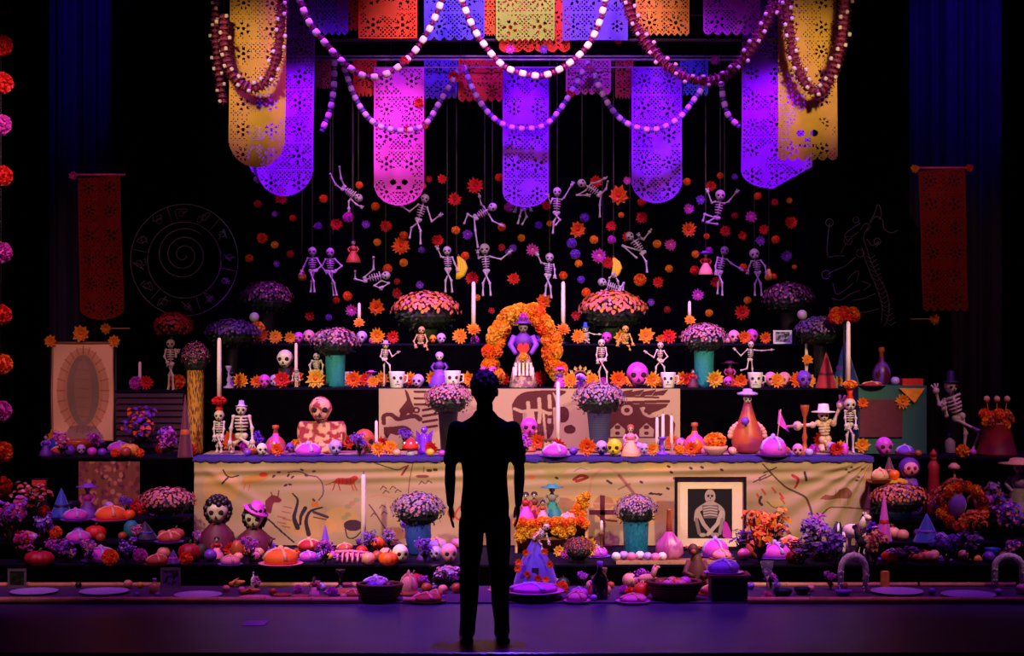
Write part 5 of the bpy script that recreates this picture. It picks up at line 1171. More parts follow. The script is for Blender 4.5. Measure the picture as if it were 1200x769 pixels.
# seated skeleton, candle-bearing skeletons
skeleton('seated skeleton in a pale cap at the left end of the table', 16.2, (283, 480), (283, 493), (283, 512), [[(271, 502), (270, 519)], [(296, 502), (297, 518)]], [[(274, 520), (272, 529)], [(292, 520), (294, 529)]], hr=6.5, rw=12, bt=2.0, name='skeleton_figurine', group='skeleton figurines', hat=('lilac', 7, 7))
for (x, lab, cl, yt, yb) in ((257, 'black and white skeleton holding up the tall candle at the left table end', 'tall pale candle carried by the skeleton at the left table end', 396, 466), (996, 'black and white skeleton holding up the tall candle at the right table end', 'tall pale candle carried by the skeleton at the right table end', 377, 447)):
    Yc = 16.1; top = 487 if x < 600 else 474
    t = skeleton(lab, Yc, (x, top), (x, top + 12), (x, top + 24), [[(x - 6, top + 16), (x - 5, top + 25)], [(x + 6, top + 16), (x + 5, top + 25)]], [[(x - 3, top + 36), (x - 3, 529.5)], [(x + 3, top + 36), (x + 3, 529.5)]], hr=6 if x < 600 else 7, rw=7, bt=1.4, name='skeleton_candlestick', group='skeleton candlesticks')
    zc = CH - (yb + 1 - CY) * Yc / F
    zt = CH - (top - 5 - CY) * Yc / F; build(MB().lathe([(.02, 0), (.035, .02), (.02, .05), (.05, zc - zt), (.001, zc - zt + .004)], seg=10), 'candle_cup', mat('red'), t, loc=(0, 0, zt - t.location.z))
    candle(cl, x - (2 if x > 600 else 0), 0, yt, Yc, 5.5, z0=zc + .004)
    c = R if x < 600 else A
    inst(proto(('pom', c), P_pom, c), 'paper_flower', f'{"red" if x < 600 else "golden"} flower ruff under the tall candle at the {"left" if x < 600 else "right"} table end', 'flower', ((x - CX) * Yc / F, Yc - .02, zc - .02), (px2m(17, Yc), px2m(17, Yc), px2m(11, Yc)))
# patterned clay bust
p = on(377, 'table', .55); k = px2m(1, p.y); t = thing('clay_bust', 'clay skull bust painted in cream and red patches on the table', 'bust', p)
CLAY = M('clay_patchwork', 'a02c38', rough=.7, col2='e0b088', scale=16)
sp = skull_parts(CLAY, off=(-1 * k, -.02, 51 * k), k=27 * k); h = obj('head', sp[0][1], t)
for e in sp[1:]: obj(e[0], e[1], h)
b = MB(); b.box((0, 0, 23 * k), (50 * k, 20 * k, 26 * k)); build(b, 'shoulders', CLAY, t, False)
b = MB(); b.lathe([(16 * k, 0), (18 * k, 4 * k), (14 * k, 10 * k), (14 * k, 11 * k)], seg=16); build(b, 'base', CLAY, t)
build(MB().lathe([(7 * k, 34 * k), (6 * k, 42 * k)], seg=12), 'neck', CLAY, t)
for s_ in (-1, 1): build(MB().sphere((s_ * 24 * k, 0, 24 * k), (5 * k, 9 * k, 13 * k), 10, 7), 'arm_stub', CLAY, t)
# rust skull jar, mushroom, glass statue
t = inst(proto(('skull', 'rust'), P_skull, 'rust'), 'skull_jar', 'rust brown skull-shaped jar right of the clay bust', 'jar', on(427, 'table', .4), px2m(25, 16.2), (0, 0, .3))
p = on(441, 'table', .8); candle('short pale candle left of the story cloth', 441, 0, 493, p.y, 4, z0=.952)
p = on(481, 'table', .15); k = px2m(1, p.y); t = thing('toy_mushroom', 'red and white toy mushroom on the table left of the man', 'ornament', p)
build(MB().lathe([(5 * k, 0), (4 * k, 8 * k), (3 * k, 9 * k)], seg=10), 'stalk', mat('white'), t); build(MB().lathe([(9 * k, 7 * k), (10 * k, 9 * k), (7 * k, 15 * k), (2 * k, 20 * k), (.001, 20.5 * k)], seg=14), 'cap', mat('red'), t)
for a in range(5): build(MB().sphere((7.4 * k * math.cos(a * 1.25 + 3.6), 7.4 * k * math.sin(a * 1.25 + 3.6), 14 * k), 1.6 * k, 6, 4), 'cap_spot', mat('white'), t)
p = on(497, 'table', .35); k = px2m(1, p.y); t = thing('violet_statuette', 'glossy violet winged statuette left of the man', 'statuette', p)
build(MB().lathe([(8 * k, 0), (8 * k, 3 * k), (5 * k, 8 * k), (6 * k, 18 * k), (3 * k, 24 * k)], seg=12), 'body', M('violet_gloss', '7a30d8', rough=.2), t); build(MB().sphere((0, 0, 28 * k), 4 * k, 10, 7), 'head', M('violet_gloss', '7a30d8'), t)
for s_ in (-1, 1): build(MB().prism([(s_ * x * k, z * k) for x, z in ((3, 8), (9, 14), (10, 28), (6, 24), (3, 20))], .02, .035), 'wing', M('violet_gloss', '7a30d8'), t, False)
p = on(654, 'table', .4); candle('tall white candle standing before the story cloth', 654, 0, 447, p.y + .05, 5, z0=.952)
t = put('picture_frame', ('wood', 'tan'), 644, 530, 18, 'table', .3, 'tiny wooden shrine frame beside the candle on the table')
put('doll', ('peach', 'pink', None, 'rust'), 739, 530, 38, 'table', .5, 'pink clay angel doll before the story cloth')
put('candlestick', ('violet',), 776, 530, 20, 'table', .3, 'violet three-armed candle base right of the angel doll', sc3=(.9, .9, 1))
for (x, yt) in ((770, 489), (777, 485), (787, 487)): p = on(x, 'table', .45); candle(auto('slim white candle', x, yt), x, 0, yt, p.y, 4, z0=.952)
put('bowl', ('peach',), 838, 530, 30, 'table', .12, 'peach bowl heaped with a golden marigold'); p = on(838, 'table', .12); inst(proto(('pom', A), P_pom, A), 'marigold_flower', 'large golden marigold heaped in the peach bowl', 'flower', p + Vector((0, 0, px2m(17, p.y))), (px2m(27, p.y), px2m(27, p.y), px2m(20, p.y)))
# gourd doll
p = on(876, 'table', .5); k = px2m(1, p.y); t = thing('gourd_doll', 'orange gourd doll with scalloped collar and a wide violet hat', 'doll', p)
build(MB().lathe([(10 * k, 0), (17 * k, 4 * k), (19 * k, 14 * k), (16 * k, 26 * k), (10 * k, 40 * k), (6 * k, 52 * k), (4 * k, 60 * k)], seg=18), 'body', M('gourd', 'b85028', rough=.45, col2='a03060', scale=5), t)
for i in range(14): a = PI * i / 13 * 1.0; build(MB().sphere((20 * k * math.cos(a), .01, 20 * k + 16 * k * math.sin(a)), 3.6 * k, 8, 5), 'collar_scallop', mat('peach'), t)
sp = skull_parts(BONE, off=(0, 0, 63 * k), k=10 * k); h = obj('head', sp[0][1], t)
for e in sp[1:]: obj(e[0], e[1], h)
build(MB().lathe([(12 * k, 68 * k), (12.5 * k, 70 * k), (6 * k, 72 * k), (5 * k, 75 * k), (.001, 75.5 * k)], seg=16), 'hat', mat('lilac'), t)
build(MB().sphere((-5 * k, -17 * k, 38 * k), 5 * k, 8, 6), 'violet_rosette', mat('violet'), t)
t = thing('paper_flag', 'little magenta triangular flag on a stick right of the gourd doll', 'flag', on(909, 'table', .65)); k = px2m(1, 16.35)
build(MB().tube([(0, 0, 0), (6 * k, 0, 50 * k)], .005, 5), 'stick', mat('tan'), t); build(MB().prism([(4 * k, 50 * k), (16 * k, 23 * k), (2 * k, 33 * k)], -.004, .004), 'pennant', mat('magenta'), t, False)
put('candlestick', ('rust',), 943, 530, 58, 'table', .45, 'tall dark candlestick with a blue top left of the sombrero figure', sc3=(.3, .3, 1))
skeleton('pale figure in a wide sombrero raising one arm at the right of the table', 16.36, (965, 487), (966, 500), (967, 515), [[(952, 498), (934, 499)], [(976, 496), (984, 474)]], [[(964, 524), (963, 525.5)], [(971, 521), (972, 525.5)]], hr=6.5, rw=9, bt=3.0, name='sombrero_figure', group=None, m=M('plaster', 'd8b898', rough=.7), hat=('cream', 14, 10))
for (x, c, d_) in ((977, 'crimson', .4), (984, 'pink', .2), (990, 'magenta', .3)): put('cactus', (c,), x, 530, 20, 'table', d_, desc=f'small {c} ribbed ornament', sc3=(.8, .8, 1.2))
put('fruit', ('gold',), 504, 530, 10, 'table', .02, 'small golden fruit at the table edge left of the man')
for (x, c) in ((290, 'violet'), (352, 'magenta'), (422, 'pink'), (672, 'violet'), (752, 'magenta'), (826, 'pink'), (858, 'peach'), (920, 'rust'), (948, 'lilac'), (518, 'magenta'), (465, 'peach')):
    put('fruit', (c,), x, 534, random.uniform(8, 11), 'table', .02, desc=f'small {c} sugared ball')

# ------------------------------------------------------------------ left wing
t = thing('hanging_cloth_banner', 'tan printed cloth banner with an oval emblem on the far left', 'banner', W(97, 402, 16.75))
cv = Canvas(140, 232, 'ecc888')
for (rx, ry, c, al) in ((58, 100, 'b0682e', .5), (44, 92, 'c09458', .7), (36, 84, '6a7058', .75), (19, 74, 'a8845a', .6)): cv.ell(70, 112, rx, ry, c, al)
for i in range(24): a = 2 * PI * i / 24; cv.line([(70 + 40 * math.cos(a), 112 + 86 * math.sin(a)), (70 + 58 * math.cos(a), 112 + 104 * math.sin(a))], 2.5, 'a05a28', .7)
for y in range(40, 200, 22): cv.line([(56, y), (84, y + 3)], 3, '8a6a48', .6)
cv.line([(2, 2), (138, 2), (138, 230), (2, 230), (2, 2)], 4, '9a7440'); cv.poly([(40, 196), (100, 196), (118, 226), (24, 226)], '6a5a58', .7)
hh, ww = cv.a.shape[:2]; uu = np.linspace(0, 1, ww)[None, :].repeat(hh, 0); vv = np.linspace(0, 1, hh)[:, None].repeat(ww, 1); k = 16.75 / F
o = obj('cloth', grid_mesh('cloth', np.stack([(uu - .5) * 73 * k, .012 * np.sin(vv * 9 + uu * 3), -vv * 115 * k], -1), M_print('painted_cloth'), colours=cv.a), t)
build(MB().tube([(-40 * k, .01, .0), (40 * k, .01, 0)], .012, 7), 'rod', mat('wood'), t)
for s_ in (-1, 1): build(MB().tube([(s_ * 38 * k, .03, .02), (s_ * 38 * k, .03, .176 - W(97, 402, 16.75).z)], .012, 6), 'pole', mat('black'), t)
for (x, y, dia) in ((59, 400, 17), (95, 391, 23), (134, 400, 17), (64, 512, 20), (1072, 198, 12), (1136, 197, 11), (86, 206, 12)):
    c = A if x not in (1136, 86) else (R if x == 1136 else 'magenta'); Y_ = 16.735 if 55 < x < 140 and y > 380 else 18.35
    inst(proto(('star', c, 9), P_star, c, O, 9), 'hanging_paper_flower', auto(f'{dict(amber="golden", red="red", magenta="magenta")[c]} leaf-shaped paper flower', x, y), 'flower', W(x, y, Y_), px2m(dia, Y_), (0, random.uniform(0, 6), 0))
t = thing('ribbed_crate', 'dark ribbed wooden crate behind the left platform', 'crate', (W(176, 0, 16.6).x, 16.6, .94)); cw_ = px2m(78, 16.6)
build(MB().box((0, .2, .27), (cw_, .4, .54)), 'body', mat('maroon', rough=.7), t, False)
build(MB().box((0, .19, .55), (cw_ + .03, .44, .02)), 'lid', M('riser_top', '1a1430'), t, False)
for i in range(9): build(MB().box((0, -.012, .05 + i * .058), (cw_, .025, .034)), 'slat', M('slat_plum', '3a1a38', rough=.6), t, False)
# on the crate: flower pile with candle, skeleton flower stand
p = on(166, 'crate', .3); 
inst(proto(('pom', 'magenta'), P_pom, 'magenta'), 'marigold_flower', 'magenta flower head by the thin candle on the ribbed crate', 'flower', p + Vector((-.05, 0, .06)), .13); inst(proto(('star', R, 12), P_star, R, O, 12), 'paper_flower', 'orange-red paper flower by the thin candle on the ribbed crate', 'flower', p + Vector((.05, -.03, .07)), .15)
candle('thin pale candle among flowers on the ribbed crate', 164, 0, 424, p.y + .07, 4, z0=1.50)
skeleton('standing skeleton statuette on the ribbed crate carrying red flowers', 16.75, (200, 403), (200, 414), (200, 427), [[(193, 418), (197, 425)], [(207, 418), (210, 412)]], [[(198, 440), (197, 456)], [(203, 440), (204, 456)]], hr=5, rw=7, bt=1.3, name='skeleton_figurine', group='skeleton figurines')
p = W(203, 382, 16.75); t = thing('hanging_flower_ball', 'dense red chrysanthemum ball above the skeleton on the ribbed crate', 'flowers', p)
obj('foliage', PROTO[('fol', .62)], t, (0, 0, 0), (0, 0, 0), px2m(40, 16.75)); o = obj('blooms', bloom_dome('crimson', 'red', 'rust', seed=31, flat=.7, size=.04, low=-.6), t, (0, 0, 0), (0, 0, 0), px2m(43, 16.75)); o['kind'] = 'stuff'
build(MB().tube([(0, 0, -.05), (-.02, 0, -.14)], .012, 6), 'stem', mat('green'), t)
pom(208, 450, 19, O, 'crate', .1, label='orange marigold head at the feet of the skeleton on the crate')
mum('tall vase wrapped in a sunflower print with a pink and red flower head', 229, 401, 33, 'plat', .6, ('plum2', 'rust', 'rose'), 'gold', 20, 'straight', seed=15, flat=1.3, pmat=M_checks('sunflower_print', '4a2410', 'c8902a', 14, kind='voronoi'), name='sunflower_vase')
put('cone', ('maroon', 'rust'), 217, 525, 74, 'plat', .4, 'striped maroon shawl hanging left of the tall sunflower vase', sc3=(.24, .2, 1))
# platform clutter
for (kind, a, x, sz, d_, lab, kw) in (
        ('bowl', ('rust',), 92, 40, .5, 'wide rust bowl under the tan cloth banner', {}), ('bread', ('magenta', 'purple'), 140, 30, .3, 'magenta bread on a plate left of the flower stand', {}),
        ('bunch', ('violet', 'orange', 2), 165, 52, .5, 'mixed violet, orange and white flower bunch before the ribbed crate', {}), ('bunch', ('magenta', 'violet', 3), 200, 34, .3, 'violet flower bunch at the right end of the left platform', {}),
        ('doll', ('purple', 'violet', None), 54, 26, .2, 'tiny pale-headed violet doll at the left end of the left platform', {}), ('bottle', ('blue',), 66, 24, .35, 'small blue bottle near the left end of the left platform', {}),
        ('fruit', ('magenta',), 108, 12, .1, 'magenta fruit at the front of the left platform', {}), ('fruit', ('violet',), 120, 11, .08, 'violet fruit at the front of the left platform', {}),
        ('bunch', ('pink', 'magenta', 4), 72, 28, .15, 'pink flower bunch at the left corner of the left platform', {}), ('pumpkin', ('gold',), 152, 22, .15, 'golden squash before the mixed flower bunch', {})):
    put(kind, a, x, 535, sz, 'plat', d_, lab, **kw)
# painted cloth hung on the left platform front
cv = Canvas(150, 116, '8a5a38'); rs = np.random.RandomState(8)
for _ in range(90): cv.ell(rs.uniform(0, 150), rs.uniform(0, 116), rs.uniform(3, 8), rs.uniform(3, 8), ['c89058', '6a2a28', 'b06848', '4a2030', 'd0a070', '7a3a58'][rs.randint(6)], .8)
hh, ww = cv.a.shape[:2]; uu = np.linspace(0, 1, ww)[None, :].repeat(hh, 0); vv = np.linspace(0, 1, hh)[:, None].repeat(ww, 1); k = 15.8 / F
o = obj('painted_hanging', grid_mesh('painted_hanging', np.stack([(uu - .5) * 72 * k, .012 * np.sin(uu * 25), -vv * 56 * k], -1), M_print('painted_cloth'), colours=cv.a), None, W(128, 541, 15.8)); tag(o, 'small multicoloured patterned cloth hung on the left platform front', 'cloth')
for (kind, a, x, py, sz, s, d_, lab, kw) in (
        ('cone', ('blue', 'navy'), 72, 610, 34, 'r2', .5, 'dark blue draped cone on the left risers', {'sc3': (.8, .8, 1)}), ('bowl', ('navy',), 82, 610, 26, 'r2', .7, 'dark blue bowl behind the blue cone', {'sc3': (1, 1, 1.6)}),
        ('doll', ('violet', 'magenta', 'violet'), 103, 610, 40, 'r2', .4, 'violet doll before the small painted cloth', {}), ('bread', ('orange', 'magenta'), 130, 610, 40, 'r2', .15, 'orange loaf on a magenta plate before the small painted cloth', {}),
        ('fruit', ('orange',), 152, 610, 14, 'r2', .1, 'orange fruit left of the low left chrysanthemum', {}), ('fruit', ('pink',), 140, 610, 11, 'r2', .02, 'pink fruit below the small painted cloth', {}), ('fruit', ('magenta',), 118, 610, 11, 'r2', .02, 'magenta fruit below the small painted cloth', {}),
        ('bread', ('magenta', 'violet'), 92, 634, 32, 'r1', .5, 'magenta bread before the blue cone', {}), ('pumpkin', ('red',), 112, 634, 24, 'r1', .5, 'red squash on the lowest left riser', {}), ('cactus', ('teal',), 154, 634, 34, 'r1', .5, 'dark teal ribbed ornament below the orange fruit', {}),
        ('cone', ('navy', 'blue'), 170, 634, 26, 'r1', .6, 'low navy draped bundle left of the round clay figure', {'sc3': (1.2, 1, .8)}), ('fruit', ('clay',), 191, 634, 12, 'r1', .5, 'round clay ball head beside the low left chrysanthemum', {'dz': .0}),
        ('pumpkin', ('rust',), 206, 634, 20, 'r1', .5, 'rust squash below the low left chrysanthemum', {}), ('bunch', ('magenta', 'violet', 5), 12, 634, 50, 'r1', .3, 'magenta flower bunch at the far left riser', {'sc3': (1.2, 1, 1)}),
        ('bunch', ('rust', 'pink', 6), 38, 610, 46, 'r2', .4, 'rust flower bunch at the far left', {'sc3': (1.3, 1, .9)}), ('bunch', ('violet', 'lilac', 7), 52, 634, 34, 'r1', .6, 'violet flower bunch left of the blue cone', {}),
        ('pumpkin', ('crimson',), 46, 660, 34, 'step', .05, 'wide crimson squash at the far left step', {'sc3': (1, 1, .7)}), ('bunch', ('magenta', 'red', 8), 26, 660, 34, 'step', .1, 'magenta and red flower bunch at the far left step', {}),
        ('bread', ('magenta', 'purple'), 118, 660, 40, 'step', .08, 'magenta bread on the low step left of the orange head', {}), ('bunch', ('violet', 'magenta', 9), 75, 660, 34, 'step', .08, 'dark violet flower bunch on the far left step', {'sc3': (1.2, 1, .8)}),
        ('bunch', ('violet', 'lilac', 10), 148, 660, 30, 'step', .1, 'lilac flower bunch beside the orange marigold on the left step', {}), ('fruit', ('peach',), 192, 660, 17, 'step', .2, 'peach round fruit on the left step', {}),
        ('bread', ('rust', 'maroon'), 184, 660, 28, 'step', .04, 'rust-coloured loaf with icing above the small silver frame', {}), ('cone', ('purple', 'magenta'), 203, 660, 16, 'step', .05, 'little purple cone above the small silver frame', {}), ('cactus', ('leaf',), 236, 660, 28, 'step', .05, 'dark green cactus ornament on the left step', {}),
        ('bunch', ('pink', 'magenta', 11), 160, 634, 20, 'r1', .1, 'pink flower bunch on the lowest left riser', {}), ('fruit', ('amber',), 188, 660, 10, 'step', .0, 'small amber fruit at the left step edge', {}), ('fruit', ('lilac',), 40, 634, 10, 'r1', .1, 'lilac fruit on the far left riser', {})):
    put(kind, a, x, py, sz, s, d_, lab, **kw)
pom(129, 660, 20, O, 'step', .02, label='bright orange marigold head on the low step at left'); pom(218, 660, 16, O, 'step', .02, label='orange marigold head right of the small silver frame')
for (x, y, c, lab) in ((48, 566, 'red', 'thin red and white boxed stack edge at the far left'), (42, 592, 'grey', 'thin pale boxed stack edge at the far left')):
    p = on(x, 'r2', .75); t = thing('box_stack', lab, 'box', p); hgt = CH - (y - 5 - CY) * p.y / F - p.z
    build(MB().box((0, 0, hgt / 2), (.13, .1, hgt)), 'body', mat('black'), t, False); build(MB().box((0, -.06, hgt - .03), (.12, .02, .04)), 'label_band', mat(c), t, False)
# ------------------------------------------------------------------ skull busts and the low step
def bust(label, px, py_top, w_, d_, dress, hat):
    p = on(px, 'step', d_); k = px2m(1, p.y); t = thing('skull_bust', label, 'bust', p)
    zt = CH - (py_top - CY) * p.y / F - p.z; zc = zt - w_ * k * .62
    sp = skull_parts(BONE, off=(0, 0, zc), k=w_ * k); h = obj('head', sp[0][1], t)
    for e in sp[1:]: obj(e[0], e[1], h)
    build(MB().lathe([(.15, 0), (.155, .02), (.13, zc * .5), (.05, zc - w_ * k * .5), (.03, zc - w_ * k * .3)], seg=16, fn=lambda a, z: 1 + .05 * math.cos(8 * a)), 'dress', mat(dress), t)
    b = MB(); r_ = random.Random(int(px))
    for d in fib(90):
        if d.y < -.25 and d.z < .45: continue
        b.sphere(Vector((d.x * .56, d.y * .6 + .1, d.z * .62)) * w_ * k + Vector((0, 0, zc + .06 * w_ * k)), w_ * k * .15, 6, 4)
    build(b, 'hair', mat('black', rough=.5), t)
    if hat: build(MB().lathe([(.11, 0), (.112, .012), (.06, .02), (.055, .075), (.03, .085), (.001, .085)], seg=18), 'hat', mat(hat), t, loc=(.012, 0, zc + w_ * k * .38), rot=(.15, .42, 0))
    return t
bust('skull bust with thick black hair before the left end of the tablecloth', 255, 584, 25, .6, 'maroon', None); bust('skull bust under a tilted magenta hat before the tablecloth', 298, 594, 22, .55, 'maroon', 'magenta')
for (x, c) in ((271, R), (279, 'amber')): p = on(x, 'step', .35); star(x, 630, 18, c, 'step', .35, tail=' pinned on a stem')
for (kind, a, x, py, sz, s, d_, lab, kw) in (
        ('pumpkin', ('crimson',), 222, 648, 26, 'step', .6, 'crimson squash left of the dark-haired skull bust', {'sc3': (1, 1, 1.2)}), ('cone', ('violet', 'lilac'), 381, 648, 34, 'step', .6, 'violet faceted paper cone before the striped beast', {'sc3': (.5, .5, 1)}),
        ('ribs', ('pink',), 412, 660, 40, 'step', .12, 'pink toy rib cage lying on the low step', {'sc3': (1, 1, 1.0)}), ('bread', ('orange', 'pink'), 329, 660, 46, 'step', .1, 'orange pastry on a pink plate at the low step', {}),
        ('bread', ('crimson', 'maroon'), 362, 660, 30, 'step', .3, 'crimson loaf left of the violet paper cone', {}), ('bread', ('magenta', 'lilac'), 383, 660, 28, 'step', .02, 'flat lilac pastry left of the toy rib cage', {'sc3': (1, 1, .6)}),
        ('bread', ('violet', 'lilac'), 312, 660, 22, 'step', .2, 'small lilac pastry left of the orange pastry', {}), ('doll', ('pink', 'crimson', None), 254, 660, 26, 'step', .08, 'small pink and red doll below the dark-haired skull bust', {'sc3': (1.1, 1, 1)}),
        ('bread', ('pink', 'violet'), 270, 660, 26, 'step', .03, 'pink iced pastry below the dark-haired skull bust', {}), ('bowl', ('navy',), 292, 660, 26, 'step', .04, 'dark navy bowl below the skull bust in a hat', {}), ('fruit', ('rust',), 278, 655, 20, 'step', .3, 'rust fruit between the two skull busts', {'sc3': (.8, .8, 1.3)}),
        ('fruit', ('tan',), 303, 655, 14, 'step', .15, 'tan fruit below the skull bust in a hat', {}), ('fruit', ('orange',), 442, 660, 18, 'step', .1, 'orange fruit right of the toy rib cage', {}), ('fruit', ('peach',), 432, 658, 16, 'step', .25, 'peach fruit right of the toy rib cage', {}), ('fruit', ('peach',), 452, 658, 16, 'step', .3, 'peach fruit left of the pink skull', {}), ('fruit', ('red',), 424, 655, 14, 'step', .45, 'red fruit behind the toy rib cage', {}),
        ('pumpkin', ('orange',), 455, 660, 22, 'step', .06, 'bright orange squash left of the pink skull', {}), ('bunch', ('violet', 'mauve', 12), 432, 650, 26, 'step', .6, 'violet flower sprig below the candle left of the blue vase', {}), ('bunch', ('lav', 'violet', 13), 456, 650, 22, 'step', .6, 'lavender flower sprig left of the blue vase', {}),
        ('bowl', ('purple',), 430, 662, 28, 'step', .0, 'dark purple bowl at the edge of the step', {}), ('bread', ('lilac', 'white'), 511, 662, 28, 'step', .02, 'stacked lilac pastries beside the man\'s legs', {}), ('doll', ('purple', 'maroon', None), 496, 660, 26, 'step', .15, 'dark purple doll below the blue vase', {}),
        ('fruit', ('crimson',), 375, 655, 14, 'step', .5, 'crimson fruit beside the violet paper cone', {}), ('fruit', ('gold',), 386, 650, 9, 'step', .35, 'tiny golden fruit beside the toy rib cage', {}), ('horse', ('maroon', 'black'), 310, 655, 22, 'step', .5, 'dark toy horse below the skull bust in a hat', {})):
    put(kind, a, x, py, sz, s, d_, lab, **kw)
skull(469, 660, 19, 'cream', 'step', .08, 'cream skull right of the orange squash', .4); skull(526, 660, 20, 'pink', 'step', .12, 'pink and white skull beside the man\'s left leg', .3); skull(296, 655, 14, 'pink', 'step', .25, 'small pink skull below the skull bust in a hat')
p = on(427, 'step', .75); candle('tall pale candle before the painted red beast on the tablecloth', 426, 0, 556, p.y, 6, z0=.175)
# ------------------------------------------------------------------ marigold shelf right of the man
Ym = 15.3; k = Ym / F; p0 = Vector(((646 - CX) * k, Ym, .175)); zb = CH - (612 - CY) * k - .175
t = thing('marigold_shelf', 'little two-tier stand edged with marigolds right of the man', 'stand', p0)
build(MB().box((0, .1, zb), (84 * k, .28, .02)), 'upper_board', mat('tan'), t, False); build(MB().box((0, .1, .12), (84 * k, .28, .02)), 'lower_board', mat('wood'), t, False)
for s_ in (-1, 1): build(MB().box((s_ * 41 * k, .1, zb / 2), (.02, .26, zb)), 'side_panel', mat('peach'), t, False)
build(MB().box((0, .23, zb / 2), (82 * k, .015, zb)), 'back_panel', mat('peach'), t, False)
for i in range(15):
    c = ('amber', 'orange', 'amber')[i % 3]; obj('marigold', proto(('pom', c), P_pom, c)[0][1], t, ((-39 + i * 5.6) * k, -.05, zb + random.uniform(-.015, .015)), (i, i * 2, 0), random.uniform(10, 13) * k)
for (x, z) in ((-33, .2), (-24, .17), (-36, .14), (6, .2), (14, .17), (22, .2), (-16, .2)): obj('marigold', proto(('pom', 'gold'), P_pom, 'gold')[0][1], t, (x * k, -.04, z), (x, z * 20, 0), 16 * k)
SURF['mshelf'] = (.175 + zb + .012, 15.34, 15.5)
for (x, z) in ((682, 4), (678, 12), (685, 14), (674, 6), (687, 24), (681, 20)): p = on(x, 'mshelf', .6); inst(proto(('pom', 'gold' if x % 2 else 'amber'), P_pom, 'gold' if x % 2 else 'amber'), 'marigold_flower', {(682, 4): 'lowest middle golden marigold in the heap on the marigold shelf', (678, 12): 'golden marigold on the left slope of the heap on the marigold shelf', (685, 14): 'golden marigold on the right slope of the heap on the marigold shelf', (674, 6): 'leftmost golden marigold in the heap on the marigold shelf', (687, 24): 'topmost golden marigold in the heap on the marigold shelf', (681, 20): 'second highest golden marigold in the heap on the marigold shelf'}[(x, z)], 'flower', p + Vector((0, 0, (z + 3) * k)), 12 * k, (x, 0, 0), 'marigold heap on the shelf')
for (kind, a, x, sz, lab, kw) in (('doll', ('magenta', 'crimson', None), 616, 34, 'red and magenta doll at the left of the marigold shelf', {}), ('doll', ('rust', 'brown', None), 626, 32, 'brown doll on the marigold shelf', {}), ('doll', ('teal', 'grey', 'teal'), 647, 40, 'grey-green doll with a pale face in the middle of the marigold shelf', {}),
        ('doll', ('pink', 'rust', None), 636, 24, 'small pink doll on the marigold shelf', {}), ('bread', ('pink', 'magenta'), 665, 20, 'pink pastry on the marigold shelf', {})): put(kind, a, x, 0, sz, 'mshelf', .5 if sz > 30 else .0, lab, **kw)
# draped violet figure with orange flowers, on the floor before the shelf
p = on(627, 'mat', .86); k = px2m(1, p.y); t = thing('violet_shrine_figure', 'violet draped shrine figure dotted with orange flowers right of the man', 'figurine', p)
build(MB().lathe([(26 * k, .0), (25 * k, 8 * k), (19 * k, 28 * k), (10 * k, 46 * k), (4 * k, 57 * k), (.001, 58 * k)], seg=20, fn=lambda a, z: 1 + .06 * math.cos(7 * a)), 'robe', M('robe_violet', '4a28b0', rough=.6, sheen=.3), t)
build(MB().sphere((0, -.02, 61 * k), (4.5 * k, 4.5 * k, 5.5 * k), 10, 7), 'head', mat('rust'), t)
for (x, z, c) in ((-11, 44, O), (11, 45, O), (-19, 33, O), (17, 31, O), (-20, 26, 'peach'), (3, 16, 'peach'), (2, 9, 'pink'), (-9, 20, O), (12, 14, O)):
    PAL.setdefault(c, PAL['peach']); obj('pinned_flower', proto(('star', O, 9), P_star, O, R, 9)[0][1], t, (x * k, -.015 - (26 - z * .3) * k, z * k), (-.3, x, 0), 11 * k)
build(MB().box((0, -12 * k, 20 * k), (8 * k, 18 * k, 14 * k)), 'niche', mat('navy'), t, False)
put('bread', ('magenta', 'magenta'), 625, 690, 64, 'mat', .18, dz=.056, label= 'wide magenta plate before the violet shrine figure', sc3=(1, 1, .35))
skeleton('small skeleton perched on the violet shrine figure', 14.3, (640, 618), (635, 626), (630, 633), [[(641, 629), (643, 635)], [(631, 625), (626, 629)]], [[(628, 638), (629, 643)], [(634, 638), (635, 643)]], hr=4, rw=5.5, bt=1.1, name='skeleton_figurine', group='skeleton figurines')
star(688, 655, 26, 'gold', 'step', .05); star(655, 660, 14, 'gold', 'step', .03)
mum('dull rose flower pot on the step right of the marigold shelf', 678, 630, 36, 'step', .1, ('rust', 'plum2', 'dusk'), 'brown', 20, seed=21, flat=.8)
put('cross', ('maroon',), 706, 650, 62, 'step', .6, 'dark wooden cross before the tablecloth right of the marigold shelf', sc3=(1, .6, 1))
p = on(705, 'step', .45); put('candlestick', ('brown',), 705, 650, 28, 'step', .42, 'short brown candlestick before the wooden cross', sc3=(.5, .5, 1)); candle('slim white candle before the dark wooden cross', 705, 0, 610, on(705, 'step', .42).y, 4, z0=.175 + px2m(28, on(705, 'step', .42).y))
# tray with white pieces
p = on(790, 'step', .04); t = thing('offering_tray', 'long low wooden tray on the step right of the man', 'tray', (W(792, 0, 14.56).x, 14.56, .175)); tw = px2m(140, 14.56)
build(MB().box((0, .1, .008), (tw, .24, .016)), 'board', mat('wood'), t, False); build(MB().box((0, -.02, .014), (tw, .02, .028)), 'lip', mat('tan'), t, False)
SURF['tray'] = (.192, 14.6, 14.74)
for i, x in enumerate((722, 731, 740, 750, 759, 768, 776)): put('fruit', (('white', 'lilac', 'pink')[i % 3],), x, 0, 11, 'tray', (.2, .7)[i % 2], desc='pale sugar ball on the wooden tray')
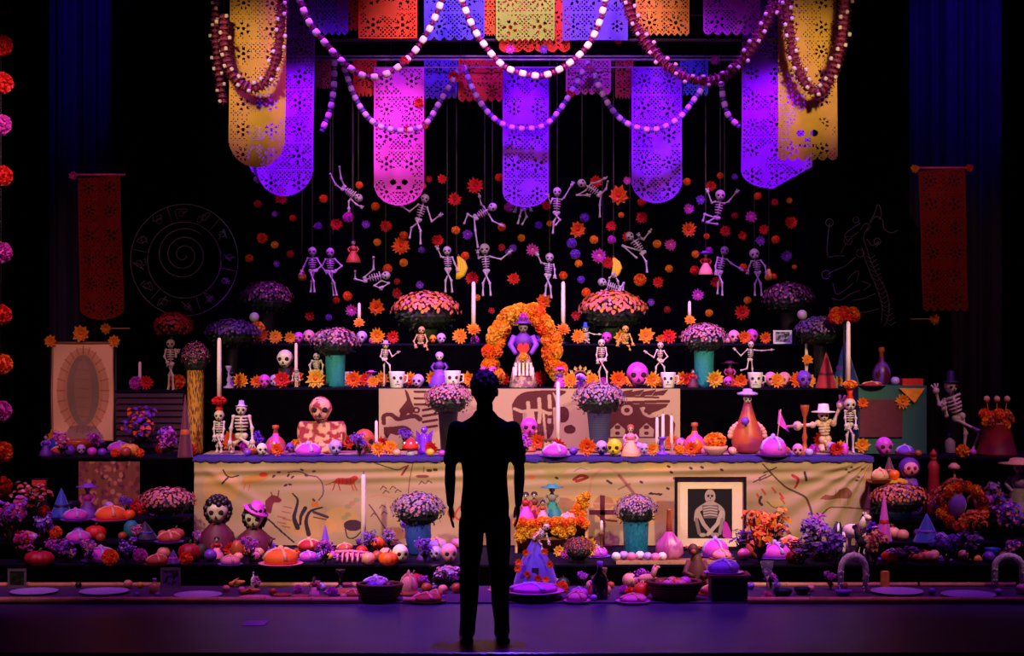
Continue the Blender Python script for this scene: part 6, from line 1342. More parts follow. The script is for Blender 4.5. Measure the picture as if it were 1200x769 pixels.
# right of centre
p = on(784, 'step', .22); k = px2m(1, p.y); t = thing('pink_bottle', 'long-necked bottle with a fat pink flower-shaped body left of the framed portrait', 'bottle', p)
build(MB().lathe([(10 * k, 0), (16 * k, 8 * k), (15 * k, 20 * k), (8 * k, 28 * k), (4 * k, 34 * k)], seg=28, fn=lambda a, z: 1 + .07 * math.cos(7 * a)), 'body', M('rose_glass', 'b04890', rough=.35, col2='d880c0', scale=7), t); build(MB().lathe([(4 * k, 33 * k), (3 * k, 45 * k), (2.4 * k, 58 * k), (3 * k, 60 * k)], seg=12), 'neck', mat('rust', rough=.4), t)
# framed portrait
Yp = 15.45; k = Yp / F; p = Vector(((832.5 - CX) * k, Yp, .175)); zt = CH - (559 - CY) * k - .175; zb2 = CH - (644 - CY) * k - .175
t = thing('framed_portrait', 'large black framed picture of a crouching skeleton-painted figure leaning on the tablecloth', 'picture frame', p)
Wf, Hf = 84 * k, zt - max(zb2, 0.0); zb2 = max(zb2, 0.0)
for (x, z, dx, dz) in ((0, zb2 + .012, Wf, .024), (0, zt - .012, Wf, .024), (-Wf / 2 + .012, (zb2 + zt) / 2, .024, Hf - .048), (Wf / 2 - .012, (zb2 + zt) / 2, .024, Hf - .048)): build(MB().box((x, 0, z), (dx, .035, dz)), 'frame_bar', mat('black', rough=.4), t, False)
build(MB().box((0, .012, (zb2 + zt) / 2), (Wf - .03, .012, Hf - .03)), 'mat_board', M('mat_board', 'f0d8b4', rough=.8, var=.04), t, False)
cv = Canvas(156, 168, '030204')
GR = 'a89a88'
cv.ell(78, 26, 19, 24, GR); cv.ell(72, 24, 5, 5, '2a2420'); cv.ell(85, 24, 5, 5, '2a2420'); cv.poly([(77, 30), (82, 30), (79, 37)], '2a2420'); cv.line([(68, 42), (88, 42)], 3, '3a302c')
cv.line(spline([(74, 50), (52, 62), (34, 76), (28, 104)]), (18, 14), GR); cv.line(spline([(84, 50), (108, 62), (122, 78), (122, 104)]), (18, 14), GR)
cv.poly([(50, 56), (108, 56), (104, 100), (56, 100)], '6a6058'); 
for y in (64, 73, 82, 91): cv.line([(56, y), (78, y - 4), (102, y)], 3, 'c8bca8')
cv.line([(36, 80), (56, 120), (86, 154)], (15, 12), GR); cv.line([(118, 80), (104, 118), (70, 154)], (15, 12), 'b8aa98'); cv.line([(30, 104), (40, 150)], 12, '7a7064'); cv.line([(120, 104), (112, 150)], 12, '8a8074')
cv.ell(52, 156, 12, 7, GR); cv.ell(96, 156, 14, 8, '9a8c7c'); cv.poly(spline([(128, 108), (140, 120), (156, 166), (124, 162), (122, 130)], 4), 'c030b0')
hh, ww = cv.a.shape[:2]; uu = np.linspace(0, 1, ww)[None, :].repeat(hh, 0); vv = np.linspace(0, 1, hh)[:, None].repeat(ww, 1)
za, zbm = CH - (573 - CY) * k - .175, CH - (631 - CY) * k - .175
obj('print', grid_mesh('print', np.stack([(806 + 52 * uu - 832.5) * k, np.full(uu.shape, .004), za + (zbm - za) * vv], -1), M_print('photo_print', .9), colours=cv.a), t)
build(MB().box((0, .1, .16), (.1, .012, .34), mtx=Matrix.Rotation(-.5, 3, 'X')), 'easel_strut', mat('black'), t, False)
# floor group right of centre: brown monkey, breads, basket, black box
p = on(816, 'mat', .75); k = px2m(1, p.y); t = thing('brown_monkey', 'brown seated monkey figurine in front of the framed portrait', 'figurine', p)
build(MB().lathe([(12 * k, 0), (14 * k, 10 * k), (12 * k, 26 * k), (7 * k, 36 * k), (5 * k, 42 * k)], seg=16), 'body', mat('brown'), t); build(MB().sphere((-4 * k, -.01, 48 * k), (6.5 * k, 6 * k, 7 * k), 12, 8), 'head', mat('brown'), t)
build(MB().sphere((-4 * k, -6 * k, 46 * k), (3.6 * k, 3 * k, 3.4 * k), 8, 6), 'muzzle', mat('clay'), t)
for s_ in (-1, 1): build(MB().sphere(((-4 + s_ * 7) * k, 0, 50 * k), 2.4 * k, 8, 5), 'ear', mat('clay'), t); build(MB().tube([(s_ * 8 * k, -.01, 34 * k), (s_ * 14 * k, -.05, 22 * k), (s_ * 5 * k, -.1, 18 * k)], [4 * k, 3.4 * k, 3 * k], 7), 'arm', mat('brown'), t); build(MB().tube([(s_ * 6 * k, -.02, 8 * k), (s_ * 13 * k, -.1, 12 * k), (s_ * 12 * k, -.14, 1.5 * k)], [5 * k, 4 * k, 3 * k], 7), 'leg', mat('brown'), t)
put('basket', ('brown',), 790, 705, 62, 'mat', .12, 'wide wicker basket on the floor before the framed portrait', sc3=(1, .8, .62)); put('basket', ('brown',), 445, 708, 52, 'mat', .04, 'dark round wicker basket on the floor left of the man', sc3=(1, .8, .68))
p = on(853, 'mat', .1); k = px2m(1, p.y); t = thing('black_box', 'black box with a flat lid on the floor below the framed portrait', 'box', p); build(MB().box((0, 0, 14 * k), (42 * k, .24, 28 * k)), 'body', mat('black', rough=.5), t, False); build(MB().box((0, 0, 29.5 * k), (50 * k, .28, 3 * k)), 'lid', mat('maroon'), t, False)
SURF['box'] = (p.z + 31 * k, p.y - .1, p.y + .1); put('bread', ('violet', 'magenta'), 848, 0, 42, 'box', .5, 'violet sugared bread on the lid of the black box', sc3=(1, .8, .9))
p = on(790, 'mat', .12); SURF['bask'] = (p.z + px2m(62, p.y) * .62 * .30, p.y - .08, p.y + .08)
for i, (x, c) in enumerate(((774, 'rust'), (783, 'pink'), (793, 'orange'), (803, 'magenta'), (798, 'peach'), (788, 'tan'))): put('fruit', (c,), x, 0, 15, 'bask', (.3, .7, .4, .6, .1, .9)[i], f'{c} fruit heaped in the wide wicker basket')
p = on(445, 'mat', .04); SURF['bask2'] = (p.z + px2m(52, p.y) * .68 * .30, p.y - .06, p.y + .06)
for i, (x, c) in enumerate(((436, 'violet'), (446, 'lilac'), (455, 'maroon'))): put('fruit', (c,), x, 0, 15, 'bask2', (.3, .7, .4)[i], f'{c} fruit inside the dark wicker basket left of the man')
for (kind, a, x, py, sz, s, d_, lab, kw) in (
        ('bread', ('magenta', 'purple'), 838, 655, 36, 'step', .45, 'violet crown-shaped bread right under the framed portrait', {'sc3': (1, 1, 1.4)}), ('bread', ('pink', 'wood'), 846, 664, 26, 'tray', .5, 'bright pink pastry on the right end of the tray', {}), ('bread', ('clay', 'rust'), 838, 690, 36, 'mat', .6, 'clay red fish-shaped loaf beside the monkey', {'sc3': (1.1, 1, .8)}),
        ('horse', ('peach', 'pink'), 757, 690, 34, 'mat', .5, 'pink and peach toy horse on the floor right of the man', {'yaw': .5}), ('fruit', ('orange',), 752, 700, 20, 'mat', .2, 'orange fruit on the floor left of the wicker basket', {}), ('fruit', ('peach',), 738, 698, 18, 'mat', .3, 'peach fruit on the floor right of the dark pillar candle', {}),
        ('bread', ('pink', 'magenta'), 742, 705, 36, 'mat', .1, 'flat pink pastry plate left of the wicker basket', {'sc3': (1, 1, .6)}), ('bread', ('peach', 'pink'), 765, 700, 26, 'mat', .2, 'peach loaf left of the wicker basket', {}), ('fruit', ('pink',), 767, 690, 12, 'mat', .45, 'pink fruit behind the peach loaf', {}),
        ('bread', ('pink', 'magenta'), 676, 700, 28, 'mat', .3, 'pink cake on a dark stand right of the magenta plate', {}), ('bread', ('lilac', 'white'), 653, 695, 20, 'mat', .4, 'lilac pastry right of the violet shrine figure', {}), ('fruit', ('rust',), 649, 690, 14, 'mat', .7, 'rust fruit right of the violet shrine figure', {}), ('fruit', ('leaf',), 660, 690, 16, 'mat', .8, 'dark green fruit right of the violet shrine figure', {}),
        ('bottle', ('black',), 703, 708, 44, 'mat', .1, 'short dark bottle on the floor in the middle right', {'sc3': (.6, .6, 1)}), ('candlestick', ('tan',), 708, 695, 34, 'mat', .3, 'pale candlestick behind the short dark bottle', {'sc3': (.35, .35, 1)}), ('doll', ('crimson', 'pink', None), 694, 695, 22, 'mat', .5, 'tiny crimson doll behind the short dark bottle', {}),
        ('fruit', ('lilac',), 696, 708, 8, 'mat', .02, 'lilac bead-like fruit beside the dark bottle', {}), ('bread', ('pink', 'rose' if 'rose' in PAL else 'pink'), 585, 700, 24, 'mat', .15, 'pink pastry seen between the man\'s legs', {}), ('doll', ('crimson', 'pink', None), 583, 690, 26, 'mat', .5, 'crimson doll seen between the man\'s legs', {}),
        ('bunch', ('orange', 'amber', 14), 890, 650, 60, 'step', .6, 'orange and green flower spray right of the framed portrait', {}), ('bunch', ('rust', 'amber', 15), 905, 650, 54, 'step', .7, 'green leafy spray with rust blooms right of the framed portrait', {}), ('pumpkin', ('rust',), 886, 655, 24, 'step', .35, 'rust squash right of the framed portrait', {'sc3': (1, 1, 1.3)}),
        ('bread', ('magenta', 'violet'), 907, 655, 44, 'step', .35, 'magenta bread on a violet plate right of the framed portrait', {}), ('bread', ('orange', 'rust'), 925, 660, 36, 'step', .12, 'orange pastry on the right of the step', {}), ('fruit', ('rust',), 937, 655, 16, 'step', .2, 'rust fruit left of the magenta sprig', {}),
        ('basket', ('wood',), 961, 658, 26, 'step', .25, 'small pale wooden basket on the right of the step', {'sc3': (1, 1, 1.3)}), ('bunch', ('violet', 'magenta', 16), 956, 655, 46, 'step', .5, 'violet flower sprig behind the small wooden basket', {}), ('bunch', ('violet', 'purple', 17), 980, 655, 40, 'step', .4, 'dark purple flower sprig left of the black and white toy horses', {}), ('bunch', ('mauve', 'violet', 18), 948, 655, 40, 'step', .55, 'mauve flower sprig left of the small wooden basket', {}),
        ('horse', ('black', 'white'), 980, 650, 42, 'step', .3, 'black toy horse before the right end of the tablecloth', {'yaw': 1.2}), ('horse', ('cream', 'black'), 1000, 650, 50, 'step', .62, 'cream toy horse before the right end of the tablecloth', {'yaw': -1.0}), ('horse', ('black', 'maroon'), 1014, 655, 44, 'step', .12, 'black and maroon toy horse right of the cream one', {'yaw': 2.0}),
        ('cone', ('navy', 'purple'), 980, 662, 34, 'step', .08, 'dark navy draped bundle left of the white bone arch', {'sc3': (.9, .8, 1)}), ('bunch', ('purple', 'navy', 19), 900, 664, 38, 'step', .04, 'dusky purple leaf cluster under the orange pastry', {'sc3': (1.6, 1, .8)}), ('bunch', ('purple', 'navy', 20), 940, 664, 38, 'step', .04, 'dusky purple leaf cluster below the rust fruit', {'sc3': (1.6, 1, .8)}), ('bunch', ('purple', 'navy', 23), 870, 664, 34, 'step', .05, 'dusky purple leaf cluster right of the tray', {'sc3': (1.4, 1, .8)}), ('bunch', ('purple', 'violet', 24), 965, 664, 34, 'step', .03, 'dusky purple leaf cluster below the small wooden basket', {'sc3': (1.4, 1, .7)})):
    if kind == 'bread' and a[1] not in PAL: a = (a[0], 'pink')
    put(kind, a, x, py, sz, s, d_, lab, **kw)
inst(proto(('arch', 'white'), P_arch, 'white'), 'bone_arch', 'white speckled bone arch standing on the mat at right', 'arch', on(1000, 'mat', .55), px2m(38, 14.07), (0, 0, .15)).scale.z = px2m(46, 14.07)
p = on(899, 'mat', .5); k = px2m(1, p.y); t = thing('wine_glass', 'clear goblet with a pink flower at its foot on the mat', 'glass', p)
GL = M('clear_glass', 'e8e0f0', rough=.05); GL.node_tree.nodes['Principled BSDF'].inputs['Transmission Weight'].default_value = .9
build(MB().lathe([(6 * k, 0), (6 * k, 1 * k), (1 * k, 2 * k), (1 * k, 18 * k), (6 * k, 26 * k), (8 * k, 38 * k), (7.4 * k, 38 * k), (5 * k, 27 * k), (.001, 20 * k)], seg=16), 'goblet', GL, t)
pom(899, 694, 12, 'pink', 'mat', .42, label='pink flower head at the foot of the goblet on the mat')
put('bowl', ('navy',), 917, 695, 24, 'mat', .5, 'dark bowl with a pale knob right of the goblet', sc3=(1, 1, 1.1)); put('bowl', ('navy',), 940, 695, 20, 'mat', .45, 'second dark bowl right of the goblet', sc3=(1, 1, 1.1)); put('bowl', ('violet',), 988, 695, 20, 'mat', .4, 'violet bowl at the left foot of the white bone arch')
# ------------------------------------------------------------------ right wing
t = thing('green_crate', 'box draped in green cloth with a maroon inset at the right of the altar', 'crate', (W(1046, 0, 16.3).x, 16.3, .94)); k = 16.3 / F
zt = CH - (452 - CY) * k - .94; wz = 80 * k
build(MB().box((0, .2, zt / 2), (wz, .4, zt)), 'body', M_checks('green_weave', '143e36', '2a6a5a', 60, kind='wave', direction='DIAGONAL'), t, False)
build(MB().box((-14 * k, -.012, zt * .52), (50 * k, .022, zt * .55)), 'maroon_panel', M('maroon_panel', '5a1228', rough=.7), t, False)
build(MB().prism([((x - 1046) * k, CH - (y - CY) * k - .94) for x, y in ((1053, 455), (1083, 455), (1071, 472))], -.03, -.014), 'orange_pennant', mat('amber'), t, False)
build(MB().box(((1071 - 1046) * k, .1, zt + .03), (24 * k, .12, .06)), 'red_box', mat('red'), t, False)
SURF['gcrate'] = (.94 + zt, 16.33, 16.65)
inst(proto(('star', A, 12), P_star, A, O, 12), 'paper_flower', 'golden paper flower pinned on the green cloth crate', 'flower', Vector(((1057 - CX) * k, 16.27, CH - (470 - CY) * k)), 20 * k)
inst(proto(('star', O, 9), P_star, O, R, 9), 'paper_flower', 'orange paper flower at the left edge of the green cloth crate', 'flower', Vector(((1010 - CX) * k, 16.27, CH - (472 - CY) * k)), 15 * k)
put('jug', ('violet', 'maroon'), 1033, 0, 44, 'gcrate', .7, 'long-necked violet gourd jug on the green cloth crate', sc3=(.5, .5, 1.0)); put('fruit', ('lilac',), 1049, 0, 11, 'gcrate', .2, 'lilac ball on the green cloth crate'); put('bread', ('crimson', 'pink'), 1022, 0, 28, 'gcrate', .2, 'flat crimson cloth roll on the green cloth crate', sc3=(1, .8, .4))
# flowered red crown above the right candle
p = on(989, 't2', .0); t = thing('red_flower_crown', 'crown of red and orange flowers on a dark stem at the right of the shelves', 'flowers', p); k = px2m(1, p.y); zc = CH - (370 - CY) * k - p.z
build(MB().tube([(0, 0, 0), (0, 0, zc)], .012, 6), 'stem', mat('black'), t)
for i in range(11): a = 2 * PI * i / 11; c = (R, O, 'red')[i % 3]; obj('flower_head', proto(('pom', c), P_pom, c)[0][1], t, (12 * k * math.cos(a), 7 * k * math.sin(a), zc + random.uniform(-.03, .03)), (i, 0, 0), 15 * k)
obj('flower_head', proto(('pom', R), P_pom, R)[0][1], t, (0, 0, zc + .03), (0, 0, 0), 16 * k)
# leaning skeleton musician, vessel with flowers
skeleton('large skeleton in a dark hat leaning back on the right platform', 16.25, (1114, 453), (1117, 472), (1124, 490), [[(1100, 474), (1096, 458)], [(1108, 487), (1104, 478)]], [[(1132, 508), (1130, 531)], [(1148, 506), (1138, 531)]], hr=7.5, rw=13, bt=2.2, name='skeleton_figurine', group='skeleton figurines', hat=('navy', 10, 14), yaw=.3)
p = on(1168, 'plat', .3); k = px2m(1, p.y); t = thing('red_drum', 'red conical drum pot with orange flowers at the far right', 'pot', p)
build(MB().lathe([(24 * k, 0), (23 * k, 3 * k), (15 * k, 36 * k), (16 * k, 38 * k), (.001, 38 * k)], seg=20), 'body', M('drum_red', '8a1820', rough=.5, col2='6a1030', scale=4), t)
for i in range(12): a = 2 * PI * i / 12; c = (O, A, 'rust')[i % 3]; PAL.setdefault(c, 'ff9a1e'); obj('flower_head', proto(('pom', c), P_pom, c)[0][1], t, (14 * k * math.cos(a), 10 * k * math.sin(a), (42 + 7 * math.sin(i * 2.3)) * k), (i, 0, 0), 14 * k)
for s_ in (-1, 0, 1): build(MB().tube([(s_ * 8 * k, 0, 36 * k), (s_ * 12 * k, -.01, 66 * k)], .006, 5), 'twig', mat('rust'), t); build(MB().sphere((s_ * 12 * k, -.01, 66 * k), 4 * k, 7, 5), 'bud', mat('tan'), t)
for (kind, a, x, py, sz, s, d_, lab, kw) in (
        ('bottle', ('lilac',), 1113, 535, 24, 'plat', .15, 'small lilac bottle left of the leaning skeleton\'s feet', {'sc3': (.75, .75, 1)}), ('bread', ('violet', 'crimson'), 1060, 535, 26, 'plat', .1, 'violet pastry before the green cloth crate', {}), ('bunch', ('magenta', 'violet', 30), 1040, 535, 16, 'plat', .06, 'tiny magenta sprig before the green cloth crate', {}), ('fruit', ('rust',), 1076, 535, 9, 'plat', .05, 'rust fruit before the green cloth crate', {}),
        ('fruit', ('magenta',), 1140, 535, 9, 'plat', .03, 'magenta fruit at the feet of the leaning skeleton', {})):
    put(kind, a, x, py, sz, s, d_, lab, **kw)
pom(1128, 535, 17, A, 'plat', .05, label='golden marigold head at the feet of the leaning skeleton'); skull(1036, 530, 20, 'magenta', 'plat', .1, 'magenta skull at the right corner of the long table')
# little golden shelf and monkey-faced mask group
t = thing('gold_bracket_shelf', 'small golden shelf jutting right of the tablecloth', 'stand', (W(1042, 0, 15.5).x, 15.5, .45)); k = 15.5 / F; zz = CH - (563 - CY) * k - .45
build(MB().box((0, .1, zz - .012), (42 * k, .24, .024)), 'board', mat('gold'), t, False); build(MB().box((0, .18, zz / 2), (34 * k, .04, zz - .02)), 'support', mat('black'), t, False)
SURF['gold'] = (.45 + zz, 15.52, 15.68)
put('bread', ('tan', 'wood'), 1031, 0, 24, 'gold', .4, 'tan loaf on the small golden shelf', sc3=(1, 1, 1.3)); put('fruit', ('orange',), 1048, 0, 13, 'gold', .2, 'orange fruit on the small golden shelf'); put('cone', ('maroon', 'rust'), 1042, 0, 26, 'gold', .9, 'maroon cone on the small golden shelf', sc3=(.7, .6, 1))
p = on(1066, 'r2', .85); k = px2m(1, p.y); t = thing('pink_mask', 'violet-hooded pink mask figure above the low right chrysanthemum', 'figurine', p); zc = CH - (549 - CY) * k - p.z
build(MB().lathe([(14 * k, 0), (15 * k, 10 * k), (9 * k, zc - 14 * k), (.001, zc - 6 * k)], seg=14), 'robe', mat('violet'), t); build(MB().sphere((0, .02, zc), (13 * k, 11 * k, 13 * k), 12, 8), 'hood', mat('purple'), t); build(MB().sphere((0, -8 * k, zc), (9 * k, 5 * k, 8 * k), 12, 8), 'face', mat('pink'), t)
for s_ in (-1, 1): build(MB().sphere((s_ * 3.6 * k, -12.6 * k, zc + 1.5 * k), 2 * k, 7, 5), 'eye', mat('crimson'), t)
build(MB().sphere((0, -13 * k, zc - 4 * k), (1.8 * k, 1.4 * k, 2 * k), 7, 5), 'nose', mat('black'), t)
# marigold wreath standing on the risers
p = on(1128, 'r1', .6); k = px2m(1, p.y); zc = CH - (594 - CY) * k - p.z; t = thing('marigold_wreath', 'ring wreath of orange marigolds around a violet bundle at the right', 'wreath', p)
for i in range(20): a = 2 * PI * i / 20; c = (O, 'rust', O, A)[i % 4]; obj('marigold', proto(('pom', c), P_pom, c)[0][1], t, ((24 + 3 * math.sin(i * 3)) * k * math.cos(a), random.uniform(-.03, .03), zc + 24 * k * math.sin(a)), (i, i, 0), 14 * k)
build(MB().tube([(23 * k * math.cos(a), .02, zc + 23 * k * math.sin(a)) for a in [2 * PI * i / 24 for i in range(25)]], .02, 6, cap=False), 'hoop', mat('green'), t)
build(MB().tube([(0, .05, 0), (0, .05, zc)], .02, 6), 'stake', mat('wood'), t); build(MB().sphere((-8 * k, -.02, zc + 3 * k), (12 * k, 6 * k, 14 * k), 12, 8), 'violet_bundle', mat('violet', sheen=.4), t)
skull(1134, 610, 18, 'pink', 'r1', .0, 'pink and grey skull before the marigold wreath')
t = thing('bishop_statue', 'slim crimson hooded statue behind the low right chrysanthemum', 'statue', on(1094, 'r2', .8)); k = px2m(1, 15.7)
build(MB().lathe([(8 * k, 0), (8 * k, 3 * k), (6 * k, 50 * k), (7 * k, 58 * k), (3 * k, 64 * k)], seg=14), 'robe', mat('crimson'), t); build(MB().sphere((0, 0, 68 * k), (4 * k, 4 * k, 5 * k), 10, 7), 'head', mat('clay'), t)
build(MB().lathe([(4.5 * k, 69 * k), (4 * k, 73 * k), (.001, 78 * k)], seg=10), 'hood', mat('crimson'), t)
t = thing('mushroom_stand', 'thin pale mushroom-shaped stand left of the marigold wreath', 'ornament', on(1118, 'r2', .85)); build(MB().tube([(0, 0, 0), (.01, 0, .2), (0, 0, .42)], .012, 6), 'stalk', mat('tan'), t); build(MB().lathe([(.055, .40), (.05, .425), (.02, .45), (.001, .452)], seg=12), 'cap', mat('peach'), t)
for (kind, a, x, py, sz, s, d_, lab, kw) in (
        ('cone', ('magenta', 'crimson'), 1036, 640, 58, 'r1', .5, 'slim magenta draped cone left of the low right chrysanthemum', {'sc3': (.3, .3, 1)}), ('cone', ('blue', 'violet'), 1086, 636, 34, 'r1', .5, 'bright blue draped bundle right of the low right chrysanthemum', {'sc3': (.95, .8, 1)}), ('fruit', ('red',), 1090, 630, 20, 'r2', .1, 'red fruit above the blue bundle', {}),
        ('bread', ('violet', 'magenta'), 1102, 640, 24, 'r1', .1, 'violet pastry right of the blue bundle', {}), ('bunch', ('rust', 'orange', 31), 1112, 630, 46, 'r2', .15, 'rust and orange flower spray left of the marigold wreath', {}), ('bunch', ('orange', 'rust', 32), 1140, 640, 36, 'r1', .3, 'orange flower spray under the marigold wreath', {'sc3': (1.4, 1, 1)}),
        ('bunch', ('pink', 'rust', 33), 1036, 658, 34, 'step', .1, 'pink and rust flower spray right of the white bone arch', {'sc3': (1.2, 1, 1)}), ('bunch', ('peach', 'crimson', 34), 1026, 650, 40, 'step', .3, 'peach flower spray beside the toy horses', {}), ('fruit', ('crimson',), 1054, 655, 17, 'step', .15, 'crimson apple in the row right of the white bone arch', {}), ('fruit', ('rust',), 1070, 655, 13, 'step', .1, 'rust apple in the row right of the white bone arch', {}),
        ('fruit', ('red',), 1083, 655, 15, 'step', .2, 'red apple at the right of the fruit row', {}), ('fruit', ('peach',), 1091, 655, 15, 'step', .1, 'peach at the right end of the fruit row', {}), ('fruit', ('clay',), 1079, 658, 13, 'step', .04, 'clay-coloured apple in the fruit row', {}), ('pumpkin', ('red',), 1044, 662, 22, 'step', .02, 'red squash right of the white bone arch', {}),
        ('bunch', ('violet', 'purple', 35), 1110, 660, 36, 'step', .1, 'dark violet flower cluster right of the fruit row', {'sc3': (1.4, 1, 1)}), ('bunch', ('purple', 'mauve', 36), 1140, 660, 34, 'step', .1, 'dark plum flower cluster before the wreath', {'sc3': (1.4, 1, 1)}), ('bowl', ('blue',), 1163, 660, 19, 'step', .1, 'bright blue bowl at the right end of the step', {'sc3': (1, 1, 2.0)}), ('fruit', ('rust',), 1177, 660, 14, 'step', .12, 'rust fruit right of the blue bowl', {}),
        ('bunch', ('violet', 'pink', 37), 1185, 640, 44, 'r1', .4, 'violet and pink flower spray at the far right', {}), ('bunch', ('purple', 'magenta', 38), 1172, 636, 50, 'r1', .7, 'dark magenta flower spray at the far right', {}), ('doll', ('grey', 'lilac', 'tan'), 1194, 620, 70, 'r2', .4, 'grey doll in a straw hat at the far right', {}), ('bunch', ('mauve', 'rust', 39), 1160, 610, 44, 'r2', .6, 'mauve flower spray behind the wreath', {}),
        ('horse', ('maroon', 'brown'), 1148, 600, 40, 'r2', .85, 'dark toy horse behind the marigold wreath', {'yaw': .4}), ('bunch', ('purple', 'navy', 40), 1060, 664, 30, 'step', .01, 'low dusky leaf cluster below the fruit row', {'sc3': (1.8, 1, .7)}), ('bread', ('violet', 'lilac'), 1107, 662, 16, 'step', .02, 'small lilac pastry at the right edge of the step', {}), ('fruit', ('orange',), 1156, 664, 11, 'step', .02, 'small orange fruit at the right edge of the step', {}), ('bread', ('gold', 'tan'), 1144, 664, 14, 'step', .01, 'tiny golden pastry at the right edge of the step', {}),
        ('bunch', ('pink', 'violet', 41), 1188, 655, 30, 'step', .15, 'pink flower cluster over the right bone arch', {})):
    put(kind, a, x, py, sz, s, d_, lab, **kw)
inst(proto(('arch', 'white'), P_arch, 'white'), 'bone_arch', 'speckled white bone arch at the far right picture edge', 'arch', on(1182, 'mat', .9), px2m(40, 14.3), (0, 0, -.1)).scale.z = px2m(40, 14.3)
t = thing('yellow_block', 'upright yellow wooden block against the step right of the bone arch', 'block', on(1037, 'mat', .85)); build(MB().box((0, 0, .07), (.06, .05, .14)), 'block', mat('gold'), t, False)

# ------------------------------------------------------------------ floor mat, bamboo poles, charger plates
w, h = 220, 10; u = np.linspace(0, 1, w)[None, :].repeat(h, 0); v = np.linspace(0, 1, h)[:, None].repeat(w, 1)
b = MB(); b.box((0, 14.03, .006), (8.6, .86, .012))
tag(build(b, 'floor_mat', M_checks('mat_weave', '2a1436', '4a2a5a', 40, kind='wave', direction='Y'), None, False), 'long plum woven mat laid on the stage before the altar', 'mat')
def pole(label, x0, x1, Y, r, m):
    L = x1 - x0; n = max(2, int(L / .32)); t = thing('bamboo_pole', label, 'pole', (x0, Y, r + .001))
    for i in range(n):
        a, c = L * i / n, L * (i + 1) / n
        build(MB().tube([(a, 0, 0), (a + .012, 0, 0), (a + .02, 0, 0), (c - .012, 0, 0), (c, 0, 0)], [r * 1.1, r * 1.1, r * .96, r * .96, r * 1.08], 8), 'bamboo_segment', m, t)
BAM = M('bamboo', 'c88c60', rough=.5, var=.2, scale=9)
for (a, c, Y, lab) in ((-20, 200, 13.6, 'front bamboo pole at the left'), (200, 420, 13.6, 'front bamboo pole left of the dark basket'), (472, 505, 13.6, 'short front bamboo pole left of the man'), (876, 1022, 13.6, 'front bamboo pole below the bone arch'), (1022, 1230, 13.6, 'front bamboo pole at the right')):
    pole(lab + ', edging the plum mat', W(a, 0, Y).x, W(c, 0, Y).x, Y, .026, BAM)
for (a, c, lab) in ((-20, 190, 'rear bamboo pole at the far left'), (300, 470, 'rear bamboo pole behind the dark basket'), (870, 1075, 'rear bamboo pole right of the black box'), (1078, 1190, 'rear bamboo pole at the far right')):
    pole(lab + ', along the foot of the step', W(a, 0, 14.43).x, W(c, 0, 14.43).x, 14.43, .022, BAM)
for (x, w_, c, lab) in ((40, 56, 'lilac', 'leftmost violet charger plate on the mat'), (122, 58, 'lilac', 'second violet charger plate from the left on the mat'), (232, 56, 'lilac', 'violet charger plate right of the small silver frame'), (298, 40, 'pink', 'small magenta plate on the front of the mat'), (1051, 62, 'lilac', 'violet charger plate right of the bone arch'), (1135, 64, 'lilac', 'rightmost violet charger plate on the mat'), (405, 50, 'clay', 'terracotta plate left of the dark basket'), (80, 20, 'lilac', 'little violet saucer between the left charger plates')):
    put('charger_plate', (c,), x, 0, w_, 'mat', .55 if w_ > 45 else .15, lab)
put('picture_frame', ('grey', 'violet'), 200, 690, 24, 'mat', .9, 'small silver frame standing on the mat at left', sc3=(1, .6, 1.0))
put('picture_frame', ('grey', 'leaf'), 20, 690, 22, 'mat', .95, 'dim silver frame at the far left of the mat', sc3=(1, .6, 1.0))
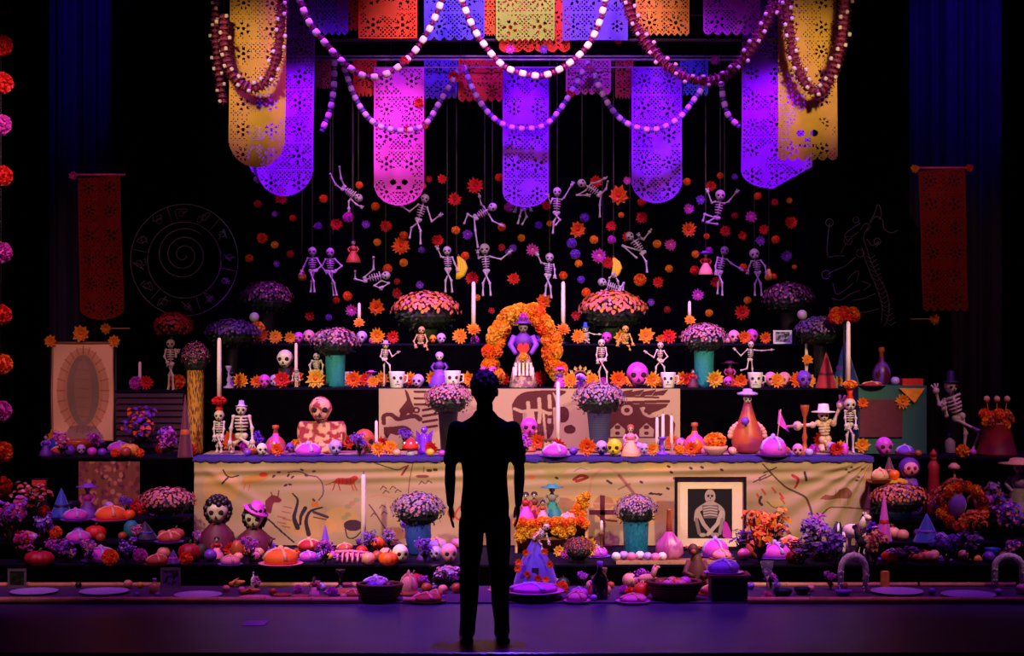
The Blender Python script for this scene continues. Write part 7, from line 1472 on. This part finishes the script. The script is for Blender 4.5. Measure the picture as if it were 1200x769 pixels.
for (kind, a, x, sz, d_, lab, kw) in (('fruit', ('peach',), 150, 11, .9, 'peach fruit beside the second charger plate', {}), ('corn', ('amber',), 268, 20, .75, 'amber corn cob lying at the back of the mat', {'tilt': 1.4, 'dz': .02}), ('corn', ('rust',), 282, 24, .85, 'rust corn cob lying at the back of the mat', {'tilt': 1.45, 'dz': .02}), ('bottle', ('tan',), 181, 18, .5, 'tiny tan bottle left of the small silver frame', {}),
        ('doll', ('pink', 'clay', None), 368, 24, .3, 'little pink and clay doll on the mat left of the dark basket', {}), ('fruit', ('lilac',), 378, 9, .25, 'lilac bead fruit right of the little clay doll', {}), ('bread', ('peach', 'peach'), 479, 30, .35, 'tall peach loaf right of the dark basket', {'sc3': (.8, .8, 2.0)}), ('bread', ('violet', 'purple'), 440, 36, .6, 'violet pastry behind the dark basket', {}),
        ('bunch', ('lilac', 'pink', 50), 525, 40, .6, 'lilac flower heap on the mat beside the man', {'sc3': (1.1, 1, .7)}), ('pumpkin', ('crimson',), 484, 24, .95, 'crimson squash against the step left of the man', {}), ('fruit', ('rust',), 500, 13, .9, 'rust fruit against the step left of the man', {}), ('bread', ('rust', 'maroon'), 500, 40, .55, 'long rust loaf on the mat left of the man', {'sc3': (1, .8, .6)}),
        ('candlestick', ('black',), 509, 26, .02, 'small black candlestick on the mat edge left of the man', {'sc3': (.9, .9, 1)}), ('candlestick', ('black',), 399, 22, .9, 'small black candlestick against the step left of the basket', {'sc3': (.9, .9, 1)}), ('bottle', ('white',), 297, 18, .98, 'tiny white bottle against the step at left', {'sc3': (.5, .5, 1)}), ('fruit', ('gold',), 164, 8, .98, 'tiny golden ball against the step at left', {}), ('fruit', ('leaf',), 92, 8, .98, 'tiny green ball against the step at left', {}),
        ('fruit', ('pink',), 1197, 13, .5, 'pink fruit at the far right of the mat', {}), ('fruit', ('violet',), 1092, 10, .4, 'violet ball between the right charger plates', {}), ('fruit', ('lilac',), 1170, 9, .4, 'lilac ball right of the rightmost charger plate', {}), ('fruit', ('violet',), 185, 9, .15, 'violet ball in front of the small silver frame', {}), ('fruit', ('violet',), 160, 8, .2, 'violet ball between the left charger plates', {}),
        ('bowl', ('rust',), 331, 22, .05, 'small rust bowl on the front of the mat', {'sc3': (1, 1, .7)}), ('bowl', ('clay',), 352, 22, .05, 'small clay bowl on the front of the mat', {'sc3': (1, 1, .7)}), ('bowl', ('wood',), 376, 18, .05, 'small wooden bowl on the front of the mat', {'sc3': (1, 1, .7)})):
    put(kind, a, x, 0, sz, 'mat', d_, lab, **kw)
skull(460, 700, 16, 'bone', 'mat', .93, 'grey-green skull against the step behind the violet pastry')
p = on(625, 'mat', .18); t = thing('dark_tray', 'dark low round tray stand under the magenta plate', 'tray', p); build(MB().lathe([(.2, 0), (.22, .01), (.2, .05), (.001, .05)], seg=24), 'tray', mat('black', rough=.4), t)
b = MB(); b.box((0, 0, .0012), (px2m(27, 12.75), px2m(36, 12.75), .0024)); o = build(b, 'floor_tape', M('tape_pink', 'b88a98', rough=.7), None, False); o.location = W(299, 0, 12.7) * 1; o.location.z = 0.0005; tag(o, 'pale pink strip of marking tape on the stage floor', 'tape')

# ------------------------------------------------------------------ chalk drawings on the backdrop
CHALK = M('chalk_grey', '6a6a80', rough=.9)
def chalk(parent, name, pts, o, Y, wd=.9):
    build(MB().tube([W(x, y, Y) - o for x, y in pts], px2m(wd / 2, Y), 5), name, CHALK, parent)
Yk = 18.58; o = W(216, 305, Yk); t = thing('hanging_chalk_disc', 'round chalk line drawing with a spiral centre on the dark cloth at left', 'drawing', o)
circ = lambda r, n=48, ph=0: [(216 + r * math.cos(2 * PI * i / n + ph), 305 + r * 1.04 * math.sin(2 * PI * i / n + ph)) for i in range(n + 1)]
chalk(t, 'outer_ring', circ(63), o, Yk, 1.2); chalk(t, 'inner_ring', circ(43), o, Yk, 1.2)
chalk(t, 'spiral', [(215 + (3 + 29 * i / 90) * math.cos(i * .2), 299 + (3 + 29 * i / 90) * math.sin(i * .2)) for i in range(91)], o, Yk, 1.4)
for i in range(12):
    a = 2 * PI * i / 12 + .2; ca, sa = math.cos(a), math.sin(a)
    if i % 2 == 0: chalk(t, 'divider', [(216 + 43 * ca, 305 + 45 * sa), (216 + 63 * ca, 305 + 65 * sa)], o, Yk)
    cx, cy = 216 + 53 * math.cos(a + .26), 305 + 55 * math.sin(a + .26); rr = random.Random(i)
    chalk(t, 'glyph', spline([(cx + rr.uniform(-8, 8), cy + rr.uniform(-8, 8)) for _ in range(6)], 5), o, Yk)
    chalk(t, 'glyph', [(cx + 3.5 * math.cos(j), cy + 3.5 * math.sin(j)) for j in range(8)], o, Yk)
o = W(1005, 310, Yk); t = thing('hanging_chalk_serpent', 'chalk line drawing of a plumed serpent on the dark cloth at right', 'drawing', o)
for nm, pts in (('back_line', [(1018, 265), (1012, 278), (1016, 292), (1020, 305), (1028, 322), (1038, 340), (1042, 358), (1040, 374), (1036, 382)]), ('belly_line', [(1010, 290), (1014, 305), (1022, 325), (1030, 345), (1034, 362), (1032, 380)]),
                ('snout', [(1020, 262), (1026, 254), (1034, 258), (1036, 268), (1044, 273), (1052, 270)]), ('crest', [(1018, 262), (1024, 252), (1029, 240), (1033, 250), (1030, 258)]), ('brow', [(1008, 270), (1014, 262), (1020, 266), (1014, 272)]), ('jaw', [(1016, 280), (1022, 288), (1030, 283), (1026, 290)]),
                ('plume', [(994, 284), (990, 276), (998, 268), (1008, 262)]), ('plume', [(972, 262), (970, 280), (970, 300), (980, 300), (990, 300)]), ('plume', [(985, 298), (990, 288), (998, 278), (1006, 272)]), ('plume', [(970, 322), (976, 318), (990, 312), (1002, 302)]), ('plume', [(976, 332), (980, 345), (990, 340), (1000, 332)]), ('plume', [(992, 330), (998, 322), (1006, 318), (1004, 330)]),
                ('plume', [(975, 350), (985, 352), (996, 345), (1008, 340)]), ('plume', [(1000, 352), (1012, 350), (1026, 344)]), ('plume', [(1002, 366), (1014, 366), (1030, 362)]), ('plume', [(972, 360), (974, 370), (984, 372), (990, 380)]), ('plume', [(1010, 330), (1020, 334), (1012, 340)])): chalk(t, nm, spline(pts, 5), o, Yk, 1.1)
for (cx, cy, r_) in ((972, 261, 4.5), (994, 282, 5), (1008, 297, 4.5), (968, 322, 5), (1028, 283, 4), (1003, 258, 3.5)): chalk(t, 'ring', [(cx + r_ * math.cos(j * PI / 6), cy + r_ * math.sin(j * PI / 6)) for j in range(13)], o, Yk)
for i in range(16): f_ = i / 15; x, y = 1016 + 24 * f_ + 4, 300 + 78 * f_; chalk(t, 'scale', [(x - 5, y), (x, y + 3.5), (x + 6, y - 1)], o, Yk)

# small hanging dolls among the puppets
for (x, y, c1, c2, lab) in ((827, 322, 'peach', 'crimson', 'small hanging doll in a peach and crimson coat left of the flower-offering skeleton'), (414, 308, 'rust', 'clay', 'small rust hanging doll above the tumbling skeleton')):
    inst(proto(('doll', c1, c2, 'violet' if x > 600 else None), P_doll, c1, c2, 'violet' if x > 600 else None), 'hanging_doll', lab, 'doll', W(x, y, SL), px2m(28, SL)); obj('thread', MB().tube([(0, 0, .95), (0, 0, (W(0, 64, SL).z - W(0, y, SL).z) / px2m(28, SL))], .012, 4).mesh('thread', M('thread', '6a6f60')), [q_ for q_ in bpy.data.objects if q_.get('label') == lab][0])

# flower-tipped wands hung beside the side banners
for (x, y, sg, sd) in ((124, 385, 1, 'left'), (1095, 374, -1, 'right')):
    t = thing('hanging_flower_wand', f'thin horizontal wand tipped with a golden flower below the {sd} red banner', 'wand', W(x, y, 18.45)); k = 18.45 / F
    build(MB().tube([(0, .01, 0), (sg * 28 * k, .01, 0)], .006, 5), 'stick', mat('tan'), t); obj('flower', proto(('star', A, 9), P_star, A, O, 9)[0][1], t, (0, 0, 0), (0, 1, 0), 15 * k)
    for f_ in (4, 26): build(MB().tube([(sg * f_ * k, .01, 0), (sg * f_ * k, .01, 4.4)], .0015, 4), 'cord', mat('black'), t)

# ------------------------------------------------------------------ loose blooms and sweets filling the gaps along every shelf
fr = random.Random(77); FILL = set()
def scatter(s, x0, x1, n, dlo, dhi, kinds, lo=9, hi=15, avoid=()):
    for i in range(n):
        x = x0 + (x1 - x0) * (i + fr.uniform(.1, .9)) / n
        if any(a_ < x < b_ for a_, b_ in avoid): continue
        kd, c = fr.choice(kinds); sz = fr.uniform(lo, hi); d_ = fr.uniform(dlo, dhi); p_ = on(x, s, d_); py = CY + (CH - p_.z) * F / p_.y - sz / 2
        before = set(SURF_OF)
        if kd == 'star': star(x, py, sz * 1.1, c, s, d_)
        elif kd == 'pom': pom(x, py, sz, c, s, d_)
        elif kd == 'skull': skull(x, py, sz * .85, c, s, d_)
        elif kd == 'bread': put('bread', (c, 'violet'), x, py, sz * 1.7, s, d_, desc=f'small {c} sugared bread')
        elif kd == 'bunch': put('bunch', (c, 'violet', fr.randint(60, 63)), x, py, sz * 1.7, s, d_, desc=f'little {c} flower sprig')
        else: put('fruit', (c,), x, py, sz * .9, s, d_, desc=f'small {c} fruit')
        FILL.update(set(SURF_OF) - before)
MIX = [('star', 'amber'), ('star', 'orange'), ('star', 'red'), ('pom', 'amber'), ('pom', 'magenta'), ('fruit', 'violet'), ('fruit', 'pink'), ('skull', 'lilac'), ('skull', 'pink'), ('star', 'violet')]
scatter('t3', 345, 935, 20, .35, .8, MIX, 8, 12, ((470, 530), (690, 745)))
scatter('t2', 290, 985, 26, .5, .95, MIX + [('bunch', 'magenta')], 9, 14, ((575, 650), (380, 408), (812, 840)))
scatter('table', 268, 1000, 34, .35, .95, MIX + [('bread', 'magenta'), ('bunch', 'violet'), ('bunch', 'magenta')], 10, 16, ((350, 405), (500, 555), (685, 720), (855, 895)))
DIM = [('pom', 'red'), ('pom', 'magenta'), ('fruit', 'violet'), ('fruit', 'rust'), ('fruit', 'pink'), ('bunch', 'magenta'), ('bunch', 'violet'), ('bunch', 'pink'), ('bread', 'rust'), ('skull', 'lilac'), ('pom', 'orange'), ('bread', 'magenta'), ('fruit', 'peach')]
scatter('step', 20, 235, 14, .02, .2, DIM, 11, 18); scatter('r1', 10, 220, 12, .1, .8, DIM, 11, 18); scatter('r2', 15, 220, 10, .1, .9, DIM, 12, 20)
scatter('step', 240, 545, 22, .0, .5, DIM, 11, 18); scatter('step', 660, 1030, 24, .05, .5, DIM, 11, 18, ((710, 860),))
scatter('step', 1030, 1195, 12, .02, .2, DIM, 11, 18); scatter('r1', 1035, 1195, 10, .1, .9, DIM, 12, 18); scatter('r2', 1085, 1195, 8, .1, .9, DIM, 12, 20); scatter('plat', 55, 225, 10, .05, .6, DIM, 11, 16)
scatter('mat', 380, 545, 12, .1, .9, DIM, 9, 15); scatter('mat', 600, 760, 14, .1, .9, DIM, 9, 15); scatter('mat', 860, 1000, 6, .3, .8, DIM, 8, 12); scatter('mat', 250, 380, 6, .3, .9, DIM, 8, 12)

# ------------------------------------------------------------------ the visitor, seen from behind
def remesh(mb, name, voxel, mats, it=4, disp=0.0, freq=9.0):
    me = mb.mesh(name + '_raw', mats); o = bpy.data.objects.new(name + '_raw', me); COL.objects.link(o)
    r_ = o.modifiers.new('r', 'REMESH'); r_.mode = 'VOXEL'; r_.voxel_size = voxel; r_.use_smooth_shade = True
    s_ = o.modifiers.new('s', 'SMOOTH'); s_.factor = .5; s_.iterations = it
    dg = bpy.context.evaluated_depsgraph_get(); ev = o.evaluated_get(dg); out = bpy.data.meshes.new_from_object(ev); out.name = name
    bpy.data.objects.remove(o); bpy.data.meshes.remove(me)
    if disp:
        for vx in out.vertices:
            c = vx.co; n_ = mnoise.noise(Vector((c.x * freq, c.y * freq, c.z * freq * .55))); vx.co = c + vx.normal * n_ * disp
    out.materials.clear(); out.materials.append(mats); out.polygons.foreach_set('use_smooth', [True] * len(out.polygons)); return out
SKIN = M('skin', '8a5a44', rough=.5, var=.06, scale=12); SHIRT = M('black_shirt', '0b090b', rough=1.0, var=.15, spec=.05); JEANS = M('black_trousers', '0a0a0e', rough=.85, var=.2)
man = thing('person', 'man in black t-shirt and black trousers standing with his back to us', 'person', ((568 - CX) * 12.0 / F, 12.0, 0))
def limb(b, pts, rs_):
    pts = [Vector(p) for p in pts]
    V = []; Rr = []
    for i in range(len(pts) - 1):
        for j in range(5): f_ = j / 5; V.append(pts[i].lerp(pts[i + 1], f_)); Rr.append(rs_[i] + (rs_[i + 1] - rs_[i]) * f_)
    V.append(pts[-1]); Rr.append(rs_[-1]); b.tube(V, Rr, 12)
    for p, r in zip(pts, rs_): b.sphere(p, r, 12, 8)
def torso(b, rows, seg=28):                        # rows: z, half width, half depth, y centre
    vs = []; n = len(rows)
    for (z, hw, hd, yc) in rows:
        for k in range(seg):
            a = 2 * PI * k / seg; ca, sa = math.cos(a), math.sin(a); e = .8
            vs.append((hw * math.copysign(abs(ca) ** e, ca), yc + hd * math.copysign(abs(sa) ** e, sa), z))
    fs = [(i * seg + k, i * seg + (k + 1) % seg, (i + 1) * seg + (k + 1) % seg, (i + 1) * seg + k) for i in range(n - 1) for k in range(seg)]
    fs += [tuple(reversed(range(seg))), tuple(range((n - 1) * seg, n * seg))]; b.add(vs, fs)
# facing +y; x to the picture's right
b = MB()
b.sphere((0, .015, 1.655), (.076, .096, .112), 16, 12); b.sphere((0, .06, 1.60), (.058, .055, .07), 12, 8); b.sphere((0, .112, 1.635), (.014, .022, .022), 8, 6); b.sphere((0, .1, 1.595), (.026, .014, .012), 8, 6)
for s_ in (-1, 1): b.sphere((s_ * .08, .0, 1.645), (.012, .024, .032), 8, 6); b.sphere((s_ * .032, .098, 1.665), (.014, .01, .01), 8, 6)
limb(b, [(0, -.005, 1.42), (0, .0, 1.56)], [.062, .054])
torso(b, [(.80, .15, .10, 0), (.92, .158, .108, 0), (1.06, .14, .098, 0), (1.2, .155, .108, 0), (1.34, .175, .112, -.005), (1.42, .16, .09, -.01), (1.47, .09, .07, -.01)])
for s_ in (-1, 1):
    sh = (s_ * .185, -.005, 1.405); el = (s_ * .229, -.02, 1.13); wr = (s_ * .226, .035, .905)
    limb(b, [sh, (s_ * .212, -.01, 1.28), el, (s_ * .229, .0, 1.05), wr], [.046, .042, .036, .037, .025])
    b.sphere((s_ * .222, .05, .855), (.018, .040, .050), 10, 8)
    for i, (dy, ln, r) in enumerate(((.030, .072, .0085), (.010, .080, .009), (-.010, .075, .0088), (-.028, .058, .0078))):
        p0 = Vector((s_ * .222, .05 + dy, .825)); p1 = p0 + Vector((-s_ * .004, .004, -ln * .5)); p2 = p0 + Vector((-s_ * .018, .012, -ln))
        limb(b, [p0, p1, p2], [r * 1.1, r, r * .85])
    limb(b, [(s_ * .214, .082, .872), (s_ * .206, .105, .838), (s_ * .204, .112, .805)], [.012, .0105, .009])
    limb(b, [(s_ * .09, 0, .80), (s_ * .1, .01, .46), (s_ * .108, -.01, .09)], [.075, .05, .035]); b.sphere((s_ * .11, .05, .05), (.04, .11, .035), 10, 6)
body = obj('body', remesh(b, 'body', .006, SKIN, 3), man)
b = MB()
torso(b, [(.855, .160, .116, 0), (.90, .160, .117, 0), (1.0, .150, .112, 0), (1.1, .147, .108, 0), (1.22, .165, .115, 0), (1.34, .185, .12, -.005), (1.41, .188, .108, -.01), (1.45, .15, .086, -.01), (1.485, .09, .07, -.01), (1.525, .062, .06, -.006)])
for s_ in (-1, 1):
    b.sphere((s_ * .182, -.005, 1.402), (.060, .066, .056), 12, 8); limb(b, [(s_ * .185, -.005, 1.395), (s_ * .208, -.01, 1.28), (s_ * .222, -.012, 1.20)], [.058, .053, .053])
obj('t_shirt', remesh(b, 't_shirt', .008, SHIRT, 5, .006, 8), man)
b = MB(); torso(b, [(.72, .145, .105, 0), (.78, .158, .12, -.005), (.86, .16, .12, -.008), (.93, .152, .112, 0)])
for s_ in (-1, 1): limb(b, [(s_ * .088, 0, .78), (s_ * .092, .005, .62), (s_ * .1, .012, .46), (s_ * .104, -.008, .30), (s_ * .112, -.012, .12), (s_ * .114, 0, .06)], [.086, .082, .064, .063, .052, .054])
obj('trousers', remesh(b, 'trousers', .008, JEANS, 4, .006, 11), man)
for s_ in (-1, 1):
    b = MB(); b.sphere((s_ * .116, -.03, .045), (.042, .06, .045), 12, 8); b.sphere((s_ * .122, .10, .035), (.047, .11, .036), 12, 8); b.box((s_ * .12, .05, .012), (.085, .27, .024))
    obj('shoe', remesh(b, 'shoe', .006, M('black_shoe', '0a0a0c', rough=.4), 4), man)
b = MB(); b.sphere((0, -.005, 1.695), (.092, .104, .098), 18, 12); b.sphere((0, -.05, 1.64), (.078, .055, .07), 14, 10); b.sphere((0, .045, 1.735), (.07, .06, .05), 12, 8)
for d in fib(70):
    if d.z > -.2 and (d.y < .5 or d.z > .6): b.sphere(Vector((d.x * .088, d.y * .1 - .008, d.z * .095 + 1.69)), .017, 6, 4)
obj('hair', remesh(b, 'hair', .006, M('hair_black', '080608', rough=.6), 1, .007, 45), man)
man.rotation_euler = (0, 0, 0.06)

# ------------------------------------------------------------------ settle crowded things: slide each along its sight line on its own shelf until it is free
bpy.context.view_layer.update()
def aabb(o, acc=None):
    if acc is None: acc = [Vector((1e9,) * 3), Vector((-1e9,) * 3)]
    if o.type == 'MESH':
        for c in o.bound_box:
            q_ = o.matrix_world @ Vector(c)
            for i in range(3): acc[0][i] = min(acc[0][i], q_[i]); acc[1][i] = max(acc[1][i], q_[i])
    for ch in KIDS.get(o.name, ()): aabb(ch, acc)
    return acc
KIDS = {}
for o in bpy.data.objects:
    if o.parent: KIDS.setdefault(o.parent.name, []).append(o)
roots = [o for o in bpy.data.objects if o.parent is None and o.type in ('MESH', 'EMPTY')]
BX = {}
for o in roots:
    if o.name in ('wall_back', 'floor', 'backdrop_cloth', 'painted_tablecloth', 'table_runner', 'floor_mat'): continue
    lo, hi = aabb(o)
    if lo.x < 1e8: BX[o.name] = np.array([*lo, *hi])
BX['_cloth'] = np.array([TX0, 15.68, .18, TX1, 16.6, .93]); BX['_story'] = np.array([W(444, 0, 16.68).x, 16.66, .96, W(797, 0, 16.68).x, 16.7, 1.5])
names = list(BX)
for n_ in list(SURF_OF):                         # things that carry others, and the horses, stay where they were set
    l_ = bpy.data.objects[n_].get('label', '')
    if n_.startswith(('toy_horse', 'basket', 'potted')) or l_.startswith(('peach bowl', 'short brown candlestick', 'wide magenta plate', 'violet three-armed')): SURF_OF.pop(n_)
for sweep in range(3):
    for nm in [n for n in names if n in SURF_OF]:
        o = bpy.data.objects[nm]; z, y0, y1 = SURF[SURF_OF[nm]]; bx = BX[nm]; Y = o.location.y
        A = np.array([BX[n] for n in names if n != nm])
        near = A[(A[:, 3] > bx[0] - .1) & (A[:, 0] < bx[3] + .1) & (A[:, 5] > bx[2] + .004) & (A[:, 2] < bx[5] - .004) & (A[:, 4] > y0 - .4) & (A[:, 1] < y1 + .4)]
        def cost(b_):
            d = np.minimum(near[:, 3:], b_[3:]) - np.maximum(near[:, :3], b_[:3]); return float(np.prod(np.clip(d, 0, None), 1).sum())
        if not len(near) or cost(bx) < 2e-6: continue
        rb, rf = bx[4] - Y, Y - bx[1]; best = (cost(bx), Y, bx)
        for k in range(13):
            Yn = y0 - .02 + (y1 - y0 + .02) * k / 12
            f_ = Yn / Y; nb = np.array([bx[0] * f_, Yn - rf * f_, bx[2], bx[3] * f_, Yn + rb * f_, z + (bx[5] - z) * f_]); c_ = cost(nb) + abs(Yn - Y) * 1e-5
            if c_ < best[0] * .8: best = (c_, Yn, nb)
        if best[1] != Y:
            f_ = best[1] / Y; o.location = (o.location.x * f_, best[1], z + (o.location.z - z) * f_); o.scale = [c * f_ for c in o.scale]; BX[nm] = best[2]

for nm in sorted(FILL):                                 # a loose filler that found no free place is taken away again
    if nm not in BX: continue
    bx = BX[nm]; A = np.array([BX[n] for n in BX if n != nm]); d = np.minimum(A[:, 3:], bx[3:]) - np.maximum(A[:, :3], bx[:3])
    if float(np.prod(np.clip(d, 0, None), 1).sum()) > 0.3 * float(np.prod(bx[3:] - bx[:3])):
        for ch in KIDS.get(nm, []):
            for g_ in KIDS.get(ch.name, []): bpy.data.objects.remove(g_)
            bpy.data.objects.remove(ch)
        bpy.data.objects.remove(bpy.data.objects[nm]); BX.pop(nm)
